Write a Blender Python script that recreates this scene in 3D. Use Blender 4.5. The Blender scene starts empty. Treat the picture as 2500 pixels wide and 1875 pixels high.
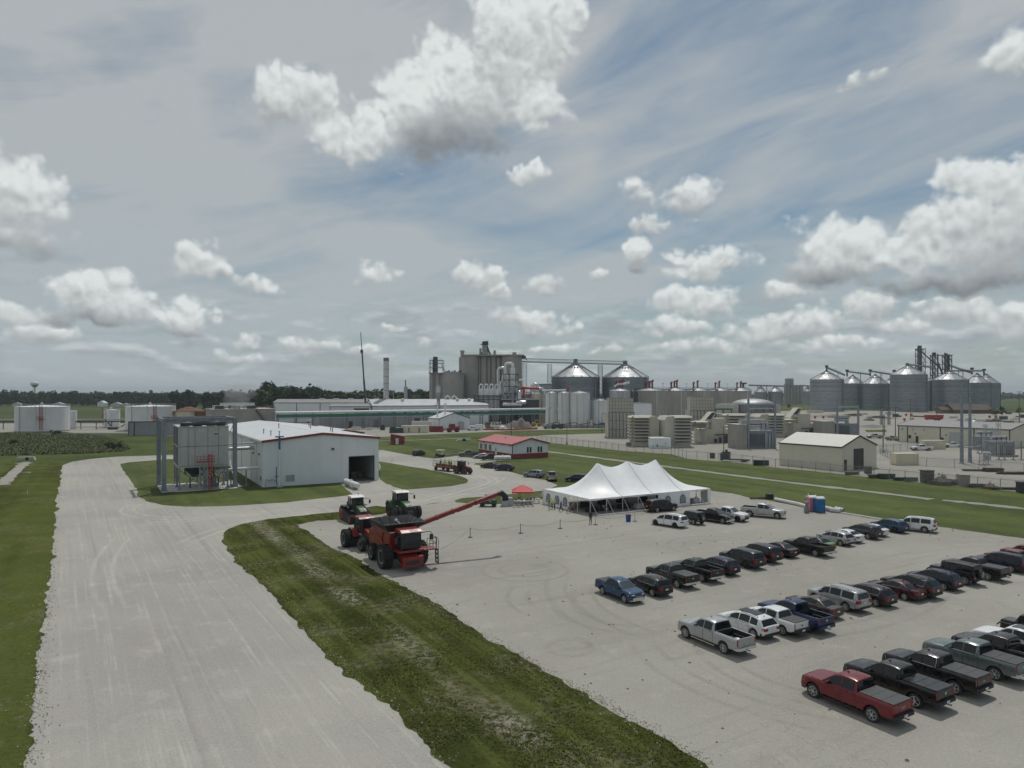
import bpy,math,random
import numpy as np
from mathutils import Vector,Matrix
random.seed(7)
RNG=np.random.default_rng(11)
scene=bpy.context.scene
COL=scene.collection
PI=math.pi
# ------------------------------------------------------------------ camera
CAM_H=18.5 # metres above the gravel
FOC=1733.0 # focal length in pixels of a 2500 px wide frame
HOR=957.0 # row of the horizon in that frame
cam_data=bpy.data.cameras.new('camera')
cam=bpy.data.objects.new('camera',cam_data)
COL.objects.link(cam)
cam.location=(0,0,CAM_H)
cam.rotation_euler=(PI/2,0,0)
cam_data.sensor_width=36
cam_data.lens=36*FOC/2500
cam_data.shift_y=(HOR-937.5)/2500
cam_data.clip_start=0.5
cam_data.clip_end=12000
scene.camera=cam
# ------------------------------------------------------------------ view and sun
scene.view_settings.view_transform='Standard'
scene.view_settings.look='None'
scene.view_settings.gamma=1
scene.view_settings.use_curve_mapping=False
scene.view_settings.exposure=0.0
scene.cycles.use_denoising=True
scene.cycles.use_adaptive_sampling=True
scene.cycles.adaptive_threshold=.02
scene.cycles.adaptive_min_samples=12
scene.cycles.max_bounces=6
scene.cycles.diffuse_bounces=3
scene.cycles.glossy_bounces=3
scene.cycles.transparent_max_bounces=10
scene.cycles.volume_bounces=0
scene.cycles.sample_clamp_indirect=4
SUN_TO=Vector((0.13,0.52,1.0)).normalized() # direction towards the sun
sun_el=math.asin(SUN_TO.z)
sun_az=math.atan2(SUN_TO.x,SUN_TO.y)
sd=bpy.data.lights.new('sun','SUN')
sd.energy=2.1
sd.angle=math.radians(0.55)
sd.color=(1.0,0.955,0.88)
sun=bpy.data.objects.new('sun',sd)
COL.objects.link(sun)
sun.rotation_euler=(-SUN_TO).to_track_quat('-Z','Y').to_euler()
sun.location=(0,0,200)
# ------------------------------------------------------------------ sky
world=bpy.data.worlds.new('World')
scene.world=world
world.use_nodes=True
NT=world.node_tree
for n in list(NT.nodes):
 NT.nodes.remove(n)
class G:
 """small node-graph helper"""
 def __init__(s,nt):s.nt=nt;s.n=nt.nodes;s.l=nt.links
 def put(s,sock,v):
  if v is None:return
  if isinstance(v,bpy.types.NodeSocket):s.l.new(v,sock)
  else:
   try:sock.default_value=v
   except Exception:
    sock.default_value=(v,v,v)
 def math(s,op,a,b=None,c=None,clamp=False):
  n=s.n.new('ShaderNodeMath');n.operation=op;n.use_clamp=clamp
  for i,v in enumerate((a,b,c)):
   if v is not None:s.put(n.inputs[i],v)
  return n.outputs[0]
 def vec(s,op,a,b=None,c=None,scale=None):
  n=s.n.new('ShaderNodeVectorMath');n.operation=op
  for i,v in enumerate((a,b,c)):
   if v is not None:s.put(n.inputs[i],v)
  if scale is not None:s.put(n.inputs['Scale'],scale)
  return n.outputs['Value']if op in('LENGTH','DOT_PRODUCT','DISTANCE')else n.outputs[0]
 def xyz(s,x,y,z=0.0):
  n=s.n.new('ShaderNodeCombineXYZ')
  for i,v in enumerate((x,y,z)):s.put(n.inputs[i],v)
  return n.outputs[0]
 def sep(s,v):
  n=s.n.new('ShaderNodeSeparateXYZ');s.put(n.inputs[0],v);return n.outputs
 def noise(s,v,scale,detail=4,rough=.5,kind='FBM',dist=0.0,col=False,lac=2.0,norm=True):
  n=s.n.new('ShaderNodeTexNoise');n.noise_type=kind
  if kind=='FBM':n.normalize=norm
  s.put(n.inputs['Vector'],v);s.put(n.inputs['Scale'],scale)
  n.inputs['Detail'].default_value=detail;n.inputs['Roughness'].default_value=rough
  n.inputs['Lacunarity'].default_value=lac;n.inputs['Distortion'].default_value=dist
  return n.outputs['Color']if col else n.outputs[0]
 def voro(s,v,scale,feature='F1',out='Distance',rand=1.0,detail=0.0,smooth=None):
  n=s.n.new('ShaderNodeTexVoronoi');n.feature=feature
  s.put(n.inputs['Vector'],v);s.put(n.inputs['Scale'],scale)
  n.inputs['Randomness'].default_value=rand;n.inputs['Detail'].default_value=detail
  if smooth is not None and 'Smoothness' in n.inputs:n.inputs['Smoothness'].default_value=smooth
  return n.outputs[out]
 def ramp(s,f,lo,hi,a=0.0,b=1.0,kind='SMOOTHSTEP'):
  n=s.n.new('ShaderNodeMapRange');n.interpolation_type=kind;n.clamp=True
  s.put(n.inputs[0],f);s.put(n.inputs[1],lo);s.put(n.inputs[2],hi);s.put(n.inputs[3],a);s.put(n.inputs[4],b)
  return n.outputs[0]
 def mix(s,f,a,b,mode='MIX'):
  n=s.n.new('ShaderNodeMix');n.data_type='RGBA';n.blend_type=mode;n.clamp_factor=True
  s.put(n.inputs[0],f)
  for i,v in((6,a),(7,b)):
   if not isinstance(v,bpy.types.NodeSocket)and len(v)==3:v=(*v,1)
   s.put(n.inputs[i],v)
  return n.outputs[2]
def sky_dir(px,py):
 x=(px-1250)/FOC;z=(HOR-py)/FOC
 return math.atan2(x,1),math.atan2(z,math.hypot(1,x))
 # cumulus heads: column, row, half width, half height (in 2500 px frame units turned into angles), weight
PUFFS=[
(695,235,80,58,1.0,.78),(765,250,72,68,1.0,.66),(690,285,70,40,.9,.42),(800,318,62,48,1.0,.72),(845,365,95,44,.95,.78),(930,330,85,72,1.0,.84),(1005,250,100,85,1.05,.90),(1095,195,105,92,1.1,.92),
(1080,335,185,84,1.2,.16),(1165,270,110,90,1.1,.50),(1230,170,100,115,1.1,.58),(1285,60,120,112,1.15,.74),(1340,130,80,88,1.0,.70),(1305,250,75,105,1.0,.82),(1200,15,72,62,.9,.86),(1380,40,62,62,.9,.84),
(1285,428,50,34,.9),
(10,480,115,85,.95,.72),(85,470,72,72,.9,.84),(20,590,110,60,.8,.35),
(480,655,66,52,1.0),(540,683,70,26,.8),(640,705,58,38,.8),
(225,725,92,60,1.0,.78),(215,775,95,30,1.0,.25),(300,760,45,45,.8),(455,775,68,46,.95,.8),(450,808,70,22,.9,.3),(30,770,70,34,.8),(115,820,80,26,.7),
(920,668,55,36,.8),(1165,680,62,46,1.0),(1215,720,40,28,.8),(1325,692,52,40,.9),(1285,788,88,36,1.05),(1370,800,42,18,.8),
(1465,672,22,22,.7),(1555,625,36,42,1.0,.8),(1548,660,32,28,.95,.25),(1580,558,62,32,.8),(1690,490,85,52,.72),(1560,470,45,40,.55),
(1725,655,98,50,1.1,.72),(1705,742,100,50,1.1,.70),(1655,805,92,36,.95),
(2055,600,110,70,1.1,.80),(2040,665,120,50,1.05,.30),(2120,650,70,40,.9),(1925,718,58,30,.85),
(2360,440,72,58,1.0,.84),(2450,470,72,62,1.0,.76),(2330,560,112,78,1.1,.66),(2440,615,130,85,1.15,.52),(2240,630,85,62,1.0,.80),(2330,690,170,42,1.1,.12),(2500,540,80,90,1.0),
(2125,765,66,46,1.0),(2330,760,88,48,1.0),(2470,790,85,56,1.0),(1880,805,80,40,.95),(1990,800,90,46,.95),(2210,810,60,30,.8),
(1640,855,90,24,.85),(1760,848,85,28,.85),(2060,850,80,26,.8),(610,835,45,24,.75),(745,850,48,22,.75),(960,808,26,18,.75),(1045,845,40,22,.75),(560,870,60,18,.6),(900,868,60,18,.65),(1360,850,60,20,.7),(1480,865,70,18,.65),
(2470,150,70,50,.55),(2075,212,45,20,.55),
]
gw=G(NT)
tc=gw.n.new('ShaderNodeTexCoord')
D=gw.vec('NORMALIZE',tc.outputs['Generated'])
dx,dy,dz=gw.sep(D)
AZ=gw.math('ARCTAN2',dx,dy)
EL=gw.math('ARCSINE',dz)
# fluffy relief shared by all clouds: folded noise gives rounded heads with creases between them
nz_low=gw.noise(D,10.0,2,.5,col=True)
warp=gw.vec('MULTIPLY_ADD',nz_low,(.05,.040,0),(-.025,-.020,0))
nz_mid=gw.noise(D,38.0,3,.55,col=True)
warp2=gw.vec('MULTIPLY_ADD',nz_mid,(.026,.024,0),(-.013,-.012,0))
P0=gw.vec('ADD',gw.xyz(AZ,EL),gw.vec('ADD',warp,warp2))
def field(p):
 """how deep inside the cumulus a direction lies, and how bright that part is (heads bright, bases grey)"""
 f=A_=B_=None
 for k in PUFFS:
  cx,cy,rx,ry,w=k[:5];tone=k[5]if len(k)>5 else .64
  a,e=sky_dir(cx,cy)
  sx=FOC/(rx*1.06);sy=FOC/(ry*1.06)
  q=gw.vec('MULTIPLY_ADD',p,(sx,sy,0),(-a*sx,-e*sy,0))
  r=gw.vec('LENGTH',gw.vec('MAXIMUM',q,gw.vec('MULTIPLY',q,(-1,-1.5,0))))
  v=gw.math('MULTIPLY_ADD',r,-w,w)
  f=v if f is None else gw.math('SMOOTH_MAX',f,v,.15)
  t=gw.math('MAXIMUM',gw.math('ADD',v,.30),.0005)
  t=gw.math('MULTIPLY',t,gw.math('MULTIPLY',t,t))
  br=gw.math('ADD',gw.vec('DOT_PRODUCT',q,(0,.56,0)),tone-.05)
  A_=gw.math('MULTIPLY',t,br)if A_ is None else gw.math('MULTIPLY_ADD',t,br,A_)
  B_=t if B_ is None else gw.math('ADD',B_,t)
 return f,gw.math('DIVIDE',A_,B_)
def lumps(d):
 a=gw.math('ABSOLUTE',gw.noise(d,19.0,1,.5,norm=False))
 b=gw.math('ABSOLUTE',gw.noise(d,47.0,1,.5,norm=False))
 c=gw.noise(d,95.0,4,.6)
 t=gw.math('MULTIPLY_ADD',a,.52,gw.math('MULTIPLY',b,.34))
 return gw.math('ADD',t,gw.math('MULTIPLY_ADD',c,.36,-.43))
L0=lumps(D)
L1=lumps(gw.vec('ADD',D,(.003,0,.010)))
depth,bright=field(P0)
F0=gw.math('ADD',depth,L0)
relief=gw.math('SUBTRACT',L0,L1)
# brightness: heads white and folded, bases grey and smooth
lit=gw.math('ADD',gw.math('MULTIPLY_ADD',L0,-.10,bright),gw.math('MULTIPLY',relief,gw.ramp(bright,.2,.8,.25,.95)),clamp=True)
soft=gw.math('ADD',gw.ramp(bright,.15,.80,.62,.20),gw.math('MULTIPLY',gw.noise(D,7.0,1,.5),.32))
cum=gw.ramp(F0,-.08,soft)
cloud_col=gw.mix(gw.ramp(lit,.0,1.0,0,1,'LINEAR'),(.225,.245,.26),(.74,.775,.77))
# the rest of the sky: a fair-weather layer of the same sort at a fixed height, shrinking to the horizon
zc=gw.math('MAXIMUM',dz,.012)
PL=gw.xyz(gw.math('DIVIDE',dx,gw.math('ADD',zc,.03)),gw.math('DIVIDE',dy,gw.math('ADD',zc,.03)))
far_n=gw.noise(PL,.55,6,.55)
far_v=gw.noise(PL,1.9,5,.6)
farf=gw.math('ADD',far_n,gw.math('MULTIPLY_ADD',far_v,.35,-.175))
low_band=gw.math('MULTIPLY',gw.ramp(EL,.085,.15,1,0),gw.ramp(EL,.006,.03,0,1))
band_n=gw.noise(gw.vec('ADD',gw.xyz(gw.math('MULTIPLY',AZ,10.0),gw.math('MULTIPLY',EL,33.0)),gw.vec('SCALE',warp2,scale=9.0)),1.0,5,.55)
band_u=gw.noise(gw.xyz(gw.math('MULTIPLY',AZ,10.0),gw.math('MULTIPLY_ADD',EL,33.0,.30)),1.0,3,.55)
behind=gw.ramp(dy,.62,.35,0,1) # outside the photographed part the layer carries all the cumulus
thr=gw.math('MULTIPLY_ADD',behind,-.17,.72)
far_c=gw.ramp(gw.math('SUBTRACT',farf,thr),-.02,.16)
far_c=gw.math('MULTIPLY',far_c,gw.math('MULTIPLY',behind,.85))
band_c=gw.math('MULTIPLY',gw.ramp(band_n,.47,.60),gw.math('MULTIPLY',low_band,.8))
band_col=gw.mix(gw.ramp(band_u,.40,.62),(.60,.64,.645),(.33,.375,.405))
far_col=gw.mix(gw.ramp(far_v,.35,.65),(.36,.40,.43),(.62,.66,.67))
# high thin veil: sheets drawn out by the wind, thick on the left, torn open on the right
PV=gw.vec('ADD',gw.vec('MULTIPLY',PL,(.55,.30,1)),gw.vec('MULTIPLY_ADD',PL,(0,.10,0),(3.1,7.7,0)))
veil_n=gw.noise(PV,1.1,6,.55,dist=.9)
PS=gw.vec('MULTIPLY',gw.vec('ADD',D,gw.vec('MULTIPLY',gw.xyz(dz,0,dx),(0,0,-.30))),(3.2,3.2,13.0))
veil_f=gw.noise(PS,1.0,6,.56,dist=.5)
side=gw.ramp(AZ,-.46,.40,.60,.05,'LINEAR')
veil=gw.math('ADD',gw.math('MULTIPLY_ADD',veil_n,1.5,-.60),gw.math('MULTIPLY_ADD',veil_f,2.0,-.88))
veil=gw.math('ADD',veil,side)
veil=gw.ramp(veil,-.02,.74,.02,.93,'LINEAR')
hz=gw.ramp(EL,.0,.22,.62,0,'LINEAR')
veil=gw.math('MAXIMUM',veil,hz)
veil_col=gw.mix(gw.ramp(EL,.0,.35),(.405,.465,.495),(.445,.475,.49))
skyn=gw.n.new('ShaderNodeTexSky')
skyn.sky_type='NISHITA'
skyn.sun_disc=False
skyn.sun_elevation=sun_el
skyn.sun_rotation=sun_az
skyn.air_density=1.0;skyn.dust_density=1.2;skyn.ozone_density=1.3
base=gw.vec('MULTIPLY',skyn.outputs[0],(.050,.0585,.0575))
c=gw.mix(veil,base,veil_col)
c=gw.mix(far_c,c,far_col)
c=gw.mix(band_c,c,band_col)
c=gw.mix(gw.math('MULTIPLY',cum,.95),c,cloud_col)
c=gw.mix(gw.ramp(EL,-.01,.05,.55,0),c,(.41,.47,.50))
bg=gw.n.new('ShaderNodeBackground');bg.inputs['Strength'].default_value=1.0
gw.l.new(c,bg.inputs['Color'])
wo=gw.n.new('ShaderNodeOutputWorld');gw.l.new(bg.outputs[0],wo.inputs[0])
world.cycles.sampling_method='MANUAL'
world.cycles.sample_map_resolution=512
# ------------------------------------------------------------------ helpers
def gp(px,py,h=0.0):
 """a point of the frame, standing h metres above the ground -> x, y on the site"""
 y=(CAM_H-h)*FOC/(py-HOR)
 return((px-1250)/FOC*y,y)
def zat(py,y):
 return CAM_H-(py-HOR)*y/FOC
def xat(px,y):
 return(px-1250)/FOC*y
SITE=math.radians(30.5) # the works are laid out on a grid turned by this much
U=(math.cos(SITE),math.sin(SITE));V=(-math.sin(SITE),math.cos(SITE))
def uv(o,a,b):
 return(o[0]+a*U[0]+b*V[0],o[1]+a*U[1]+b*V[1])
class MB:
 """collects shapes and links them as one mesh object; m picks the material slot"""
 def __init__(s):s.v=[];s.f=[];s.mi=[];s.M=None
 def at(s,loc=(0,0,0),rz=0.0,rx=0.0,ry=0.0):
  s.M=Matrix.Translation(loc)@Matrix.Rotation(rz,4,'Z')@Matrix.Rotation(ry,4,'Y')@Matrix.Rotation(rx,4,'X');return s
 def add(s,vs,fs,m=0):
  b=len(s.v)
  if s.M is not None:vs=[tuple(s.M@Vector(p))for p in vs]
  s.v+=[tuple(p)for p in vs];s.f+=[tuple(i+b for i in f)for f in fs];s.mi+=[m]*len(fs)
  return s
 def box(s,x0,y0,z0,x1,y1,z1,m=0):
  return s.add([(x0,y0,z0),(x1,y0,z0),(x1,y1,z0),(x0,y1,z0),(x0,y0,z1),(x1,y0,z1),(x1,y1,z1),(x0,y1,z1)],
  [(3,2,1,0),(4,5,6,7),(0,1,5,4),(1,2,6,5),(2,3,7,6),(3,0,4,7)],m)
 def cbox(s,cx,cy,cz,lx,ly,lz,m=0):
  return s.box(cx-lx/2,cy-ly/2,cz-lz/2,cx+lx/2,cy+ly/2,cz+lz/2,m)
 def prism(s,poly,z0,z1,m=0,axis='z'):
  """poly swept along an axis ('z': xy outline, 'y': xz outline, 'x': yz outline)"""
  n=len(poly)
  f={'z':lambda p,t:(p[0],p[1],t),'y':lambda p,t:(p[0],t,p[1]),'x':lambda p,t:(t,p[0],p[1])}[axis]
  return s.add([f(p,z0)for p in poly]+[f(p,z1)for p in poly],
  [tuple(range(n))[::-1],tuple(range(n,2*n))]+[(i,(i+1)%n,n+(i+1)%n,n+i)for i in range(n)],m)
 def beam(s,a,b,w=.2,d=None,m=0):
  """square bar from a to b"""
  a=Vector(a);b=Vector(b);t=(b-a)
  if t.length<1e-6:return s
  t.normalize();d=d or w
  up=Vector((0,0,1))if abs(t.z)<.95 else Vector((0,1,0))
  p=t.cross(up).normalized()*w/2;q=t.cross(p).normalized()*d/2
  vs=[a-p-q,a+p-q,a+p+q,a-p+q,b-p-q,b+p-q,b+p+q,b-p+q]
  return s.add([tuple(x)for x in vs],[(0,1,2,3),(7,6,5,4),(0,4,5,1),(1,5,6,2),(2,6,7,3),(3,7,4,0)],m)
 def tube(s,pts,r,n=8,m=0,caps=True):
  pts=[Vector(p)for p in pts];rs=r if isinstance(r,(list,tuple))else[r]*len(pts)
  vs=[];fs=[];prev=None
  for i,p in enumerate(pts):
   t=(pts[min(i+1,len(pts)-1)]-pts[max(i-1,0)]).normalized()
   if prev is None:
    up=Vector((0,0,1))if abs(t.z)<.9 else Vector((1,0,0));a=t.cross(up).normalized()
   else:
    a=(prev-t*prev.dot(t)).normalized()
   prev=a;b=t.cross(a)
   for k in range(n):
    w=2*PI*k/n;vs.append(tuple(p+(a*math.cos(w)+b*math.sin(w))*rs[i]))
  for i in range(len(pts)-1):
   for k in range(n):
    k2=(k+1)%n;fs.append((i*n+k,i*n+k2,(i+1)*n+k2,(i+1)*n+k))
  if caps:fs+=[tuple(range(n))[::-1],tuple(range((len(pts)-1)*n,len(pts)*n))]
  return s.add(vs,fs,m)
 def lathe(s,prof,c=(0,0,0),n=24,m=0,axis='z',a0=0.0,close=True):
  """prof = (radius, height) pairs"""
  vs=[];fs=[]
  for(r,h)in prof:
   for k in range(n):
    w=a0+2*PI*k/n;x,y=r*math.cos(w),r*math.sin(w)
    vs.append({'z':(c[0]+x,c[1]+y,c[2]+h),'y':(c[0]+x,c[1]+h,c[2]+y),'x':(c[0]+h,c[1]+x,c[2]+y)}[axis])
  for i in range(len(prof)-1):
   for k in range(n):
    k2=(k+1)%n;fs.append((i*n+k,i*n+k2,(i+1)*n+k2,(i+1)*n+k))
  if close:fs+=[tuple(range(n))[::-1],tuple(range((len(prof)-1)*n,len(prof)*n))]
  return s.add(vs,fs,m)
 def cyl(s,c,r,h,n=16,m=0,axis='z',r2=None):
  return s.lathe([(r,0),(r if r2 is None else r2,h)],c,n,m,axis)
 def dish(s,c,r,h,n=12,k=4,m=0):
  return s.lathe([(max(r*math.cos(PI/2*i/k),.01),h*math.sin(PI/2*i/k))for i in range(k+1)],c,n,m)
 def build(s,name,mat,parent=None,smooth=None,loc=None,rz=None):
  me=bpy.data.meshes.new(name)
  me.from_pydata(s.v,[],s.f)
  for mm in(mat if isinstance(mat,(list,tuple))else[mat]):me.materials.append(mm)
  if any(s.mi):me.polygons.foreach_set('material_index',s.mi)
  fixn(me)
  if smooth:
   me.polygons.foreach_set('use_smooth',[True]*len(me.polygons))
   me.set_sharp_from_angle(angle=math.radians(smooth))
  me.update()
  o=bpy.data.objects.new(name,me);COL.objects.link(o)
  if parent is not None:o.parent=parent
  if loc is not None:o.location=loc
  if rz is not None:o.rotation_euler=(0,0,rz)
  return o
import bmesh
def fixn(me):
 bm=bmesh.new();bm.from_mesh(me);bmesh.ops.recalc_face_normals(bm,faces=bm.faces);bm.to_mesh(me);bm.free()
def tag(o,label=None,cat=None,group=None,kind=None):
 if label:o['label']=label
 if cat:o['category']=cat
 if group:o['group']=group
 if kind:o['kind']=kind
 return o
def thing(name,label,cat,loc=(0,0,0),rz=0.0,group=None):
 o=bpy.data.objects.new(name,None);COL.objects.link(o);o.empty_display_size=.3
 o.location=(loc[0],loc[1],loc[2]if len(loc)>2 else 0);o.rotation_euler=(0,0,rz)
 return tag(o,label,cat,group)
def copy_tree(o,label=None,parent=None):
 c=o.copy();COL.objects.link(c)
 if parent is not None:c.parent=parent
 if label:c['label']=label
 for ch in o.children:copy_tree(ch,None,c)
 return c
def share(src,name,parent,loc=(0,0,0),rot=(0,0,0),sc=None):
 """another part made of the same mesh"""
 o=bpy.data.objects.new(name,src.data if hasattr(src,'data')else src);COL.objects.link(o)
 o.parent=parent;o.location=loc;o.rotation_euler=rot
 if sc:o.scale=sc
 return o
 # ------------------------------------------------------------------ materials
def material(name,color=(.5,.5,.5),rough=.6,metal=0.0,spec=None,coat=0.0,build=None):
 m=bpy.data.materials.new(name);m.use_nodes=True
 g=G(m.node_tree);b=m.node_tree.nodes['Principled BSDF']
 b.inputs['Base Color'].default_value=(*color,1);b.inputs['Roughness'].default_value=rough
 b.inputs['Metallic'].default_value=metal
 if spec is not None:b.inputs['Specular IOR Level'].default_value=spec
 if coat:b.inputs['Coat Weight'].default_value=coat;b.inputs['Coat Roughness'].default_value=.05
 if build:build(g,b,color)
 return m
def obco(g):
 n=g.n.new('ShaderNodeTexCoord');return n.outputs['Object']
def wpos(g):
 n=g.n.new('ShaderNodeNewGeometry');return n.outputs['Position']
def bump(g,b,h,strength=.3,dist=.05):
 n=g.n.new('ShaderNodeBump');n.inputs['Strength'].default_value=strength;n.inputs['Distance'].default_value=dist
 g.put(n.inputs['Height'],h);g.l.new(n.outputs[0],b.inputs['Normal'])
def weathered(amount=.25,scale=.6,streak=False,tint=None):
 """a surface with blotches, optional rain streaks"""
 def f(g,b,c):
  p=wpos(g)
  n=g.noise(p,scale,5,.6)
  k=g.ramp(n,.35,.7)
  if streak:
   n2=g.noise(g.vec('MULTIPLY',p,(.8,.8,.06)),1.0,4,.55)
   k=g.math('MULTIPLY_ADD',g.ramp(n2,.35,.85),.42,g.math('MULTIPLY',k,.45))
  t=tint or tuple(x*(1-amount)for x in c)
  g.l.new(g.mix(g.math('MULTIPLY',k,1.0 if tint is None else amount),c,t),b.inputs['Base Color'])
  g.l.new(g.ramp(n,.3,.7,b.inputs['Roughness'].default_value-.06,b.inputs['Roughness'].default_value+.1),b.inputs['Roughness'])
 return f
def ribbed(axis,pitch,depth=.02,amount=.12,scale=.4,dark=.0):
 """profiled sheet metal: ribs along an object axis plus light soiling"""
 def f(g,b,c):
  o=obco(g);sx=g.sep(o)
  w=g.math('FRACT',g.math('DIVIDE',sx[axis],pitch))
  rib=g.ramp(g.math('ABSOLUTE',g.math('SUBTRACT',w,.5)),.30,.42)
  n=g.noise(wpos(g),scale,5,.6)
  n2=g.noise(g.vec('MULTIPLY',o,(1.2,1.2,.06)),1.0,4,.6)
  k=g.math('ADD',g.math('MULTIPLY',g.ramp(n,.35,.7),.5),g.math('MULTIPLY',g.ramp(n2,.4,.75),.5))
  k=g.math('MAXIMUM',k,g.math('MULTIPLY',rib,dark))
  g.l.new(g.mix(k,c,tuple(x*(1-amount)for x in c)),b.inputs['Base Color'])
  bump(g,b,rib,.5,depth)
 return f
M={}
def mk(key,*a,**k):M[key]=material(key,*a,**k);return M[key]
mk('white_wall',(.76,.79,.81),.55,build=ribbed(0,.30,.02,.10,.25))
mk('white_roof',(.61,.63,.65),.42,build=ribbed(0,.42,.02,.14,.15,.35))
mk('white_paint',(.74,.74,.73),.45,build=weathered(.14,.5,True))
mk('tank_white',(.74,.74,.73),.5,build=weathered(.16,.3,True))
mk('concrete',(.36,.345,.315),.85,build=weathered(.30,.25,True))
mk('concrete_pale',(.50,.49,.455),.85,build=weathered(.2,.8))
mk('silo_concrete',(.39,.375,.34),.9,build=weathered(.30,.12,True))
mk('stucco',(.56,.53,.45),.85,build=weathered(.28,.35,True))
mk('galv',(.44,.46,.48),.45,.35,build=weathered(.28,.2,True))
mk('galv_roof',(.37,.39,.41),.48,.35,build=weathered(.22,.25))
mk('galv_dark',(.22,.235,.25),.5,.4,build=weathered(.25,.6))
mk('steel_blue',(.265,.295,.335),.45,.3,build=weathered(.2,1.2))
mk('steel_dark',(.075,.08,.09),.5,.3,build=weathered(.3,1.0))
mk('steel_grey',(.27,.285,.30),.45,.4,build=weathered(.25,1.0))
mk('silver',(.62,.63,.64),.28,.85,build=weathered(.15,1.5))
mk('unit_grey',(.47,.485,.47),.55,.1,build=weathered(.18,.7,True))
mk('louvre_dark',(.06,.065,.075),.6)
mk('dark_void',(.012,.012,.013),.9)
mk('red_paint',(.42,.035,.03),.45,build=weathered(.25,1.2))
mk('barn_red',(.25,.045,.04),.6,build=weathered(.25,.8))
mk('trim_red',(.26,.045,.045),.5,build=weathered(.2,1.0))
mk('red_roof',(.46,.13,.13),.45,build=ribbed(0,.40,.02,.12,.3,.25))
mk('orange',(.42,.10,.035),.7)
mk('rust',(.17,.075,.05),.85,build=weathered(.4,.6,True))
mk('green_pipe',(.03,.17,.115),.5,build=weathered(.2,.6))
mk('dark_green',(.025,.055,.04),.55)
mk('blue_pipe',(.03,.13,.28),.4)
mk('tan_wall',(.62,.585,.48),.6,build=ribbed(0,.30,.02,.10,.25))
mk('tan_roof',(.60,.59,.54),.5,build=ribbed(0,.45,.02,.10,.2,.2))
mk('tan_box',(.66,.61,.46),.55,build=ribbed(0,.25,.03,.14,.5,.2))
mk('grey_roof',(.24,.24,.24),.6,build=ribbed(0,.45,.02,.2,.2,.2))
mk('grey_wall',(.33,.34,.355),.65,build=weathered(.2,.3,True))
mk('brown_door',(.05,.042,.035),.6)
mk('trim_dark',(.07,.06,.05),.6)
mk('glass_dark',(.03,.038,.045),.08,spec=.7)
mk('bark',(.06,.045,.035),.9)
mk('shingle',(.13,.105,.085),.9,build=weathered(.3,1.0))
mk('wood',(.20,.15,.10),.85,build=weathered(.35,1.5))
mk('black_plastic',(.018,.018,.019),.5)
mk('rubble',(.20,.185,.165),.95,build=weathered(.45,1.2))
mk('soil',(.20,.155,.11),.95,build=weathered(.3,.3))
mk('yellow',(.52,.38,.05),.5)
mk('pale_box',(.60,.60,.575),.6,build=weathered(.15,1.0,True))
mk('plank_grey',(.16,.145,.13),.9,build=weathered(.4,2.0))
# ------------------------------------------------------------------ ground, gravel, grass
def px_poly(pts):return[gp(*p)for p in pts]
def ragged(poly,step=.5,amp=.22,seed=1,closed=True):
 """resample an outline and roughen it"""
 rng=np.random.default_rng(seed);out=[]
 n=len(poly)
 for i in range(n if closed else n-1):
  a=Vector((*poly[i],0));b=Vector((*poly[(i+1)%n],0));L=(b-a).length
  if L<1e-6:continue
  st=step*max(1.0,min(a.y,b.y)/45)
  k=max(1,min(400,int(L/st)));t=(b-a)/L;nrm=Vector((-t.y,t.x,0))
  w=rng.normal(0,1,k+8);w=np.convolve(w,[.1,.2,.4,.2,.1],'same')[4:]
  for j in range(k):
   o=a+(b-a)*(j/k)
   if j:o=o+nrm*float(w[j])*amp*1.6
   out.append((o.x,o.y))
 return out
def smooth_line(pts,k=6):
 """Catmull-Rom through points"""
 out=[];n=len(pts)
 for i in range(n-1):
  p0=pts[max(i-1,0)];p1=pts[i];p2=pts[i+1];p3=pts[min(i+2,n-1)]
  for j in range(k):
   t=j/k
   out.append(tuple(.5*((2*p1[c])+(-p0[c]+p2[c])*t+(2*p0[c]-5*p1[c]+4*p2[c]-p3[c])*t*t+(-p0[c]+3*p1[c]-3*p2[c]+p3[c])*t**3)for c in(0,1)))
 out.append(pts[-1]);return out
from mathutils.geometry import tessellate_polygon
def sheet(name,poly,z,mat,kind='structure',label=None):
 tris=tessellate_polygon([[Vector((x,y,0))for x,y in poly]])
 me=bpy.data.meshes.new(name)
 me.from_pydata([(x,y,z)for x,y in poly],[],[tuple(t)for t in tris])
 fixn(me)
 if me.polygons and me.polygons[0].normal.z<0:me.flip_normals()
 me.materials.append(mat)
 o=bpy.data.objects.new(name,me);COL.objects.link(o)
 return tag(o,label,None,None,kind)
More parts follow.
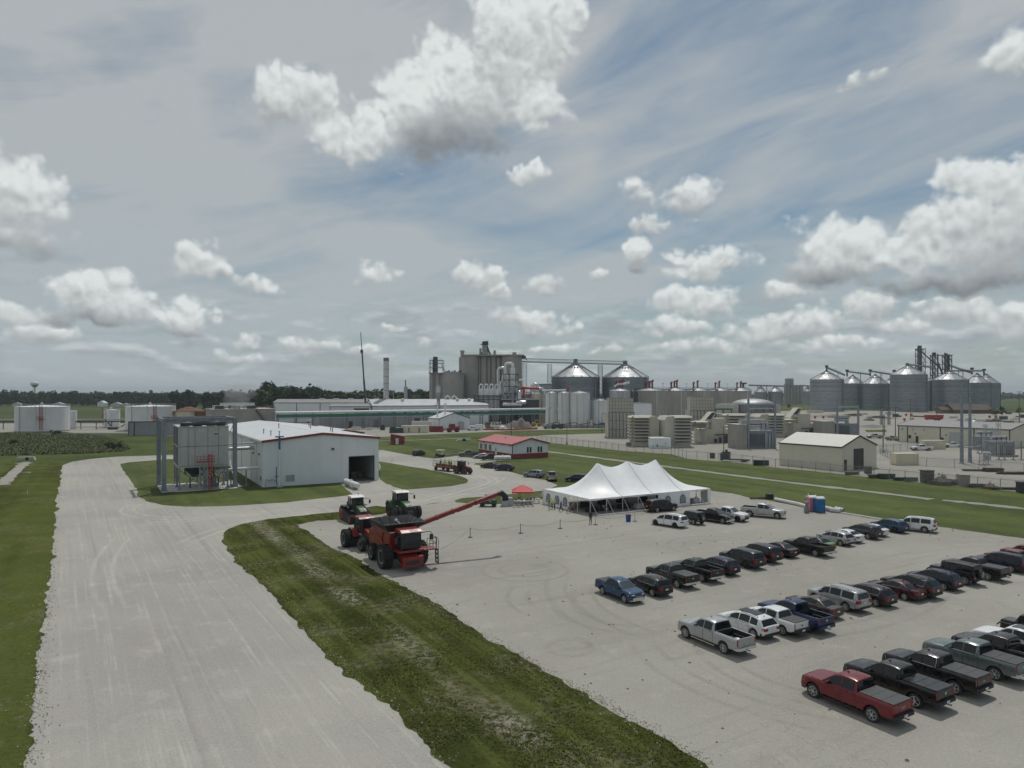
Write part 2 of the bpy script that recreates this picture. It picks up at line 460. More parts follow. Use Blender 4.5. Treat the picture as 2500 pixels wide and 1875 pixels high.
def grass_build(dark=(.050,.064,.018),mid=(.100,.120,.031),dry=(.155,.138,.064),fine=1.0,bare=0.0,mow=0.0,band=0.0):
 def f(g,b,c):
  p=wpos(g)
  big=g.noise(p,.035,4,.6);med=g.noise(p,.22,5,.62);fin=g.noise(p,2.6*fine,5,.7)
  tuft=g.voro(p,2.3*fine,'F1',detail=1.0)
  k=g.math('ADD',g.math('MULTIPLY',g.ramp(big,.35,.65),.45),g.math('MULTIPLY',g.ramp(med,.35,.68),.55))
  col=g.mix(k,dark,mid)
  col=g.mix(g.math('MULTIPLY',g.ramp(g.noise(p,.11,4,.6),.54,.72),.55),col,dry)
  col=g.mix(g.ramp(fin,.38,.68,.0,.5),col,tuple(x*.45 for x in dark))
  col=g.mix(g.math('MULTIPLY',g.ramp(tuft,.05,.4,1,0),.35),col,tuple(x*1.5 for x in mid))
  if band: # long bands along the ditches
   bn_=g.noise(g.vec('MULTIPLY',g.xyz(g.vec('DOT_PRODUCT',p,(U[0],U[1],0)),g.vec('DOT_PRODUCT',p,(V[0],V[1],0))),(.16,.006,1)),1.0,3,.55)
   col=g.mix(g.ramp(bn_,.42,.60,0,.36),col,tuple(x*1.28 for x in mid))
   col=g.mix(g.ramp(bn_,.46,.30,0,.4),col,tuple(x*.95 for x in dark))
  if mow: # the mower's passes
   mv=g.noise(g.vec('MULTIPLY',g.xyz(g.vec('DOT_PRODUCT',p,(U[0],U[1],0)),g.vec('DOT_PRODUCT',p,(V[0],V[1],0))),(.85,.02,1)),1.0,3,.6)
   col=g.mix(g.math('MULTIPLY',g.ramp(mv,.42,.62),.55),col,tuple(x*1.35 for x in mid))
   dl=g.math('ABSOLUTE',g.math('SUBTRACT',g.vec('DOT_PRODUCT',p,(U[0],U[1],0)),19.9))
   st=g.math('MULTIPLY',g.ramp(dl,.3,1.7,1,0),g.ramp(g.noise(p,1.9,4,.75),.46,.56))
   col=g.mix(g.math('MULTIPLY',st,g.ramp(g.noise(p,.12,2),.36,.6,0,.9)),col,(.30,.28,.235))
  if bare:
   bn=g.math('MULTIPLY',g.ramp(g.noise(p,.16,4,.65),.47,.62),g.ramp(g.noise(p,1.7,4,.7),.44,.58))
   col=g.mix(g.math('MULTIPLY',bn,bare),col,(.235,.205,.16))
  g.l.new(col,b.inputs['Base Color'])
  bump(g,b,g.math('ADD',fin,g.math('MULTIPLY',tuft,.6)),.9,.12)
 return f
mk('grass',(.06,.1,.02),.9,spec=.15,build=grass_build(bare=.25))
mk('verge_grass',(.06,.1,.02),.95,spec=.0,build=grass_build((.056,.068,.022),(.104,.124,.036),bare=.30,band=1.0))
mk('strip_grass',(.06,.1,.02),.95,spec=.0,build=grass_build((.044,.054,.018),(.086,.100,.029),(.125,.115,.055),bare=.38,mow=1.0))
mk('lawn_grass',(.06,.1,.02),.9,spec=.15,build=grass_build((.050,.068,.018),(.100,.128,.030),(.135,.128,.052),.6,.10,band=1.0))
def circ(a,b,c):
 (ax,ay),(bx,by),(cx,cy)=gp(*a),gp(*b),gp(*c)
 d=2*(ax*(by-cy)+bx*(cy-ay)+cx*(ay-by))
 x=((ax*ax+ay*ay)*(by-cy)+(bx*bx+by*by)*(cy-ay)+(cx*cx+cy*cy)*(ay-by))/d;y=((ax*ax+ay*ay)*(cx-bx)+(bx*bx+by*by)*(ax-cx)+(cx*cx+cy*cy)*(bx-ax))/d
 return x,y,math.hypot(ax-x,ay-y),((ax+bx+cx)/3,(ay+by+cy)/3),max(math.hypot(ax-cx,ay-cy)*.62,3)
 # wheel marks seen on the gravel: three points of each bend
LOT_ARCS=[circ(*k)for k in(((1333,1429),(1349,1473),(1420,1526)),((1349,1473),(1406,1521),(1485,1541)),((1398,1448),(1438,1499),(1501,1533)),((1248,1439),(1239,1461),(1258,1486)),((1349,1594),(1387,1602),(1438,1594)),
((1359,1568),(1394,1586),(1434,1581)),((1700,1560),(1760,1640),(1900,1700)),((1560,1600),(1700,1690),(1900,1760)),((1180,1400),(1280,1420),(1370,1380)),((1640,1340),(1700,1310),(1780,1312)),((1900,1380),(2000,1350),(2060,1300)),((2000,1560),(2160,1530),(2300,1470)))]
DRIVE_ARCS=[circ(*k)for k in(((259,1334),(234,1369),(229,1448)),((300,1240),(330,1262),(400,1268)),((440,1275),(560,1262),(760,1240)),((470,1310),(560,1282),(700,1255)),((1000,1232),(1120,1200),(1200,1178)),((1060,1222),(1160,1198),(1225,1172)),((940,1128),(1060,1140),(1160,1160)),((1130,1150),(1190,1160),(1215,1175)))]
def gravel_build(base,dark,pale,brown,along=None,arcs=()):
 def f(g,b,c):
  p=wpos(g)
  big=g.noise(p,.05,5,.6);med=g.noise(p,.4,5,.65);fin=g.noise(p,7.0,4,.8)
  grit=g.voro(p,16.0,'F1',out='Color')
  col=g.mix(g.ramp(big,.35,.65),base,dark)
  col=g.mix(g.math('MULTIPLY',g.ramp(med,.5,.75),.55),col,pale)
  col=g.mix(g.math('MULTIPLY',g.ramp(g.noise(p,.16,3,.6),.56,.74),.35),col,brown)
  if along: # wheel-worn streaks along the drive
   q=g.vec('MULTIPLY',g.xyz(g.vec('DOT_PRODUCT',p,(along[1],-along[0],0)),g.vec('DOT_PRODUCT',p,(along[0],along[1],0))),(1.0,.016,1))
   st=g.noise(q,.9,5,.6,dist=.15);st2=g.noise(q,2.6,4,.6,dist=.1)
   col=g.mix(g.math('MULTIPLY',g.ramp(st,.52,.72),.55),col,tuple(x*.78 for x in dark))
   col=g.mix(g.math('MULTIPLY',g.math('MULTIPLY',g.ramp(st2,.50,.72),g.ramp(med,.30,.60)),.48),col,tuple(min(x*1.22,.62)for x in pale))
  else: # turning marks in the lot
   s2=g.noise(g.vec('ADD',p,g.vec('SCALE',g.noise(p,.07,2,.5,col=True),scale=26)),.35,3,.55)
   ring=g.math('ABSOLUTE',g.math('SUBTRACT',s2,.5))
   col=g.mix(g.math('MULTIPLY',g.ramp(ring,.0,.018,1,0),g.ramp(g.noise(p,.09,2,.5),.46,.66,0,.38)),col,tuple(x*.66 for x in dark))
   rut=g.noise(g.vec('MULTIPLY',g.xyz(g.vec('DOT_PRODUCT',p,(U[0],U[1],0)),g.vec('DOT_PRODUCT',p,(V[0],V[1],0))),(.06,.5,1)),1.0,5,.6,dist=.8)
   col=g.mix(g.math('MULTIPLY',g.ramp(rut,.5,.72),.5),col,tuple(x*.80 for x in dark))
  for i,(cx,cy,R,mid_,ext)in enumerate(arcs):
   dd=g.vec('DISTANCE',g.vec('MULTIPLY',p,(1,1,0)),(cx,cy,0))
   near=g.ramp(g.vec('DISTANCE',g.vec('MULTIPLY',p,(1,1,0)),(mid_[0],mid_[1],0)),ext*.7,ext*1.5,1,0)
   a=g.math('ABSOLUTE',g.math('SUBTRACT',g.math('ABSOLUTE',g.math('SUBTRACT',dd,R-.9)),.9))
   k=g.math('MULTIPLY',g.math('MULTIPLY',g.ramp(a,.08,.38,1,0),near),g.ramp(med,.34,.62,.25,1))
   col=g.mix(g.math('MULTIPLY',k,.50 if along else .42),col,tuple(min(x*1.15,.6)for x in pale)if along else tuple(x*.70 for x in dark))
  col=g.mix(g.ramp(fin,.3,.7,.32,0),col,tuple(x*.55 for x in dark))
  gs=g.sep(grit)
  col=g.mix(g.math('MULTIPLY',g.ramp(gs[0],.6,1.0),.28),col,pale)
  sp=g.voro(p,1.1,'F1');
  col=g.mix(g.math('MULTIPLY',g.ramp(sp,.0,.07,1,0),g.ramp(g.noise(p,.3,2),.5,.6,0,.7)),col,(.07,.065,.055))
  g.l.new(col,b.inputs['Base Color'])
  bump(g,b,g.math('ADD',fin,g.math('MULTIPLY',med,.5)),.55,.05)
 return f
mk('gravel_drive',(.4,.4,.37),.95,spec=.2,build=gravel_build((.420,.402,.362),(.335,.325,.303),(.53,.505,.45),(.395,.350,.285),along=(-.53,.848),arcs=DRIVE_ARCS))
mk('gravel_lot',(.4,.4,.37),.95,spec=.2,build=gravel_build((.380,.366,.326),(.310,.298,.266),(.48,.458,.405),(.345,.308,.248),arcs=LOT_ARCS))
mk('gravel_yard',(.4,.4,.37),.95,spec=.2,build=gravel_build((.345,.330,.295),(.295,.283,.255),(.42,.40,.355),(.33,.29,.225)))
def field_build(g,b,c):
 p=wpos(g)
 n=g.noise(g.vec('MULTIPLY',p,(.0016,.0052,1)),1.0,2,.5)
 m=g.noise(p,.02,5,.6)
 t=g.noise(g.vec('MULTIPLY',p,(.03,.2,1)),1.0,4,.6)
 col=g.mix(g.ramp(n,.42,.56),(.050,.075,.022),(.080,.088,.034))
 col=g.mix(g.math('MULTIPLY',g.ramp(m,.4,.7),.4),col,(.045,.082,.018))
 col=g.mix(g.math('MULTIPLY',g.ramp(t,.45,.7),.4),col,(.10,.095,.045))
 near=g.ramp(g.sep(p)[1],270,330)
 fin=g.noise(p,.9,4,.7)
 lawn=g.mix(g.ramp(g.noise(p,.07,4,.6),.35,.65),(.048,.068,.018),(.092,.118,.030))
 lawn=g.mix(g.math('MULTIPLY',g.ramp(fin,.35,.7),.45),lawn,(.025,.040,.010))
 lawn=g.mix(g.math('MULTIPLY',g.ramp(g.noise(p,.16,4,.6),.55,.72),.5),lawn,(.13,.12,.055))
 g.l.new(g.mix(near,lawn,col),b.inputs['Base Color'])
 bump(g,b,fin,.8,.15)
mk('ground',(.06,.09,.02),.95,spec=.1,build=field_build)
# the ground itself: one sheet to the horizon
GB=MB()
xs=[-9000,-3000,-900,-300,-60,0,60,300,900,3000,9000]
ys=[-600,-60,0,60,120,200,300,450,700,1000,1500,3000,10500]
GB.add([(x,y,0)for y in ys for x in xs],[(j*11+i,j*11+i+1,(j+1)*11+i+1,(j+1)*11+i)for j in range(len(ys)-1)for i in range(10)])
tag(GB.build('ground',M['ground']),kind='structure')
Z1,Z2,Z3=.004,.010,.016
# gravel drive on the left with the road round the loop
drive_left=px_poly([(30,1990),(59,1875),(85,1625),(108,1511),(109,1464),(122,1401),(128,1337),(134,1258),(142,1195),(149,1147),(155,1135),(177,1127),(221,1120.6),(285,1115),(414,1111)])
back=[(-86,208),(-67,217),(-38.5,228)]
access_top=px_poly([(984,1107.5),(1034,1117),(1060,1118),(1090,1114),(1117,1112),(1170,1109),(1172,1121),(1232,1124),(1200,1128),(1160,1131),(1157,1134),(1180,1139),(1250,1153),(1282,1161),(1334,1173),(1361,1184),(1350,1192),(1333,1197)])
wedge=px_poly([(1252,1206),(1191,1212),(1128,1216),(1110,1222),(1115,1227),(1168,1231),(1230,1230),(1327,1218.6)])
lot_back=px_poly([(1400,1197),(1640,1186),(1745,1200),(1798,1207),(1844,1217),(1893,1225),(1975,1240),(2060,1251),(2144,1268.5),(2301,1287.5),(2500,1314.6),(2760,1350)])
lot_end=[(70,48),(60,20),(22,14)]
lot_left=px_poly([(1900,1990),(1730,1875),(1600,1793),(1533,1761),(1438,1704.5),(1375,1666.5),(1280,1609.5),(1185,1559),(1090,1489),(995,1438.6),(900,1385),(885,1371),(806,1336),(768,1311),(724,1281.5),(775,1271),(838,1266.5),(936,1255),(975,1241),(918,1235),(835,1249),(743,1258.5),(664,1266.5),(585,1281),(553,1295),(548,1305),(544,1326),(572,1361),(601,1393),(648,1434),(689,1481.7),(727,1519.7),(775,1576.6),(838,1637),(889,1675),(952,1725),(1033,1806),(1093,1869),(1190,1990)])
outer=drive_left+back+access_top+wedge+lot_back+lot_end+lot_left
iL=len(drive_left+back+access_top+wedge+lot_back+lot_end)
# the drive and the lot meet along the turning place; both are gravel sheets
split=px_poly([(975,1241),(1050,1215),(1110,1222)])
drive_poly=drive_left+back+access_top+wedge[:4]+[split[0]]+px_poly([(918,1235),(835,1249),(743,1258.5),(664,1266.5),(585,1281),(553,1295),(548,1305),(544,1326),(572,1361),(601,1393),(648,1434),(689,1481.7),(727,1519.7),(775,1576.6),(838,1637),(889,1675),(952,1725),(1033,1806),(1093,1869),(1190,1990)])
lot_poly=[gp(1110,1222)]+wedge[4:]+lot_back+lot_end+px_poly([(1900,1990),(1730,1875),(1600,1793),(1533,1761),(1438,1704.5),(1375,1666.5),(1280,1609.5),(1185,1559),(1090,1489),(995,1438.6),(900,1385),(885,1371),(806,1336),(768,1311),(724,1281.5),(775,1271),(838,1266.5),(936,1255),(975,1241)])
tag(sheet('gravel_drive',ragged(drive_poly,.35,.20,3),Z1,M['gravel_drive']))
lotp=ragged(lot_poly,.35,.17,4)
tag(sheet('gravel_lot',lotp,Z1+.004,M['gravel_lot']))
# grass islands inside the gravel
isl=px_poly([(293,1133),(316,1128.5),(414,1120.6)])+[(-84,196),(-66,206),(-38.7,187)]
isl2=px_poly([(928,1127),(1044,1146),(1123,1162),(1138,1168),(1142.6,1172),(1138,1180),(1101,1187),(988,1196),(958,1188),(940,1181),(928,1171)])
apron=px_poly([(925,1173),(832,1187),(845,1195),(862.6,1208)])
isl3=px_poly([(862.6,1208),(845,1195),(832,1186),(800,1180)])
isl_main=isl+px_poly([(927,1127),(927,1165),(830,1181),(846,1195),(862.6,1208),(700,1226.6),(538,1236),(449,1236.7),(396,1233),(354.5,1223),(335.5,1211),(334,1192),(316.5,1169.6),(299,1147.5)])
tag(sheet('grass_island',ragged(isl_main,.5,.16,5),Z2+.004,M['lawn_grass']))
tag(sheet('grass_island',ragged(isl2,.5,.16,6),Z2+.004,M['lawn_grass']))
# grass strip between drive and lot
strip=px_poly([(724,1281.5),(775,1271),(838,1266.5),(936,1255),(975,1241),(918,1235),(835,1249),(743,1258.5),(664,1266.5),(585,1281),(553,1295),(548,1305),(544,1326),(572,1361),(601,1393),(648,1434),(689,1481.7),(727,1519.7),(775,1576.6),(838,1637),(889,1675),(952,1725),(1033,1806),(1093,1869),(1190,1990),(1900,1990),(1730,1875),(1600,1793),(1533,1761),(1438,1704.5),(1375,1666.5),(1280,1609.5),(1185,1559),(1090,1489),(995,1438.6),(900,1385),(885,1371),(806,1336),(768,1311)])
strip_r=ragged(strip,.3,.17,7)
tag(sheet('grass_verge',strip_r,Z3+.002,M['strip_grass']))
left_verge=px_poly([(30,1990),(59,1875),(85,1625),(108,1511),(109,1464),(122,1401),(128,1337),(134,1258),(142,1195),(149,1147),(155,1135),(120,1128)])+[(-150,200),(-140,120),(-60,40),(-24,24)]
lv=ragged(left_verge,.35,.2,9)
tag(sheet('grass_verge',lv,Z3+.006,M['verge_grass']))
lawn=px_poly([(1333,1197),(1361,1184),(1334,1173),(1282,1161),(1250,1153),(1180,1139),(1157,1133),(1232,1123),(1172,1121),(1117,1113),(1060,1120),(984,1108.5),(927,1097),(905,1068),(1000,1062.5),(1150,1056.5),(1260,1051),(1484,1047),(1484,1058),(1339,1062),(1235,1069),(1250,1074),(1300,1077),(1384,1086),(1510,1100),(1639,1109),(1676,1120),(1811.6,1131),(1893,1142),(2063,1159),(2171,1171),(2334,1187),(2500,1202),(2700,1222)])+[(165,80)]+lot_back[::-1]+wedge[::-1]
tag(sheet('lawn',ragged(lawn,1.0,.15,8),Z1+.002,M['lawn_grass']))
# works road and the yards behind the fence
road=px_poly([(700,1073),(820,1071),(923,1066),(1000,1062.5),(1150,1056.5),(1260,1051),(1484,1047),(1600,1046),(1600,1041),(1484,1040),(1300,1030),(1000,1034),(700,1040)])
tag(sheet('works_road',ragged(road,2,.3,12),Z2,M['gravel_yard']))
yard=px_poly([(1484,1058),(1339,1062),(1235,1069),(1250,1074),(1300,1077),(1384,1086),(1510,1100),(1639,1109),(1676,1120),(1811.6,1131),(1893,1142),(2063,1159),(2171,1171),(2334,1187),(2500,1202),(2900,1242)])+[(420,250),(520,640),(300,720),(60,520),(40,400)]+px_poly([(1484,1044)])
tag(sheet('gravel_yard',ragged(yard,2,.3,13),Z3,M['gravel_yard']))
left_yard=[(-280,318),(-165,322),(-150,300),(-128,296),(-120,270),(-95,262),(-60,268),(-30,300),(0,330),(20,420),(-330,420),(-330,330)]
tag(sheet('gravel_yard',ragged(left_yard,3,.5,14),Z1,M['gravel_yard']))
# the pale stony swales
def ribbon(name,pts,w,z,mat,seed=2,amp=.25):
 pts=smooth_line(pts,8);L=[];R=[]
 rng=np.random.default_rng(seed)
 for i,p in enumerate(pts):
  a=pts[max(i-1,0)];b=pts[min(i+1,len(pts)-1)];t=Vector((b[0]-a[0],b[1]-a[1])).normalized()
  ww=w*(1+float(rng.normal(0,amp)))/2
  L.append((p[0]-t.y*ww,p[1]+t.x*ww));R.append((p[0]+t.y*ww,p[1]-t.x*ww))
 return tag(sheet(name,ragged(L+R[::-1],.6,.15,seed),z,mat),kind='structure')
ribbon('gravel_swale',px_poly([(1310,1099),(1334,1102),(1435,1115),(1585,1134),(1680,1146),(1789,1160),(1962,1182),(2120,1200),(2274,1219)]),2.3,Z3+.004,M['gravel_yard'],21)
ribbon('gravel_swale',px_poly([(2301,1221),(2400,1231),(2500,1242),(2640,1257)]),2.0,Z3+.004,M['gravel_yard'],22)
ribbon('stony_ditch',px_poly([(8,1184),(14,1173),(28,1160),(50,1140),(64,1128)]),2.4,Z3+.012,M['gravel_yard'],23)
ribbon('gravel_swale',px_poly([(905,1077),(1000,1074.5),(1095,1071),(1150,1069)]),1.8,Z3+.004,M['gravel_yard'],24)
# concrete apron at the big door
mk('apron',(.42,.41,.38),.9,build=weathered(.2,.5))
tag(sheet('apron',px_poly([(927,1170),(834,1184),(846,1195),(863,1208),(905,1203),(988,1196),(958,1188),(942,1181)]),Z2+.009,M['gravel_drive']),kind='structure')
# ---- low growth as real blades: tufts on the verges
def inside(poly,P):
 x,y=P[:,0],P[:,1];c=np.zeros(len(P),bool);n=len(poly);q=np.array(poly)
 j=n-1
 for i in range(n):
  xi,yi=q[i];xj,yj=q[j]
  if yi!=yj:
   t=((yi>y)!=(yj>y))&(x<(xj-xi)*(y-yi)/(yj-yi)+xi);c^=t
  j=i
 return c
def tuft_mesh(name,P,size,mat,blades=5,seed=1,lean=.55):
 rng=np.random.default_rng(seed);n=len(P)
 a=rng.uniform(0,2*PI,(n,blades));s=size*rng.uniform(.6,1.5,(n,blades));w=s*rng.uniform(.30,.55,(n,blades))
 bx=P[:,0:1]+rng.normal(0,.10,(n,blades))*size*3;by=P[:,1:2]+rng.normal(0,.10,(n,blades))*size*3
 l=lean*rng.uniform(.3,1.3,(n,blades))*s
 v=np.zeros((n,blades,3,3),np.float32)
 v[...,0,0]=bx-np.sin(a)*w/2;v[...,0,1]=by+np.cos(a)*w/2
 v[...,1,0]=bx+np.sin(a)*w/2;v[...,1,1]=by-np.cos(a)*w/2
 v[...,2,0]=bx+np.cos(a)*l;v[...,2,1]=by+np.sin(a)*l;v[...,2,2]=s*.75
 v=v.reshape(-1,3);m=len(v)//3
 me=bpy.data.meshes.new(name);me.vertices.add(len(v));me.vertices.foreach_set('co',v.ravel())
 me.loops.add(len(v));me.loops.foreach_set('vertex_index',np.arange(len(v),dtype=np.int32))
 me.polygons.add(m);me.polygons.foreach_set('loop_start',np.arange(0,3*m,3,dtype=np.int32))
 me.update(calc_edges=True);me.validate()
 nrm=np.zeros((len(v),3),np.float32);nrm[:,2]=1;nrm[:,0]=rng.normal(0,.18,len(v));nrm[:,1]=rng.normal(0,.18,len(v));me.normals_split_custom_set_from_vertices((nrm/np.linalg.norm(nrm,axis=1)[:,None]).tolist())
 me.materials.append(mat)
 o=bpy.data.objects.new(name,me);COL.objects.link(o);return o
def blade_build(c1,c2,c3):
 def f(g,b,c):
  n=g.n.new('ShaderNodeNewGeometry');r=n.outputs['Random Per Island'];p=wpos(g)
  k=g.noise(p,.3,4,.6)
  col=g.mix(g.ramp(k,.35,.65),c1,c2)
  g.l.new(g.mix(g.ramp(r,.7,1.0,0,.8),col,c3),b.inputs['Base Color'])
 return f
mk('strip_blades',(.05,.09,.02),.95,spec=.0,build=blade_build((.028,.037,.012),(.064,.078,.021),(.095,.088,.040)))
mk('blades',(.05,.09,.02),.95,spec=.0,build=blade_build((.046,.058,.018),(.088,.104,.030),(.125,.110,.052)))
mk('reeds',(.07,.09,.04),.95,spec=.0,build=blade_build((.080,.098,.052),(.125,.145,.082),(.15,.155,.095)))
def scatter(poly,n,y0=0,y1=999,seed=3,power=1.0):
 rng=np.random.default_rng(seed);q=np.array(poly);lo=q.min(0);hi=q.max(0);hi[1]=min(hi[1],y1);lo[1]=max(lo[1],y0)
 P=np.column_stack([rng.uniform(lo[0],hi[0],n),lo[1]+(hi[1]-lo[1])*rng.uniform(0,1,n)**power])
 return P[inside(poly,P)]
Ps=scatter(strip_r,240000,26,135,31,1.9)
# clumps: keep points where a slow pattern is dense so soil shows between
pat=np.sin(Ps[:,0]*.9+1.3*np.sin(Ps[:,1]*.43))+np.sin(Ps[:,1]*.7+1.1*np.sin(Ps[:,0]*.51))+RNG.normal(0,.7,len(Ps))
Ps=Ps[(pat>-.3+(Ps[:,1]-30)*.010)]
tag(tuft_mesh('verge_grass_tufts',Ps[:42000],.085,M['strip_blades'],5,41),kind='stuff')
Pl=scatter(lv,160000,26,150,32,1.9)
Pl=Pl[RNG.uniform(0,1,len(Pl))>(Pl[:,1]-30)/130]
tag(tuft_mesh('verge_grass_tufts',Pl[:22000],.075,M['blades'],5,42),kind='stuff')
# weeds creeping over the gravel edges
edge=[]
for e,sgn,nn in((px_poly([(85,1625),(108,1511),(109,1464),(122,1401),(128,1337),(134,1258),(142,1195)]),1,900),(px_poly([(59,1875),(85,1625)]),1,500),
(px_poly([(572,1361),(648,1434),(727,1519.7),(838,1637),(952,1725),(1093,1869)]),-1,1500),(px_poly([(1730,1875),(1533,1761),(1375,1666.5),(1185,1559),(995,1438.6),(806,1336)]),1,1700)):
 for i in range(len(e)-1):
  k=nn//(len(e)-1);t=RNG.uniform(0,1,k);a=np.array(e[i]);b=np.array(e[i+1])
  d=(b-a)/np.linalg.norm(b-a);off=np.abs(RNG.normal(0,.45,k))*sgn
  edge.append(a+(b-a)*t[:,None]+np.column_stack([d[1]*off,-d[0]*off]))
edge=np.vstack(edge)
mk('edge_weed',(.10,.08,.04),.95,spec=.0,build=blade_build((.055,.066,.022),(.115,.105,.055),(.15,.090,.060)))
tag(tuft_mesh('edge_weeds',edge[::2],.075,M['edge_weed'],4,43),kind='stuff')
# reed bed by the ditch on the far left
mk('reed_ground',(.07,.09,.04),.95,spec=.0,build=grass_build((.066,.080,.040),(.110,.128,.068),(.14,.14,.085),.5))
reed_poly=px_poly([(-260,1105),(0,1113),(90,1110),(200,1108),(300,1102),(318,1096),(300,1080),(250,1066),(160,1057),(20,1058),(-260,1062)])
tag(sheet('rough_meadow',ragged(reed_poly,1.5,.5,91),Z3+.010,M['reed_ground']))
Pr=scatter(reed_poly,110000,150,400,33)
tag(tuft_mesh('reed_bed',Pr[:34000],.6,M['reeds'],4,44,.8),kind='stuff')
# scattered stones along the edges and small clods in the lot
def stones(name,P,size,mat,seed):
 rng=np.random.default_rng(seed);mb=MB()
 for x,y in P:
  s=size*rng.uniform(.5,1.6);a=rng.uniform(0,6.28)
  c,d=math.cos(a)*s,math.sin(a)*s
  mb.add([(x+c,y+d,0),(x-d,y+c,0),(x-c,y-d,0),(x+d,y-c,0),(x+c*.2,y+d*.1,s*.8)],[(0,1,4),(1,2,4),(2,3,4),(3,0,4)])
 return tag(mb.build(name,mat),kind='stuff')
Pc=scatter(lotp,1500,30,100,51)
stones('clods_gravel',Pc[:260],.10,M['soil'],52)
stones('edge_gravel',edge[::4]+RNG.normal(0,.5,edge[::4].shape),.05,M['concrete_pale'],53)
# ------------------------------------------------------------------ cars and pickups
def paint(name,c,metal=.25,rough=.30):
 def f(g,b,col):
  n=g.noise(wpos(g),3.0,4,.6)
  g.l.new(g.mix(g.ramp(n,.45,.75,0,.055),col,(.20,.19,.17)),b.inputs['Base Color']) # road dust
  g.l.new(g.ramp(n,.3,.7,rough-.05,rough+.14),b.inputs['Roughness'])
 M[name]=material(name,c,rough,metal,coat=.35,build=f)
for nm,c,me in(('paint_black',(.006,.006,.007),.1),('paint_charcoal',(.032,.034,.037),.4),('paint_grey',(.115,.12,.125),.45),('paint_silver',(.40,.41,.42),.6),
('paint_white',(.70,.71,.71),.0),('paint_blue',(.010,.050,.125),.3),('paint_navy',(.007,.012,.035),.3),('paint_red',(.155,.005,.012),.1),
('paint_maroon',(.050,.005,.009),.2),('paint_plum',(.030,.016,.020),.3),('paint_sage',(.135,.165,.160),.5),('paint_tan',(.36,.33,.28),.4),
('paint_green',(.10,.24,.04),.2),('paint_royal',(.008,.024,.085),.3),('paint_brown',(.075,.062,.055),.45),('paint_steel',(.22,.25,.27),.5)):
 paint(nm,c,me)
mk('rubber',(.020,.020,.021),.85,build=weathered(.3,4.0,tint=(.10,.095,.085)))
mk('alloy',(.62,.63,.64),.35,.45)
mk('alloy_dark',(.035,.035,.038),.4,.5)
mk('car_glass',(.010,.012,.014),.05,spec=.5)
mk('windscreen',(.060,.072,.075),.07,spec=.8)
mk('trim_black',(.020,.020,.022),.6)
mk('chrome',(.62,.63,.64),.16,.95)
mk('tail_red',(.28,.012,.014),.25)
mk('lamp_clear',(.62,.64,.66),.12,.3)
mk('plate',(.62,.63,.66),.5)
mk('vinyl',(.050,.052,.055),.6)
mk('bed_liner',(.018,.018,.018),.85)
def interp(x,pts):
 xs=[p[0]for p in pts];return[float(np.interp(x,xs,[p[k]for p in pts]))for k in range(1,len(pts[0]))]
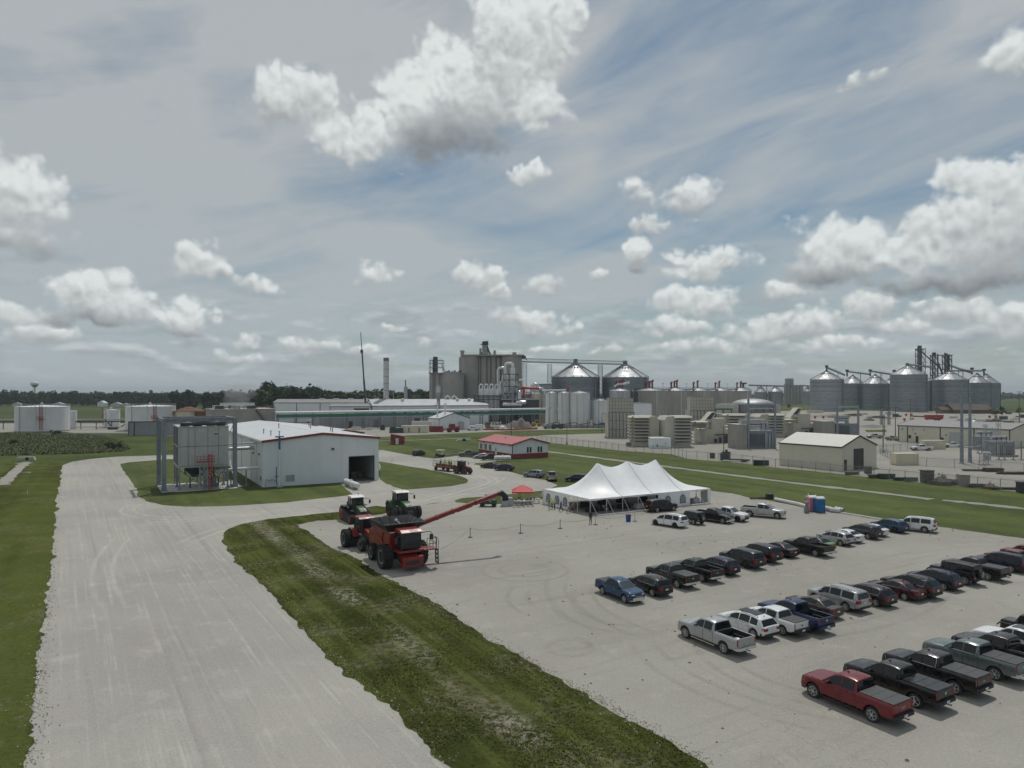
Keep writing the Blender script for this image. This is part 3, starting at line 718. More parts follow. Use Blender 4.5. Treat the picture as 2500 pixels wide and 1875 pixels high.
class Car:
 """all measures in metres: x forward, y to the driver's side, z up"""
 def __init__(s,kind):
  s.kind=kind;s.bed=None;s.rack=False;s.spare=False;s.flare=0
  if kind=='pickup':
   s.L,s.W,s.H,s.R=5.90,2.04,1.96,.425;s.ax=(2.00,-1.74)
   s.top=[(-2.95,1.30),(-2.93,1.345),(-.86,1.345),(-.80,1.28),(1.30,1.27),(1.40,1.27),(2.0,1.235),(2.60,1.17),(2.84,1.08),(2.93,.90),(2.96,.70)]
   s.bot=[(-2.95,.62),(-2.5,.52),(-1.2,.46),(1.5,.44),(2.6,.40),(2.96,.48)]
   s.wid=[(-2.95,.955),(-2.7,.985),(-1,1.0),(1.6,1.0),(2.4,.985),(2.75,.93),(2.96,.80)]
   s.cab=[(1.46,1.25),(.66,1.86),(.40,1.925),(-.10,1.96),(-.55,1.935),(-.70,1.90),(-.84,1.25)]
   s.rw,s.bw=.70,.955;s.bed=(-2.86,-.92,.84,.80);s.pill=[(.92,.26),(.18,-.60)]
   s.doors=[(.95,.20),(.16,-.76)]
  elif kind=='small_pickup':
   s.L,s.W,s.H,s.R=5.07,1.84,1.74,.375;s.ax=(1.62,-1.46)
   s.top=[(-2.53,1.15),(-2.51,1.20),(-1.16,1.20),(-1.08,1.13),(1.0,1.13),(1.25,1.13),(1.7,1.10),(2.2,1.05),(2.42,.95),(2.52,.72),(2.535,.60)]
   s.bot=[(-2.53,.56),(-2.2,.44),(-1,.36),(1.3,.34),(2.3,.32),(2.535,.42)]
   s.wid=[(-2.53,.95),(-2.3,.985),(-1,1.0),(1.4,1.0),(2.1,.985),(2.4,.90),(2.535,.74)]
   s.cab=[(1.34,1.11),(.60,1.62),(.35,1.69),(-.2,1.74),(-.75,1.71),(-.90,1.68),(-1.12,1.11)]
   s.rw,s.bw=.63,.86;s.bed=(-2.44,-1.22,.78,.72);s.pill=[(.88,.18),(.10,-.80)];s.doors=[(.9,.14),(.1,-.98)]
  elif kind=='suv':
   s.L,s.W,s.H,s.R=4.72,1.88,1.66,.365;s.ax=(1.42,-1.36)
   s.top=[(-2.36,.95),(-2.32,1.04),(-1.9,1.06),(1.0,1.04),(1.25,1.05),(1.8,.99),(2.15,.90),(2.30,.76),(2.36,.55)]
   s.bot=[(-2.36,.46),(-2.0,.34),(-1,.30),(1.2,.28),(2.1,.27),(2.36,.36)]
   s.wid=[(-2.36,.80),(-2.2,.92),(-1.5,.995),(0,1.0),(1.3,.995),(1.95,.93),(2.2,.82),(2.36,.60)]
   s.cab=[(1.40,1.02),(.50,1.52),(.20,1.60),(-.45,1.66),(-1.2,1.63),(-1.72,1.55),(-1.84,1.50),(-2.27,1.02)]
   s.rw,s.bw=.60,.875;s.pill=[(.84,.08),(0,-.92),(-1.02,-1.66)];s.doors=[(.95,.02),(.0,-1.0)]
  elif kind=='large_suv':
   s.L,s.W,s.H,s.R=5.30,2.02,1.92,.40;s.ax=(1.70,-1.42)
   s.top=[(-2.65,1.05),(-2.62,1.18),(-2.2,1.20),(1.2,1.18),(1.35,1.18),(2.0,1.13),(2.4,1.06),(2.58,.92),(2.65,.66)]
   s.bot=[(-2.65,.50),(-2.2,.40),(-1,.38),(1.3,.36),(2.3,.34),(2.65,.44)]
   s.wid=[(-2.65,.90),(-2.4,.97),(-1.5,1.0),(0,1.0),(1.6,1.0),(2.2,.96),(2.5,.87),(2.65,.70)]
   s.cab=[(1.46,1.16),(.76,1.76),(.45,1.84),(-.3,1.92),(-1.8,1.89),(-2.28,1.83),(-2.36,1.78),(-2.58,1.16)]
   s.rw,s.bw=.70,.945;s.pill=[(1.0,.24),(.14,-.86),(-1.0,-2.12)];s.doors=[(1.02,.18),(.16,-.92)];s.rack=True
  elif kind=='sedan':
   s.L,s.W,s.H,s.R=4.86,1.84,1.45,.335;s.ax=(1.45,-1.36)
   s.top=[(-2.43,.82),(-2.40,.96),(-1.75,1.01),(0,.96),(1.1,.92),(1.7,.84),(2.15,.72),(2.36,.58),(2.43,.42)]
   s.bot=[(-2.43,.42),(-2.1,.28),(-1,.22),(1.2,.20),(2.2,.20),(2.43,.28)]
   s.wid=[(-2.43,.74),(-2.25,.88),(-1.6,.985),(0,1.0),(1.3,.99),(1.95,.92),(2.25,.80),(2.43,.55)]
   s.cab=[(1.22,.91),(.42,1.28),(.10,1.38),(-.35,1.445),(-.85,1.41),(-1.15,1.34),(-1.86,.99)]
   s.rw,s.bw=.54,.84;s.pill=[(.78,-.02),(-.10,-.98)];s.doors=[(.9,-.06),(-.08,-1.1)]
  elif kind=='minivan':
   s.L,s.W,s.H,s.R=5.17,2.0,1.77,.36;s.ax=(1.63,-1.45)
   s.top=[(-2.58,.95),(-2.54,1.06),(-2.0,1.08),(1.2,1.05),(1.6,1.05),(2.1,.95),(2.40,.80),(2.54,.62),(2.585,.45)]
   s.bot=[(-2.58,.44),(-2.2,.30),(-1,.26),(1.3,.24),(2.3,.24),(2.585,.32)]
   s.wid=[(-2.58,.82),(-2.35,.93),(-1.5,.995),(0,1.0),(1.5,.99),(2.1,.92),(2.4,.80),(2.585,.58)]
   s.cab=[(1.78,1.02),(.86,1.56),(.50,1.68),(-.2,1.77),(-1.6,1.75),(-2.1,1.68),(-2.26,1.62),(-2.52,1.02)]
   s.rw,s.bw=.66,.94;s.pill=[(1.16,.34),(.22,-.98),(-1.08,-2.0)];s.doors=[(1.2,.26),(.22,-1.02)]
  elif kind=='jeep':
   s.L,s.W,s.H,s.R=4.55,1.86,1.86,.42;s.ax=(1.50,-1.30);s.spare=True;s.flare=.10
   s.top=[(-2.08,1.16),(-2.06,1.18),(.80,1.18),(.9,1.18),(1.9,1.12),(1.98,1.05),(2.00,.70)]
   s.bot=[(-2.08,.56),(-1.8,.50),(1.3,.48),(2.0,.58)]
   s.wid=[(-2.08,.80),(-2.0,.83),(.7,.83),(1.0,.80),(1.9,.66),(2.0,.62)]
   s.cab=[(.94,1.16),(.62,1.76),(.45,1.82),(-.3,1.86),(-1.6,1.85),(-1.98,1.83),(-2.04,1.16)]
   s.rw,s.bw=.68,.765;s.pill=[(.66,.02),(-.06,-.86),(-.96,-1.90)];s.doors=[(.75,.0),(-.04,-.9)]
 def st(s,x,side=1):
  zt,=interp(x,s.top);zb,=interp(x,s.bot);w,=interp(x,s.wid);w*=s.W/2
  for a in s.ax:
   ra=s.R*1.20;d=abs(x-a)
   if d<ra:zb=max(zb,s.R+math.sqrt(ra*ra-d*d)*.98)
  zb=min(zb,zt-.16)
  h=zt-zb
  pts=[(w*.90,zb),(w*.985,zb+.06),(w*1.0,zb+h*.42),(w*.990,zb+h*.74),(w*.965,zt-.05),(w*.915,zt)]
  return w,zb,zt,pts
 def body(s):
  xs=set(np.linspace(-s.L/2 if s.kind!='jeep' else-2.08,s.L/2 if s.kind!='jeep' else 2.0,26).tolist())
  lo,hi=min(xs),max(xs)
  for p in s.top+s.bot+s.wid:xs.add(p[0])
  for a in s.ax:
   for k in range(9):xs.add(a+s.R*1.20*math.cos(PI*k/8)*(.999))
  if s.bed:
   b0,b1,zf,wi=s.bed
   xs|={b0,b0-.01,b1,b1+.01}
  xs=sorted(x for x in xs if lo-1e-6<=x<=hi+1e-6)
  xs=[x for i,x in enumerate(xs)if i==0 or x-xs[i-1]>.004]
  mb=MB();rows=[]
  for x in xs:
   w,zb,zt,p=s.st(x)
   crown=.03 if not s.bed or x>-.8 else 0
   if s.bed and s.bed[0]-.001<=x<=s.bed[1]+.001:
    ins=[(s.bed[3],zt),(s.bed[3],s.bed[2]),(0.001,s.bed[2])]
   else:
    wi=s.bed[3]if s.bed else w*.6
    wi=min(wi,w*.85)
    ins=[(wi,zt+crown*.6),(wi*.999,zt+crown*.6),(0.001,zt+crown)]
   half=[(0.001,zb)]+p+ins
   row=[(x,y,z)for y,z in half]+[(x,-y,z)for y,z in half[::-1]]
   rows.append(row)
  n=len(rows[0]);vs=[q for r in rows for q in r];fs=[];mi=[]
  for i in range(len(rows)-1):
   for k in range(n):
    k2=(k+1)%n
    fs.append((i*n+k,i*n+k2,(i+1)*n+k2,(i+1)*n+k))
  fs+=[tuple(range(n))[::-1],tuple(range((len(rows)-1)*n,len(rows)*n))]
  mb.add(vs,fs);return mb
 def cabpts(s):
  return s.cab
 def cs(s,x,f,y_off=0.0):
  """a point of the cabin side at x, f = 0 belt .. 1 roof edge"""
  zt=float(np.interp(-x,[-p[0]for p in s.cab],[p[1]for p in s.cab]));z0=s.cab[0][1]+(s.cab[-1][1]-s.cab[0][1])*(s.cab[0][0]-x)/(s.cab[0][0]-s.cab[-1][0])
  zt-=.045
  full=s.H-.05-z0
  z=z0+(zt-z0)*f
  wy=s.bw+(s.rw-s.bw)*(max(0.0,z-z0)/full)**1.15
  return(x,wy+y_off,z)
 def cabin(s):
  mb=MB();c=s.cab;n=len(c);rows=[]
  for i,(x,z)in enumerate(c):
   end=i in(0,n-1)
   a=s.cs(x,0);r=(x,a[1],z)if end else s.cs(x,1)
   wv=r[1]
   row=[(x,a[1],a[2]-.05),a if not end else(x,a[1]-.002,z-.002),r,(x,wv*.90,z-.012),(x,wv*.5,z),(x,0,z+.006)]
   row=row+[(p[0],-p[1],p[2])for p in row[:-1][::-1]]
   rows.append(row)
  m=len(rows[0]);vs=[q for r in rows for q in r];fs=[]
  for i in range(n-1):
   for k in range(m-1):fs.append((i*m+k,i*m+k+1,(i+1)*m+k+1,(i+1)*m+k))
  mb.add(vs,fs);return mb
 def side_window(s,x1,x0,sgn):
  mb=MB();xs=np.linspace(x0,x1,6);lo=[];hi=[]
  front_limit=s.cab[1][0]
  for x in xs:
   a=s.cs(x,.10,.010);b=s.cs(x,.88,.010)
   lo.append((a[0],a[1]*sgn,a[2]));hi.append((b[0],b[1]*sgn,b[2]))
  vs=lo+hi;k=len(xs)
  mb.add(vs,[(i,i+1,k+i+1,k+i)for i in range(k-1)]);return mb
 def strip_glass(s,i0,i1,f0=.06,f1=.94,out=.012,w=.90):
  """front or rear screen between two points of the cabin line"""
  (xa,za),(xb,zb)=s.cab[i0],s.cab[i1]
  mb=MB();rows=[]
  nx,nz=(zb-za),-(xb-xa);l=math.hypot(nx,nz);nx,nz=nx/l,nz/l
  if nz<0:nx,nz=-nx,-nz
  for f in(f0,f1):
   x=xa+(xb-xa)*f;z=za+(zb-za)*f
   wv=s.cs(min(max(x,s.cab[-1][0]),s.cab[0][0]),1)[1]if .02<f<.98 else s.bw
   rows.append([(x+nx*out,t*wv*w,z+nz*out-(.012 if abs(t)>.95 else 0))for t in(-1,-.5,0,.5,1)])
  mb.add(rows[0]+rows[1],[(k,k+1,5+k+1,5+k)for k in range(4)]);return mb
 def door(s,x1,x0,sgn):
  mb=MB();vs=[];mi=0
  for off,grow in((.004,.018),(.012,0)):
   xs=np.linspace(x0-grow,x1+grow,5);rows=[]
   for x in xs:
    w,zb,zt,p=s.st(x)
    zlow=p[1][1]+.04
    rows.append([(x,(yy+off)*sgn,zz)for yy,zz in[(p[1][0],max(p[1][1],zlow)-grow)]+p[2:4]+[(p[4][0],p[4][1]+grow)]])
   n=4
   mb.add([q for r in rows for q in r],[(i*n+k,i*n+k+1,(i+1)*n+k+1,(i+1)*n+k)for i in range(4)for k in range(3)],1 if off<.01 else 0)
  return mb
def wheel_meshes():
 t=MB();t.lathe([(.60,-.105),(.86,-.13),(.96,-.125),(1.0,-.09),(1.0,.09),(.96,.125),(.86,.13),(.60,.105)],(0,0,0),26,0,'y')
 d={}
 d['tyre']=t
 def rim(spokes,w,m_sp=0,split=False,depth=.10):
  r=MB();r.lathe([(.66,.095),(.62,.12),(.58,.115),(.56,.07),(.05,.06)],(0,0,0),24,1,'y')
  r.lathe([(.665,.09),(.66,.128),(.61,.128),(.60,.10)],(0,0,0),24,m_sp,'y',close=False)
  for k in range(spokes):
   a=2*PI*k/spokes
   for da in((-.13,.13)if split else(0,)):
    c,s_=math.cos(a+da),math.sin(a+da);c2,s2=math.cos(a+da*.4),math.sin(a+da*.4)
    r.beam((c2*.12,.115,s2*.12),(c*.62,.115,s_*.62),w,.03,m_sp)
  r.cyl((0,.09,0),.15,.045,10,m_sp,'y')
  return r
 d['six']=rim(6,.10,0,True);d['ten']=rim(10,.075);d['five']=rim(5,.15);d['plain']=rim(7,.12)
 return d
WHEEL=wheel_meshes()
def hidden_mesh(mb,name,mats,smooth=None):
 """a mesh kept for sharing"""
 o=mb.build(name,mats,smooth=smooth);me=o.data;bpy.data.objects.remove(o);return me
WM={'tyre':hidden_mesh(WHEEL['tyre'],'wheel',M['rubber'],40)}
for k in('six','ten','five','plain'):WM[k]=hidden_mesh(WHEEL[k],'rim',[M['alloy'],M['alloy_dark']],30)
WM['black']=hidden_mesh(WHEEL['five'],'rim',[M['alloy_dark'],M['rubber']],30)
WMdark=WM['black']
CARMESH={}
def car_meshes(kind):
 if kind in CARMESH:return CARMESH[kind]
 s=Car(kind);d={}
 pm=[M['paint_white'],M['trim_black']]
 xr,xf=s.top[0][0],s.top[-1][0]
 d['body']=hidden_mesh(s.body(),'body',pm[:1],38)
 d['cabin']=hidden_mesh(s.cabin(),'cabin',pm[:1],40)
 ns=len(s.cab)
 d['windscreen']=hidden_mesh(s.strip_glass(0,1),'windscreen',M['windscreen'])
 d['rear_window']=hidden_mesh(s.strip_glass(ns-1,ns-2,.16 if s.kind!='sedan' else .08,.90),'rear_window',M['car_glass'])
 for sg in(1,-1):
  d['win%d'%sg]=[hidden_mesh(s.side_window(a,b,sg),'side_window',M['car_glass'])for a,b in s.pill]
  d['door%d'%sg]=[hidden_mesh(s.door(a,b,sg),'door',pm)for a,b in s.doors]
 u=MB();w=s.W/2-.29
 u.box(xr+.25,-w,min(z for _,z in s.bot)-.04,xf-.25,w,.82 if not s.bed else .80);d['underbody']=hidden_mesh(u,'underbody',M['trim_black'])
 # lamps
 wr,zb,zt,p=s.st(xr+.02)
 big=s.bed or s.kind in('large_suv','jeep')
 for sg in(1,-1):
  t=MB()
  if s.bed:t.box(xr-.012,sg*(wr*.97)-.11*(sg>0),zt-.46,xr+.12,sg*(wr*.97)+.11*(sg<0),zt-.06)
  elif s.kind=='jeep':t.box(xr-.03,sg*wr*.93-.07,zt-.36,xr+.05,sg*wr*.93+.07,zt-.14)
  else:
   w2=s.st(xr+.22)[0]
   t.prism([(xr-.012,sg*wr*.58),(xr-.012,sg*wr*.99),(xr+.22,sg*(w2+.008)),(xr+.22,sg*(w2-.1)),(xr+.08,sg*wr*.58)],zt-.22 if s.kind!='minivan' else zt-.18,zt-.03 if s.kind!='large_suv' else zt+.06)
  d['tail%d'%sg]=hidden_mesh(t,'taillight',M['tail_red'])
  f=MB();xx=xf-.10 if s.kind!='jeep' else xf;w1=s.st(xx)[0];w2=s.st(xf-.36)[0];zf=s.st(xf-.12)[2]
  if s.kind=='jeep':f.cyl((xf-.02,sg*.42,.95),.10,.05,12,0,'x')
  else:f.prism([(xf-.03,sg*w1*.52),(xf-.06,sg*w1*.88),(xf-.36,sg*(w2+.006)),(xf-.36,sg*(w2-.12)),(xf-.2,sg*w1*.5)],zf-.26 if big else zf-.17,zf-.05 if big else zf-.03)
  d['head%d'%sg]=hidden_mesh(f,'headlight',M['lamp_clear'],None)
  mi=MB();xm=s.pill[0][0]+.02;cp=s.cs(xm,.05)
  mi.cbox(xm+.02,sg*(cp[1]+.13),cp[2]+.06,.10,.20,.17 if big else .13);mi.beam((xm,sg*cp[1],cp[2]),(xm,sg*(cp[1]+.08),cp[2]+.03),.05)
  d['mirror%d'%sg]=hidden_mesh(mi,'mirror',M['trim_black'])
 g=MB();zf=s.st(xf-.06)[2];wf=s.st(xf-.02)[0]
 g.box(xf-.05,-wf*.62,zf-.36 if big else zf-.20,xf+.012,wf*.62,zf-.04)
 if big:
  for k in range(3):g.box(xf,-wf*.60,zf-.30+k*.09,xf+.022,wf*.60,zf-.27+k*.09,1)
 d['grille']=hidden_mesh(g,'grille',[M['trim_black'],M['chrome']])
 fb=MB();z0=s.bot[-1][1]
 fb.prism([(xf-.40,-s.W/2*.94),(xf-.12,-wf*1.1),(xf+.04,-wf*.8),(xf+.06,0),(xf+.04,wf*.8),(xf-.12,wf*1.1),(xf-.40,s.W/2*.94),(xf-.42,0)],z0-.08,z0+.20)
 d['front_bumper']=hidden_mesh(fb,'front_bumper',M['trim_black'],30)
 rb=MB();zr=s.bot[0][1]
 if s.bed or s.kind=='jeep':
  rb.prism([(xr+.28,-s.W/2*.96),(xr-.06,-s.W/2*.93),(xr-.17,-s.W/2*.80),(xr-.17,s.W/2*.80),(xr-.06,s.W/2*.93),(xr+.28,s.W/2*.96),(xr+.05,0)],zr-.06,zr+.15)
 else:
  rb.prism([(xr+.35,-s.W/2*.985),(xr-.0,-wr*.98),(xr-.05,-wr*.7),(xr-.05,wr*.7),(xr,wr*.98),(xr+.35,s.W/2*.985),(xr+.2,0)],zr-.06,zr+.12)
 d['rear_bumper']=hidden_mesh(rb,'rear_bumper',M['trim_black'],30)
 pl=MB()
 if s.bed:pl.box(xr-.185,-.16,zr-.03,xr-.172,.16,zr+.12)
 elif s.kind=='jeep':pl.box(xr-.02,.45,.62,xr-.005,.75,.77)
 else:pl.box(xr-.03,-.16,zt-.30,xr-.012,.16,zt-.15)
 d['license_plate']=hidden_mesh(pl,'license_plate',M['plate'])
 hm=MB();hm.cbox(0,0,0,.20,.035,.035);d['handle']=hidden_mesh(hm,'handle',M['chrome'])
 if s.bed:
  b0,b1,zf_,wi=s.bed;zr_=s.st(-1.6)[2]
  tg=MB();tg.box(xr-.016,-wr*.80,s.bed[2]-.06,xr+.03,wr*.80,zt-.05);d['tailgate']=hidden_mesh(tg,'tailgate',pm[:1])
  cv=MB();cv.box(b0-.06,-wi-.05,zr_+.004,b1+.03,wi+.05,zr_+.05)
  for k in(1,2):cv.box(b0+(b1-b0)*k/3-.02,-wi-.02,zr_+.05,b0+(b1-b0)*k/3+.02,wi+.02,zr_+.062)
  d['tonneau_cover']=hidden_mesh(cv,'tonneau_cover',M['vinyl'])
  bl=MB();bl.box(b0+.004,-wi+.004,zf_+.003,b1-.004,wi-.004,zf_+.012)
  for sg in(1,-1):
   bl.box(b0+.01,sg*(wi-.012)-.005,zf_+.02,b1-.01,sg*(wi-.012)+.005,zr_-.03)
   bl.box(s.ax[1]-.48,sg*(wi-.13)-.11,zf_+.02,s.ax[1]+.48,sg*(wi-.13)+.11,zf_+.22)
  bl.box(b1-.02,-wi+.02,zf_+.02,b1-.01,wi-.02,zr_-.03);bl.box(b0+.01,-wi+.02,zf_+.02,b0+.02,wi-.02,zr_-.04)
  d['bed_liner']=hidden_mesh(bl,'bed_liner',M['bed_liner'])
  st=MB()
  for sg in(1,-1):st.box(s.ax[1]+.75,sg*(s.W/2+.02)-.06,.38,s.ax[0]-.7,sg*(s.W/2+.02)+.06,.43)
  d['running_board']=hidden_mesh(st,'running_board',M['trim_black'])
 ra=MB()
 for sg in(1,-1):
  xs=(s.cab[2][0]-.2,s.cab[-3][0]+.15)
  pts=[(xs[0],sg*s.rw*.93,s.H-.06),(xs[0]-.15,sg*s.rw*.93,s.H+.015),(sum(xs)/2,sg*s.rw*.93,s.H+.045),(xs[1]+.1,sg*s.rw*.93,s.H+.0),(xs[1],sg*s.rw*.93,s.H-.07)]
  ra.tube(pts,.022,6)
 d['roof_rail']=hidden_mesh(ra,'roof_rail',M['trim_black'])
 sr=MB();sr.box(-1.25 if s.kind=='suv' else-.55,-s.rw*.72,s.H-.030,.40,s.rw*.72,s.H+.012);d['sunroof']=hidden_mesh(sr,'sunroof',M['car_glass'])
 an=MB();xa=s.cab[-3][0]+.15 if not s.bed else .35;za=float(np.interp(-xa,[-p[0]for p in s.cab],[p[1]for p in s.cab]))
 an.prism([(xa+.12,za-.02),(xa-.08,za-.02),(xa-.10,za+.09)],-.03,.03,0,'y');d['antenna']=hidden_mesh(an,'antenna',M['trim_black'])
 if s.flare:
  for a in s.ax:
   for sg in(1,-1):
    pr=[(a+.62,.72),(a+.40,.98),(a-.40,.98),(a-.62,.72),(a-.56,.70),(a-.36,.92),(a+.36,.92),(a+.56,.70)]
    f1=MB();f1.prism(pr,sg*.74,sg*(.95),0,'y');d.setdefault('flares',[]).append(hidden_mesh(f1,'fender_flare',M['trim_black']))
 s.ch=MB()
 sp=MB()
 for sg in(1,-1): # bright line round the side glass
  pts=[s.cs(x,.05,.016)for x in np.linspace(s.pill[0][0],s.pill[-1][1],8)]+[s.cs(x,.93,.014)for x in np.linspace(s.pill[-1][1],s.pill[0][0]-.30,8)]
  sp.tube([(p[0],p[1]*sg,p[2])for p in pts],.012,4)
 d['window_trim']=hidden_mesh(sp,'window_trim',M['chrome'])
 sk=MB();sk.box(xr-.20,-.75,zr-.03,xr-.165,-.20,zr+.12);sk.box(xr-.20,.20,zr-.03,xr-.165,.75,zr+.12);d['bumper_chrome']=hidden_mesh(sk,'bumper_face',M['chrome'])
 hit=MB();hit.tube([(xr-.10,0,zr-.10),(xr-.34,0,zr-.10)],.03,6);hit.dish((xr-.34,0,zr-.08),.035,.06,8,3);d['tow_hitch']=hidden_mesh(hit,'tow_hitch',M['trim_black'])
 CARMESH[kind]=(s,d);return CARMESH[kind]
def ob(me,name,parent,paintm=None,loc=(0,0,0),rot=(0,0,0),sc=None):
 o=share(me,name,parent,loc,rot,sc)
 if paintm:
  o.material_slots[0].link='OBJECT';o.material_slots[0].material=paintm
 return o
def text_part(parent,txt,size,loc,rot,mat,depth=.006):
 cu=bpy.data.curves.new('lettering','FONT');cu.body=txt;cu.size=size;cu.extrude=depth;cu.align_x='CENTER';cu.align_y='CENTER'
 o=bpy.data.objects.new('lettering',cu);COL.objects.link(o);bpy.context.view_layer.update()
 me=bpy.data.meshes.new_from_object(o.evaluated_get(bpy.context.evaluated_depsgraph_get()));bpy.data.objects.remove(o)
 o=bpy.data.objects.new('lettering',me);COL.objects.link(o);me.materials.clear();me.materials.append(mat);o.parent=parent;o.location=loc;o.rotation_euler=rot;return o
NAMES={'pickup':'pickup_truck','small_pickup':'pickup_truck','suv':'sport_utility_car','large_suv':'sport_utility_car','sedan':'sedan_car','minivan':'minivan','jeep':'off_road_car'}
CATS={'pickup':'pickup','small_pickup':'pickup','suv':'suv','large_suv':'suv','sedan':'car','minivan':'minivan','jeep':'off-roader'}
def vehicle(kind,color,label,x,y,heading,rim='ten',opts='',scale=1.0,group=None,z=0.0):
 s,d=car_meshes(kind);P=M[color]
 t=thing(NAMES[kind],label,CATS[kind],(x,y,z),heading,group or 'cars and pickups parked on the gravel')
 t.scale=(scale,)*3
 far='far' in opts
 ob(d['body'],'body',t,P);ob(d['cabin'],'cabin',t,M['trim_black']if 'softtop' in opts else(M['paint_black']if 'blackroof' in opts else P))
 ob(d['windscreen'],'windscreen',t);ob(d['rear_window'],'rear_window',t);ob(d['underbody'],'underbody',t)
 for sg in(1,-1):
  for me in d['win%d'%sg]:ob(me,'side_window',t)
  if not far:
   for i,me in enumerate(d['door%d'%sg]):
    dr=ob(me,'door',t,P)
    xx=s.doors[i][1]+.16;w,zb,zt,p=s.st(xx)
    hn=ob(d['handle'],'handle',dr,None if 'chrome' in opts else P,(xx,sg*(p[3][0]+.03),p[3][1]+.02))
  ob(d['tail%d'%sg],'taillight',t);ob(d['head%d'%sg],'headlight',t);ob(d['mirror%d'%sg],'mirror',t,P if 'chrome' in opts else None)
 for a in s.ax:
  for sg in(1,-1):
   w=ob(WM['tyre'],'wheel',t,None,(a,sg*(s.W/2-.155),s.R),(0,0,0 if sg>0 else PI),(s.R,1.0,s.R))
   if 'small' in opts:pass
   r=ob(WM[rim],'rim',w)
 ob(d['grille'],'grille',t);ob(d['front_bumper'],'front_bumper',t,M['chrome']if 'chrome' in opts else(P if s.kind in('sedan','minivan')else None))
 ob(d['rear_bumper'],'rear_bumper',t,M['chrome']if 'chromerear' in opts else(P if s.kind in('sedan','minivan')or 'paintbumper' in opts else None))
 if not far:ob(d['license_plate'],'license_plate',t);ob(d['antenna'],'antenna',t,P)
 if s.bed:
  ob(d['tailgate'],'tailgate',t,P);ob(d['bed_liner'],'bed_liner',t)
  if not far:ob(d['running_board'],'running_board',t,M['chrome']if 'boards' in opts else None);ob(d['tow_hitch'],'tow_hitch',t)
  if 'cover' in opts:ob(d['tonneau_cover'],'tonneau_cover',t,P if 'paintcover' in opts else None)
 if 'rail' in opts:ob(d['roof_rail'],'roof_rail',t)
 if 'sunroof' in opts:ob(d['sunroof'],'sunroof',t)
 if 'trimline' in opts:ob(d['window_trim'],'window_trim',t)
 if s.flare:
  for me in d['flares']:ob(me,'fender_flare',t)
  w=ob(WM['tyre'],'spare_wheel',t,None,(s.top[0][0]-.17,-.12,1.02),(0,0,PI/2),(s.R*.95,1.0,s.R*.95));ob(WM[rim],'rim',w)
 xr=s.top[0][0];zt=s.st(xr+.02)[2]
 for o in opts.split():
  if o.startswith('text='):
   text_part(t,o[5:],.17,(xr-.022,0,zt-.28),(PI/2,0,-PI/2),M['chrome'])
  if o=='bowtie':
   b=MB();xx=xr-.030
   b.prism([(-.13,-.03),(-.05,-.03),(-.035,-.05),(.045,-.05),(.05,-.03),(.12,-.03),(.13,.03),(.05,.03),(.035,.05),(-.045,.05),(-.05,.03),(-.12,.03)],xx,xx+.012,0,'x');b.build('emblem',M['chrome'],t,loc=(0,0,zt-.26))
  if o=='shield':
   b=MB();xx=xr-.030
   b.prism([(0,-.10),(.05,-.05),(.09,.07),(.05,.10),(.02,.05),(-.02,.05),(-.05,.10),(-.09,.07),(-.05,-.05)],xx,xx+.012,0,'x');b.build('emblem',M['chrome'],t,loc=(0,0,zt-.24))
  if o=='oval':
   b=MB();b.lathe([(.10,0),(.10,.012)],(0,0,0),14,0,'x');e=b.build('emblem',M['paint_navy'],t,loc=(xr-.032,0,zt-.24));e.scale=(1,1,.5)
 return t
HV=math.atan2(V[1],V[0]) # nose away from us, the way the rows are parked
HIT=HV+PI
def nose(px,py,h,kind,heading=HV):
 """put the front driver's-side corner of the hood where it is seen"""
 s,d=car_meshes(kind);x,y=gp(px,py,h)
 f=(math.cos(heading),math.sin(heading));l=(-f[1],f[0])
 cx=s.top[-1][0]-.12;cw=s.W/2*.88
 return x-f[0]*cx-l[0]*cw,y-f[1]*cx-l[1]*cw
def rearwheel(px,py,kind,heading=HV,side=1,axle=1):
 s,d=car_meshes(kind);x,y=gp(px,py)
 f=(math.cos(heading),math.sin(heading));l=(-f[1],f[0])
 ax=s.ax[axle];cw=(s.W/2-.06)*side
 return x-f[0]*ax-l[0]*cw,y-f[1]*ax-l[1]*cw
def tailcorner(px,py,h,kind,heading=HV,side=-1):
 """put the rear passenger-side corner where it is seen"""
 s,d=car_meshes(kind);x,y=gp(px,py,h)
 f=(math.cos(heading),math.sin(heading));l=(-f[1],f[0])
 ax=s.top[0][0];cw=s.W/2*.9*side
 return x-f[0]*ax-l[0]*cw,y-f[1]*ax-l[1]*cw
def park(kind,color,label,xy,rim='ten',opts='',heading=HV,scale=1.0,group=None):
 return vehicle(kind,color,label,xy[0],xy[1],heading,rim,opts,scale,group)
 # front row, nearest to us
H4=HV+math.radians(.7)
park('pickup','paint_red','dark red crew cab pickup with black bed cover, nearest vehicle of the car park',rearwheel(2128.6,1763.6,'pickup',H4),'six','cover text=GMC',H4)
park('pickup','paint_black','black pickup with glossy black bed lid, right beside the dark red pickup',rearwheel(2233.7,1729,'pickup',H4),'five','cover paintcover shield',H4)
park('pickup','paint_black','black pickup with grey soft bed cover, second from the dark red pickup',rearwheel(2330,1696.5,'pickup',H4),'six','cover trimline text=GMC',H4)
park('pickup','paint_sage','grey green crew cab pickup with black bed cover in the nearest row',rearwheel(2428.6,1662,'pickup',H4),'six','cover trimline chromerear bowtie',H4)
park('pickup','paint_black','black pickup with open bed between the grey green and the white pickup',nose(2322,1553,1.1,'pickup',H4),'six','',H4)
park('pickup','paint_white','white crew cab pickup with dark sunroof at the right picture edge',nose(2373,1537,1.1,'pickup',H4),'ten','sunroof trimline',H4)
park('jeep','paint_black','black off-roader half cut off behind the white pickup with sunroof',nose(2442,1513,1.1,'jeep',H4),'black','softtop',H4)
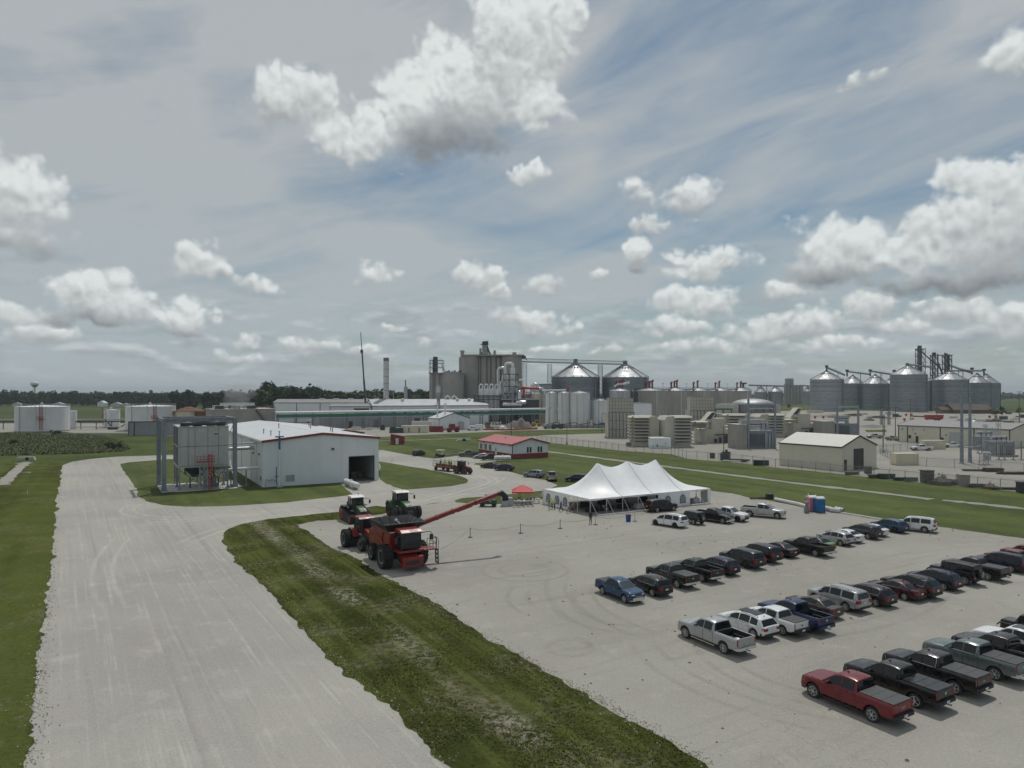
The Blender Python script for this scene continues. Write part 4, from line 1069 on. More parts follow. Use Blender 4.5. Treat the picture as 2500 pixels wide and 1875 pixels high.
# second row
R3='second row of parked cars'
park('pickup','paint_silver','silver grey pickup with open black bed at the near end of the second row',rearwheel(1766,1597,'pickup'),'ten','chromerear boards trimline')
park('suv','paint_white','white crossover with black glass roof beside the silver grey pickup',nose(1750.7,1497,.95,'suv'),'ten','sunroof rail chrome',scale=1.02)
park('small_pickup','paint_white','small white pickup with grey bed cover in the second row',rearwheel(1910,1552,'small_pickup'),'six','cover oval')
park('pickup','paint_royal','blue full size pickup with open bed in the second row',nose(1849,1472,1.1,'pickup'),'five','paintbumper shield',scale=1.0)
park('sedan','paint_brown','grey brown sedan squeezed between the blue pickup and the silver wagon',tailcorner(2063,1494,.55,'sedan'),'ten','trimline')
park('large_suv','paint_silver','silver three row crossover with dark roof rails in the second row',rearwheel(2065,1494,'large_suv'),'ten','rail',scale=.96)
park('suv','paint_plum','very dark plum crossover between the silver crossover and the red sedan',rearwheel(2137,1482,'suv'),'ten','trimline chrome')
park('sedan','paint_maroon','dark red sedan in the second row',rearwheel(2207,1466,'sedan'),'ten','trimline',scale=1.03)
park('suv','paint_black','black crossover with silver roof rails behind the dark red sedan',tailcorner(2298,1448,.45,'suv'),'ten','rail trimline',scale=1.08)
park('suv','paint_navy','dark navy crossover between the railed black crossover and the black off-roader',rearwheel(2303,1442,'suv'),'ten','rail')
park('jeep','paint_black','black off-roader with spare wheel on its tailgate in the second row',rearwheel(2353,1428,'jeep'),'six','softtop',scale=1.06)
park('pickup','paint_black','black pickup with flat black bed cover beside the black off-roader',rearwheel(2412,1418,'pickup'),'ten','cover',scale=.97)
park('large_suv','paint_navy','dark blue family crossover cut by the right picture edge',rearwheel(2470,1399,'large_suv'),'five','rail',scale=.93)
park('pickup','paint_red','red pickup mostly hidden behind the dark blue family crossover',nose(2397,1350,1.05,'pickup'),'ten','far',scale=.95)
park('large_suv','paint_red','red car showing only its hood at the right picture edge, farthest of the second row',nose(2437,1338,1.05,'large_suv'),'ten','far',scale=.95)
# third row
park('small_pickup','paint_blue','blue small pickup facing us alone at the near end of the third row',rearwheel(1470.7,1452,'small_pickup',HIT,-1),'six','cover chrome',HIT)
park('suv','paint_black','black crossover beside the blue small pickup',rearwheel(1591.6,1456.8,'suv'),'ten','trimline')
park('pickup','paint_black','black pickup with grey bed cover and chrome bumper in the third row',rearwheel(1652.6,1436.5,'pickup'),'ten','cover chromerear trimline chrome bowtie',scale=.97)
park('pickup','paint_black','black pickup with open empty bed and chrome bumper in the third row',rearwheel(1713.6,1421.8,'pickup'),'six','chromerear trimline text=GMC',scale=.97)
park('suv','paint_navy','dark navy crossover with bright window line in the third row',tailcorner(1811,1397,.35,'suv'),'ten','trimline',scale=.98)
park('large_suv','paint_charcoal','matt charcoal three row crossover with black wheels in the third row',rearwheel(1821,1389,'large_suv'),'black','',scale=.96)
park('large_suv','paint_black','large black three row suv in the third row',tailcorner(1914.8,1366.4,.40,'large_suv'),'black','',scale=.95)
park('sedan','paint_black','black sedan with pale rear window in the third row',tailcorner(1953.4,1351.8,.45,'sedan'),'ten','trimline',scale=1.02)
park('pickup','paint_black','black pickup carrying a load in its open bed in the third row',rearwheel(1990.7,1359.7,'pickup'),'ten','chromerear',scale=.96)
park('sedan','paint_green','dark roofed sedan with a lime green tail behind the loaded black pickup',tailcorner(2044,1338,.40,'sedan'),'ten','blackroof trimline',scale=1.0)
park('suv','paint_silver','silver crossover in the third row',rearwheel(2052,1333.6,'suv'),'ten','',scale=.96)
park('sedan','paint_white','cream white sedan with tall red tail lamps in the third row',tailcorner(2114,1318.7,.35,'sedan'),'ten','',scale=1.0)
park('suv','paint_charcoal','dark grey boxy suv with red tail lamps between two white sedans',rearwheel(2118,1317,'suv'),'ten','rail trimline',scale=1.02)
park('sedan','paint_white','white sedan beside the blue crossover at the far end',tailcorner(2175,1303.7,.35,'sedan'),'ten','',scale=.98)
park('suv','paint_blue','blue crossover beside the big white suv',rearwheel(2185,1302,'suv'),'black','',scale=1.0)
park('large_suv','paint_white','big white suv with tow hitch at the far end of the third row',rearwheel(2256.7,1301,'large_suv',HV+.35),'ten','rail chrome',HV+.35,scale=1.0)
# row by the tent
park('minivan','paint_white','white minivan with black wheels near the tent',rearwheel(1647,1289.6,'minivan',HV+.25),'black','rail',HV+.25)
park('jeep','paint_charcoal','charcoal off-roader with hard top beside the white minivan',rearwheel(1692.8,1281.7,'jeep'),'ten','',scale=.96)
park('pickup','paint_black','black pickup facing us beside the charcoal off-roader',rearwheel(1764.7,1279.4,'pickup',HIT+.22,-1,0),'ten','chrome boards',HIT+.22,.97)
park('pickup','paint_white','white pickup with hood scoop facing us beside the black pickup',rearwheel(1800.9,1275,'pickup',HIT+.25,-1,0),'black','',HIT+.25,.98)
park('pickup','paint_silver','large silver pickup with bright grille parked alone by the toilets',rearwheel(1895.8,1267,'pickup',HIT+.52,-1,0),'ten','chrome boards',HIT+.52,1.04)
park('large_suv','paint_black','black suv with its tail open beside the white tent',rearwheel(1645,1247.8,'large_suv',SITE-.1,-1,0),'ten','',SITE-.1,1.0)
# by the red roofed office
GO='cars parked by the red roofed office'
park('suv','paint_charcoal','dark suv alone at the edge of the lawn near the red shed',gp(1023,1112),'ten','far',HV-1.05,1.0,GO)
park('pickup','paint_grey','grey pickup beside the red roofed office',gp(1144,1115),'ten','far',PI+SITE*.3,1.0,GO)
park('sedan','paint_silver','pale silver car half hidden between the two grey pickups',gp(1176,1119),'ten','far',PI+SITE*.4,1.0,GO)
park('pickup','paint_charcoal','dark grey pickup beside the white gas tank',gp(1198,1123),'ten','far',PI+SITE*.4,.95,GO)
park('sedan','paint_charcoal','dark grey car by the road bend',gp(1197,1143),'ten','far',PI-.45,1.04,GO)
park('suv','paint_navy','dark blue grey suv second in line by the road bend',gp(1231,1149),'ten','far',PI-.35,1.0,GO)
park('suv','paint_steel','slate grey suv parked alone by the road bend',gp(1303,1165),'ten','far',PI-.40,1.0,GO)
park('pickup','paint_tan','tan pickup seen from behind on the grass left of the tent',gp(1347,1172),'ten','chromerear',PI/2+.02,.95,GO)
park('suv','paint_navy','dark blue suv half hidden behind the tent roof',gp(1408,1176),'ten','far',PI-.2,1.0,GO)
# on the power plant side
GP='trucks on the works yard'
park('pickup','paint_silver','silver pickup on the yard left of the beige hall',gp(2136,1070),'ten','far',PI-.15,1.0,GP)
park('pickup','paint_steel','dark front pickup at the corner of the beige hall',gp(2181,1076),'ten','far',HIT-.1,1.0,GP)
park('pickup','paint_white','white pickup beside the cream storage box',gp(2250,1100),'ten','far',PI-.12,1.05,GP)
park('pickup','paint_white','white pickup partly behind the cream storage box',gp(2328,1093),'ten','far',PI-.3,1.0,GP)
park('pickup','paint_white','white service pickup beside the small white workshop',gp(1155,1051),'ten','far',PI-.3,1.0,GP)
# ------------------------------------------------------------------ halls and buildings
def slab_roof(mb,lu,lv,eave,ridge,over=.3,th=.14,along='v',m=0):
 """two roof slopes; the ridge runs along v (or u)"""
 if along=='v':
  h=lu/2;k=(ridge-eave)/h
  for sg in(1,-1):
   a=(h,ridge);b=(h+sg*(h+over),eave-k*over)
   mb.prism([(a[0],a[1]),(b[0],b[1]),(b[0],b[1]+th),(a[0],a[1]+th)],-over,lv+over,m,'y')
 else:
  h=lv/2;k=(ridge-eave)/h
  for sg in(1,-1):
   a=(h,ridge);b=(h+sg*(h+over),eave-k*over)
   mb.prism([(a[0],a[1]),(b[0],b[1]),(b[0],b[1]+th),(a[0],a[1]+th)],-over,lu+over,m,'x')
def gable_body(mb,lu,lv,eave,ridge,along='v',m=0):
 if along=='v':mb.prism([(0,0),(lu,0),(lu,eave-.02),(lu/2,ridge-.02),(0,eave-.02)],0,lv,m,'y')
 else:mb.prism([(0,0),(lv,0),(lv,eave-.02),(lv/2,ridge-.02),(0,eave-.02)],0,lu,m,'x')
def hall(name,label,o,rz,lu,lv,eave,ridge,wall,roof,trim=None,along='v',cat='building',over=.3,group=None,th=.14):
 t=thing(name,label,cat,(o[0],o[1],0),rz,group)
 w=MB();gable_body(w,lu,lv,eave,ridge,along);w.build('wall',wall,t)
 for i in(0,1):
  r=MB();full=MB();slab_roof(full,lu,lv,eave,ridge,over,th,along)
  r.v=full.v[8*i:8*i+8];r.f=full.f[:6];r.mi=[0]*6;r.build('roof',roof,t)
 if trim:
  k=(ridge-eave)/((lu if along=='v' else lv)/2)
  tr=MB()
  if along=='v':
   for yy in(-over-.03,lv+over+.03):
    for sg in(1,-1):tr.beam((lu/2,yy,ridge+.02),(lu/2+sg*(lu/2+over),yy,eave-k*over+.02),.06,.36)
   for xx in(-over-.03,lu+over+.03):tr.beam((xx,-over,eave-k*over+.02),(xx,lv+over,eave-k*over+.02),.06,.30)
  else:
   for xx in(-over-.03,lu+over+.03):
    for sg in(1,-1):tr.beam((xx,lv/2,ridge+.02),(xx,lv/2+sg*(lv/2+over),eave-k*over+.02),.06,.36)
   for yy in(-over-.03,lv+over+.03):tr.beam((-over,yy,eave-k*over+.02),(lu+over,yy,eave-k*over+.02),.06,.30)
  tr.build('roof_trim',trim,t)
 return t
def plate(t,name,x0,x1,z0,z1,mat,face='f',d=.05,at=0.0):
 """a door, window or vent standing slightly proud of a wall: 'f' = the near wall, 'l'/'r' = the side walls"""
 b=MB()
 if face=='f':b.box(x0,at-d,z0,x1,at+.02,z1)
 elif face=='l':b.box(at-d,x0,z0,at+.02,x1,z1)
 else:b.box(at-.02,x0,z0,at+d,x1,z1)
 return b.build(name,mat,t)
A=math.radians(29.5)
# --- the big white hall with the open door
ho=(-48.3,137.6)
t=thing('white_hall','long white metal hall with red roof edge and open dark doorway','building',ho,A)
LU,LV,EV,RG=23.3,71.0,8.95,10.15
w=MB()
w.box(0,0,0,.2,LV,EV-.02);w.box(LU-.2,0,0,LU,LV,EV-.02)
w.prism([(.2,0),(LU-.2,0),(LU-.2,EV-.03),(LU/2,RG-.03),(.2,EV-.03)],LV-.2,LV,0,'y')
D0,D1,DH=17.0,22.3,5.15
w.prism([(.2,0),(D0,0),(D0,EV-.03+(LU-D0)/LU*2*(RG-EV)),(LU/2,RG-.03),(.2,EV-.03)],0,.2,0,'y')
w.prism([(D0,DH),(D1,DH),(D1,EV+.02),(D0,EV-.03+(LU-D0)/LU*2*(RG-EV))],0,.2,0,'y')
w.box(D1,0,0,LU-.2,.2,EV-.03)
w.build('wall',M['white_wall'],t)
rf=MB();full=MB();slab_roof(full,LU,LV,EV,RG,.25)
for i in(0,1):
 r=MB();r.v=full.v[8*i:8*i+8];r.f=full.f[:6];r.mi=[0]*6;r.build('roof',M['white_roof'],t)
tr=MB();k=(RG-EV)/(LU/2)
for sg in(1,-1):tr.beam((LU/2,-.30,RG-.05),(LU/2+sg*(LU/2+.28),-.30,EV-k*.28-.05),.10,.46)
tr.beam((LU+.30,-.2,EV-.1),(LU+.30,LV,EV-.1),.10,.36);tr.build('roof_trim',M['trim_red'],t)
g=MB();g.beam((-.31,-.2,EV-.12),(-.31,LV,EV-.12),.12,.24);g.build('gutter',M['white_paint'],t)
rd=MB();rd.beam((LU/2,-.2,RG+.13),(LU/2,LV,RG+.13),.35,.10);rd.build('ridge_cap',M['white_paint'],t)
fl=MB();fl.box(.25,.25,.0,LU-.25,LV-.25,.035);fl.build('floor',M['rubble'],t)
df=MB()
for x in(D0-.10,D1):df.box(x,-.05,0,x+.10,.22,DH+.1)
df.box(D0,-.05,DH,D1,.22,DH+.10);df.build('door_frame',M['trim_dark'],t)
cr=MB()
for x,y,z,s in((19.2,5,0,1.2),(20.8,6,0,1.0),(20.7,6,1.0,.9),(18.6,9,0,1.5)):cr.box(x,y,z+.036,x+s,y+s,z+s)
for i,(x,y)in enumerate(((19.2,5),(20.8,6),(18.6,9))):
 c=MB();c.box(0,0,0,1.2,1.1,1.3);c.box(.05,.05,1.3,1.15,1.05,1.36);c.box(-.02,.2,.1,0,.9,1.2);o=c.build('crate',M['wood'],None,loc=(*uv(ho,x,y),.036),rz=A)
 tag(o,['brown crate nearest the doorway inside the white hall','brown crate at the right inside the white hall doorway','brown crate deepest inside the white hall doorway'][i],'crate','crates inside the white hall')
lv_=MB();lv_.box(4.3,-.06,.85,6.0,.01,2.15)
for i in range(8):lv_.box(4.35,-.10,.92+i*.15,5.95,-.055,.97+i*.15)
lv_.build('wall_vent',M['galv'],t)
lp=MB();lp.box(13.35,-.35,6.85,13.85,.01,7.1);lp.box(13.4,-.38,6.75,13.8,-.1,6.86);lp.build('wall_lamp',M['trim_dark'],t)
for(x,y)in((3.4,10),(3.4,18),(4.2,5.5),(15,24),(15.5,7),(9,30),(18,38),(17,14)):
 v=MB();v.cyl((0,0,0),.10,.9,8);v.cyl((0,0,.85),.17,.18,8);zz=EV+k*(x if x<LU/2 else LU-x)+.14
 v.build('roof_vent',M['steel_grey'],t,loc=(x,y,zz))
ds=MB()
for y in(6.2,12.6,25,40,55):ds.beam((-.10,y,0),(-.10,y,EV-.2),.12)
ds.build('downpipe',M['white_paint'],t)
for y,z0,z1 in((3.2,6.0,6.35),(10,5.8,6.1)):plate(t,'wall_lamp',y,y+.4,z0,z1,M['trim_dark'],'l',.22)
plate(t,'side_door',4.2,5.2,.05,2.15,M['white_paint'],'l',.05)
plate(t,'wall_box',1.5,2.2,1.2,2.0,M['steel_grey'],'l',.2)
# annex behind it
hall('white_annex','low white annex with red roof edge behind the white hall',uv(ho,23.9,41),A,10,26,7.6,8.4,M['white_wall'],M['white_roof'],M['trim_red'],'v')
# --- blue riser pipe before the hall
t=thing('riser_pipe','tall standing pipe with blue top and T head before the white hall','pipe',uv(ho,2.9,-1.1),A)
b=MB();b.box(-.55,-.55,0,.55,.55,.28);b.build('footing',M['concrete_pale'],t)
b=MB();b.tube([(0,0,.28),(0,0,7.3)],.17,10);b.build('pipe',M['white_paint'],t,40)
b=MB();b.tube([(0,0,7.3),(0,0,9.75)],.20,10);b.tube([(-.75,0,9.8),(.75,0,9.8)],.14,8);b.box(-.8,-.16,9.68,-.5,.16,9.92);b.box(.5,-.16,9.68,.8,.16,9.92);b.build('pipe_head',M['blue_pipe'],t,40)
b=MB();b.tube([(-.08,.1,7.2),(-.08,.1,4.0),(-.55,.1,3.9),(-.55,.1,0.9)],.10,8);b.tube([(-.9,.1,2.05),(.1,.1,2.05)],.09,8);b.dish((-.55,.1,.78),.2,.16);b.build('bypass_pipe',M['blue_pipe'],t,40)
t=thing('gas_meter','small grey gas meter with valves at the foot of the white hall','meter',uv(ho,.9,-.6),A)
b=MB();b.tube([(-.5,0,.15),(-.5,0,1.3),(1.6,0,1.3),(1.6,0,.2)],.06,6);b.build('pipework',M['steel_grey'],t)
for x in(-.2,.75):
 b=MB();b.lathe([(.25,-.12),(.25,.12)],(x,0,1.45),10,0,'y');b.build('dial',M['silver'],t)
 # --- white gas tank by the hall door
def gas_tank(label,x,y,rz,L,r,base=True):
 t=thing('gas_tank',label,'gas tank',(x,y,0),rz,'white gas tanks')
 b=MB();n=[(r*math.sin(PI/2*i/4),-L/2-r*.8*math.cos(PI/2*i/4)+r*.8*0)for i in range(5)]
 prof=[(max(.01,r*math.sin(PI/2*i/4)),-L/2+r*.6-r*.6*math.cos(PI/2*i/4))for i in range(5)]+[(max(.01,r*math.cos(PI/2*i/4)),L/2-r*.6+r*.6*math.sin(PI/2*i/4))for i in range(5)]
 b.lathe(prof,(0,0,r+.32),18,0,'x');b.build('vessel',M['white_paint'],t,40)
 b=MB()
 for q in(-.28,0,.28):
  b.lathe([(r+.012,-.03),(r+.012,.03)],(q*L,0,r+.32),18,0,'x',close=False)
 b.build('weld_band',M['galv'],t)
 d=MB();d.cyl((0,0,2*r+.28),.2,.25,10);d.build('valve_dome',M['white_paint'],t)
 for q in(-.3,.3):
  s=MB();s.box(q*L-.15,-r*.8,0,q*L+.15,r*.8,.42);s.build('saddle',M['concrete'],t)
 return t
gas_tank('long white gas tank lying beside the open doorway of the white hall',-31.0,137.0,A+PI/2,8.2,.56)
gas_tank('short white gas tank beside the dark grey pickup at the red roofed office',*gp(1227,1126.5),.1,4.6,.62)
# --- grey cooler on legs
Fo=(-62.0,132.0)
tag(sheet('concrete_pad',[uv(Fo,*p)for p in((-2.9,-1.2),(-.4,-1.0),(-.4,-1.9),(10.2,-1.6),(10.2,-.3),(11.5,.0),(11.5,11.5),(-2.9,12.0))],.12,M['concrete_pale']))
t=thing('air_cooler','large grey cooler box raised on steel legs beside the white hall','cooler',Fo,A)
CX,CY,CB,CT=8.7,11.6,4.55,11.9
b=MB();b.box(.06,.06,CB,CX-.06,CY-.06,CT);b.build('casing',M['steel_grey'],t)
for r_ in range(2):
 z0=CB+.12+r_*(CT-CB)/2;z1=z0+(CT-CB)/2-.16
 for i,(a,c)in enumerate(((.02,1.58),(1.68,2.73),(2.83,4.98),(5.08,6.88),(6.98,CX-.02))):
  p=MB();p.box(a,-.02,z0,c,.08,z1);p.build('panel',M['unit_grey'],t)
 p=MB();p.box(CX-.08,.05,z0,CX+.02,CY/2-.03,z1);p.build('panel',M['unit_grey'],t)
 p=MB();p.box(CX-.08,CY/2+.03,z0,CX+.02,CY-.05,z1);p.build('panel',M['unit_grey'],t)
 lo=MB();lo.box(-.02,.25,z0+.12,.08,CY-.25,z1-.1,0)
 lo.build('louvre_bank',M['louvre_dark'],t)
 for q in range(9):
  s=MB();zz=z0+.25+q*(z1-z0-.4)/9;s.prism([(.02,zz),(-.14,zz-.10),(-.14,zz-.06),(.02,zz+.05)],.3,CY-.3,0,'y');s.build('slat',M['louvre_dark'],t)
fr=MB()
for y in(0,CY/2,CY):fr.box(-.08,y-.12,CB,.02,y+.12,CT)
for z in(CB,CB+(CT-CB)/2,CT):fr.box(-.09,0,z-.12,.02,CY,z+.12)
fr.box(-.1,-.12,CB-.25,CX+.1,CY+.1,CB);fr.build('frame',M['unit_grey'],t)
tp=MB();tp.box(-.15,-.15,CT,CX+.15,CY+.15,CT+.10);tp.build('roof',M['unit_grey'],t)
for i,(x,y)in enumerate(((1.2,1.8),(3.4,1.8),(5.8,1.8),(7.6,1.8),(2,6),(5,6),(7.4,6))):
 f=MB();f.cyl((0,0,0),.85,.55,14);f.cyl((0,0,.55),.3,.2,10);f.box(-.8,-.05,.56,.8,.05,.62);f.build('fan',M['steel_dark' if i%2 else 'galv'],t,loc=(x,y,CT+.10))
hs=MB();hs.tube([(.4,.8,CT+.5),(8.2,.8,CT+.55)],.28,8);hs.build('header_pipe',M['steel_dark'],t,40)
for x in(.15,CX/2,CX-.15):
 for y in(.15,CY/2,CY-.15):
  l=MB();l.box(-.14,-.14,.12,.14,.14,CB-.25);l.box(-.3,-.3,.12,.3,.3,.38);l.build('leg',M['steel_blue'],t,loc=(x,y,0))
br=MB()
for a,c in(((.15,.15,CB-.6),(CX/2,.15,.6)),((CX/2,.15,.6),(CX-.15,.15,CB-.6)),((.15,CY/2,.5),(.15,.15,CB-.6)),((.15,CY/2,.5),(.15,CY-.15,CB-.6)),((.4,.2,.7),(3.6,.2,2.9))):br.beam(a,c,.14)
br.build('brace',M['steel_blue'],t)
hp=MB();hp.prism([(.8,CB-.25),(CX-2.2,CB-.25),(3.9,2.5),(2.9,2.5)],2.5,7.5,0,'y');hp.tube([(1.4,2,CB-.5),(2.6,2,2.6),(4.4,2.2,2.6),(4.6,2.2,CB-.3)],.32,10);hp.dish((3.4,4,2.3),.8,.3,12);hp.build('hopper',M['steel_dark'],t,35)
for i,(x,y)in enumerate(((1.2,1.2),(4.6,1.0),(6.2,1.4),(7.4,3.2),(5.4,5.5),(7.2,8.0))):
 q_=MB();q_.tube([(x,y,CB-.3),(x,y,3.0-.2*(i%3)),(x+.9,y+.4,2.4-.2*(i%3)),(x+.9,y+.4,.3)],.13+.05*(i%2),8);q_.cyl((x,y,3.0),.26,.3,8);q_.build('pipework',M['galv' if i%2 else 'steel_dark'],t,40)
for x in(5.3,6.6):
 q_=MB();q_.cyl((0,0,0),.45,1.3,12);q_.box(-.6,-.4,-.6,.6,.4,0);q_.tube([(0,0,1.3),(0,0,2.4),(.8,0,2.9)],.14,8);q_.build('pump',M['steel_grey'],t,40,loc=(x,4.0,.75))
for x,y in((2.2,3),(3.6,3),(2.8,6)):
 m_=MB();m_.cyl((0,0,0),.35,.9,12);m_.box(-.45,-.45,-.1,.45,.45,0);m_.build('motor',M['steel_dark'],t,loc=(x,y,3.2))
pl=MB();pl.tube([(4.0,2.2,3.15),(17.3,1.6,3.65)],.30,12);pl.build('duct',M['white_paint'],t,40)
pl=MB();pl.tube([(CX,7.5,7.0),(15.2,7.8,7.0)],.34,12);pl.build('duct',M['silver'],t,40)
pl=MB();pl.tube([(CX,4.2,8.2),(15.2,4.6,8.2)],.12,8);pl.build('conduit',M['galv'],t,40)
for x in(9.4,12.2):
 s=MB();s.box(-.12,-.12,.28,.12,.12,3.1);s.box(-.4,-.4,0,.4,.4,.28);s.build('pipe_support',M['steel_grey'],t,loc=(x,1.9,0))
sg_=MB()
n=18
for i in range(n+1):
 a=i/n*PI*2;
sg_.prism([(3.85+.42*math.cos(2*PI*i/16),11.25+.14*math.sin(2*PI*i/16))for i in range(16)],-.05,-.03,0,'y');sg_.build('badge',M['white_paint'],t)
b2=MB();b2.prism([(3.55,11.25),(3.85,11.19),(4.15,11.25),(3.85,11.31)],-.065,-.052,0,'y');b2.build('emblem',M['trim_dark'],t)
pn=MB();pn.box(6.15,-.05,10.4,6.8,-.02,10.62);pn.build('nameplate',M['trim_dark'],t)
dr=MB();dr.box(3.35,-.06,6.0,4.35,-.02,8.2);dr.build('access_door',M['unit_grey'],t)
# stair tower and red ladder cage
t=thing('access_ladder','red caged ladder and platform standing before the grey cooler','ladder',uv(Fo,4.8,-1.6),A)
b=MB()
for x in(-1.35,-.05):
 for y in(-.6,.6):b.beam((x,y,.12),(x,y,5.4),.09)
for i in range(5):
 z=.6+i*1.05
 b.beam((-1.35,-.6,z),(-.05,-.6,z+.9),.06);b.beam((-1.35,-.6,z),(-.05,-.6,z),.06);b.beam((-1.35,.6,z),(-.05,.6,z+.9),.06)
b.build('tower_frame',M['galv'],t)
b=MB();b.box(-1.9,-.75,5.4,1.1,.9,5.5);b.build('platform',M['red_paint'],t)
b=MB()
for z in(5.95,6.5):
 for p,q in(((-1.9,-.75),(1.1,-.75)),((1.1,-.75),(1.1,.9)),((-1.9,-.75),(-1.9,.9))):b.beam((*p,z),(*q,z),.06)
for x in np.linspace(-1.9,1.1,6):b.beam((x,-.75,5.5),(x,-.75,6.55),.05)
b.build('railing',M['red_paint'],t)
b=MB()
for x in(.15,.65):b.beam((x,-.8,.12),(x,-.8,6.9),.12)
for i in range(22):b.beam((.15,-.8,.4+i*.3),(.65,-.8,.4+i*.3),.05)
for i in range(8):
 z=2.5+i*.6
 b.tube([(.05,-.8,z),(0,-1.35,z),(.4,-1.6,z),(.8,-1.35,z),(.75,-.8,z)],.03,4)
for x,y in((0,-1.35),(.4,-1.6),(.8,-1.35)):b.beam((x,y,2.5),(x,y,6.8),.04)
b.build('ladder_cage',M['red_paint'],t)
# steel gantry round the cooler
g0=(-64.4,131.4)
t=thing('steel_gantry','blue grey steel gantry of four tall posts around the cooler','gantry',g0,math.radians(31.5))
GW,GD,GH=12.4,10.2,13.6
for x in(0,GW):
 for y in(0,GD):
  p=MB();p.box(-.36,-.36,.5,.36,-.28,GH-.7);p.box(-.36,.28,.5,.36,.36,GH-.7);p.box(-.06,-.3,.5,.06,.3,GH-.7);p.box(-.5,-.5,.0,.5,.5,.55);p.box(-.40,-.40,GH-.7,.40,.40,GH);p.build('post',M['steel_blue'],t,loc=(x,y,0))
for y in(0,GD):
 q=MB();q.box(.4,y-.22,GH-.65,GW-.4,y+.22,GH-.55);q.box(.4,y-.22,GH-.1,GW-.4,y+.22,GH);q.box(.4,y-.05,GH-.6,GW-.4,y+.05,GH-.05);q.build('beam',M['steel_blue'],t)
for x in(0,GW):
 q=MB();q.box(x-.2,.4,GH-.55,x+.2,GD-.4,GH-.05);q.build('beam',M['steel_blue'],t)
q=MB();q.beam((GW,1.2,1.5),(GW,GD-1,8),.1);q.beam((GW,GD-1,8),(GW,.6,12.8),.1);q.build('brace',M['white_paint'],t)
# --- office with the red roof
ro=gp(1251,1116.5);ro=(ro[0]-.0,ro[1])
fc=gp(1251,1120.5) # near corner
far_l=gp(1165,1104)
oa=A
oL,oS=20.5,11.6
o0=uv(fc,0,0)
t=hall('red_roofed_office','white office with pale red metal roof and dark red base band',fc,A,oS,oL,4.0,5.5,M['white_wall'],M['red_roof'],M['trim_red'],'v',over=.45)
b=MB();b.box(-.05,-.05,0,oS+.05,0,1.35);b.box(-.05,0,0,0,oL,1.35);b.box(oS,0,0,oS+.05,oL,1.35);b.build('base_band',M['trim_red'],t)
b=MB();b.box(-.08,-.08,1.35,.12,.12,3.9);b.build('corner_post',M['trim_red'],t)
for x in(4.6,5.5,8.1,9.0):
 wdw=plate(t,'window',x,x+.62,1.55,3.1,M['glass_dark'],'f',.06);f=MB()
 f.box(x-.07,-.08,1.48,x,-.002,3.17);f.box(x+.62,-.08,1.48,x+.69,-.002,3.17);f.box(x,-.08,3.1,x+.62,-.002,3.17);f.box(x,-.08,1.48,x+.62,-.002,1.55);f.build('frame',M['white_paint'],wdw)
for y in(12.4,13.2,15.3,16.1,18.1,18.9):
 wdw=plate(t,'window',y,y+.6,1.55,3.1,M['glass_dark'],'l',.06);f=MB()
 f.box(-.08,y-.07,1.48,-.002,y,3.17);f.box(-.08,y+.6,1.48,-.002,y+.67,3.17);f.box(-.08,y,3.1,-.002,y+.6,3.17);f.build('frame',M['white_paint'],wdw)
d_=plate(t,'door',9.0,10.0,.1,2.9,M['white_paint'],'l',.08);plate(d_,'door_pane',9.3,9.7,1.4,2.5,M['glass_dark'],'l',.10)
for y in(1.0,5.5,11.3,17):plate(t,'wall_lamp',y,y+.3,3.4,3.65,M['trim_dark'],'l',.18)
b=MB();b.cyl((0,0,0),.09,.55,8);b.cyl((0,0,.5),.14,.12,8);b.build('roof_vent',M['steel_grey'],t,loc=(3.4,10,4.95))
st_=MB();st_.box(-1.6,8.6,.0,-.06,10.4,.12);st_.build('doorstep',M['concrete_pale'],t)
# --- red shed
sx=gp(970,1085)
t=thing('red_shed','small dark red shed with sloping roof and white door on the lawn','shed',sx,.08)
b=MB();b.prism([(-2.35,0),(2.35,0),(2.35,2.75),(-2.35,3.6)],0,3.4,0,'y');b.build('wall',M['barn_red'],t)
b=MB();b.prism([(-2.5,3.62),(2.5,2.72),(2.5,2.82),(-2.5,3.72)],-.15,3.55,0,'y');b.build('roof',M['barn_red'],t)
plate(t,'door',-.6,.45,.05,2.15,M['white_paint'],'f',.05)
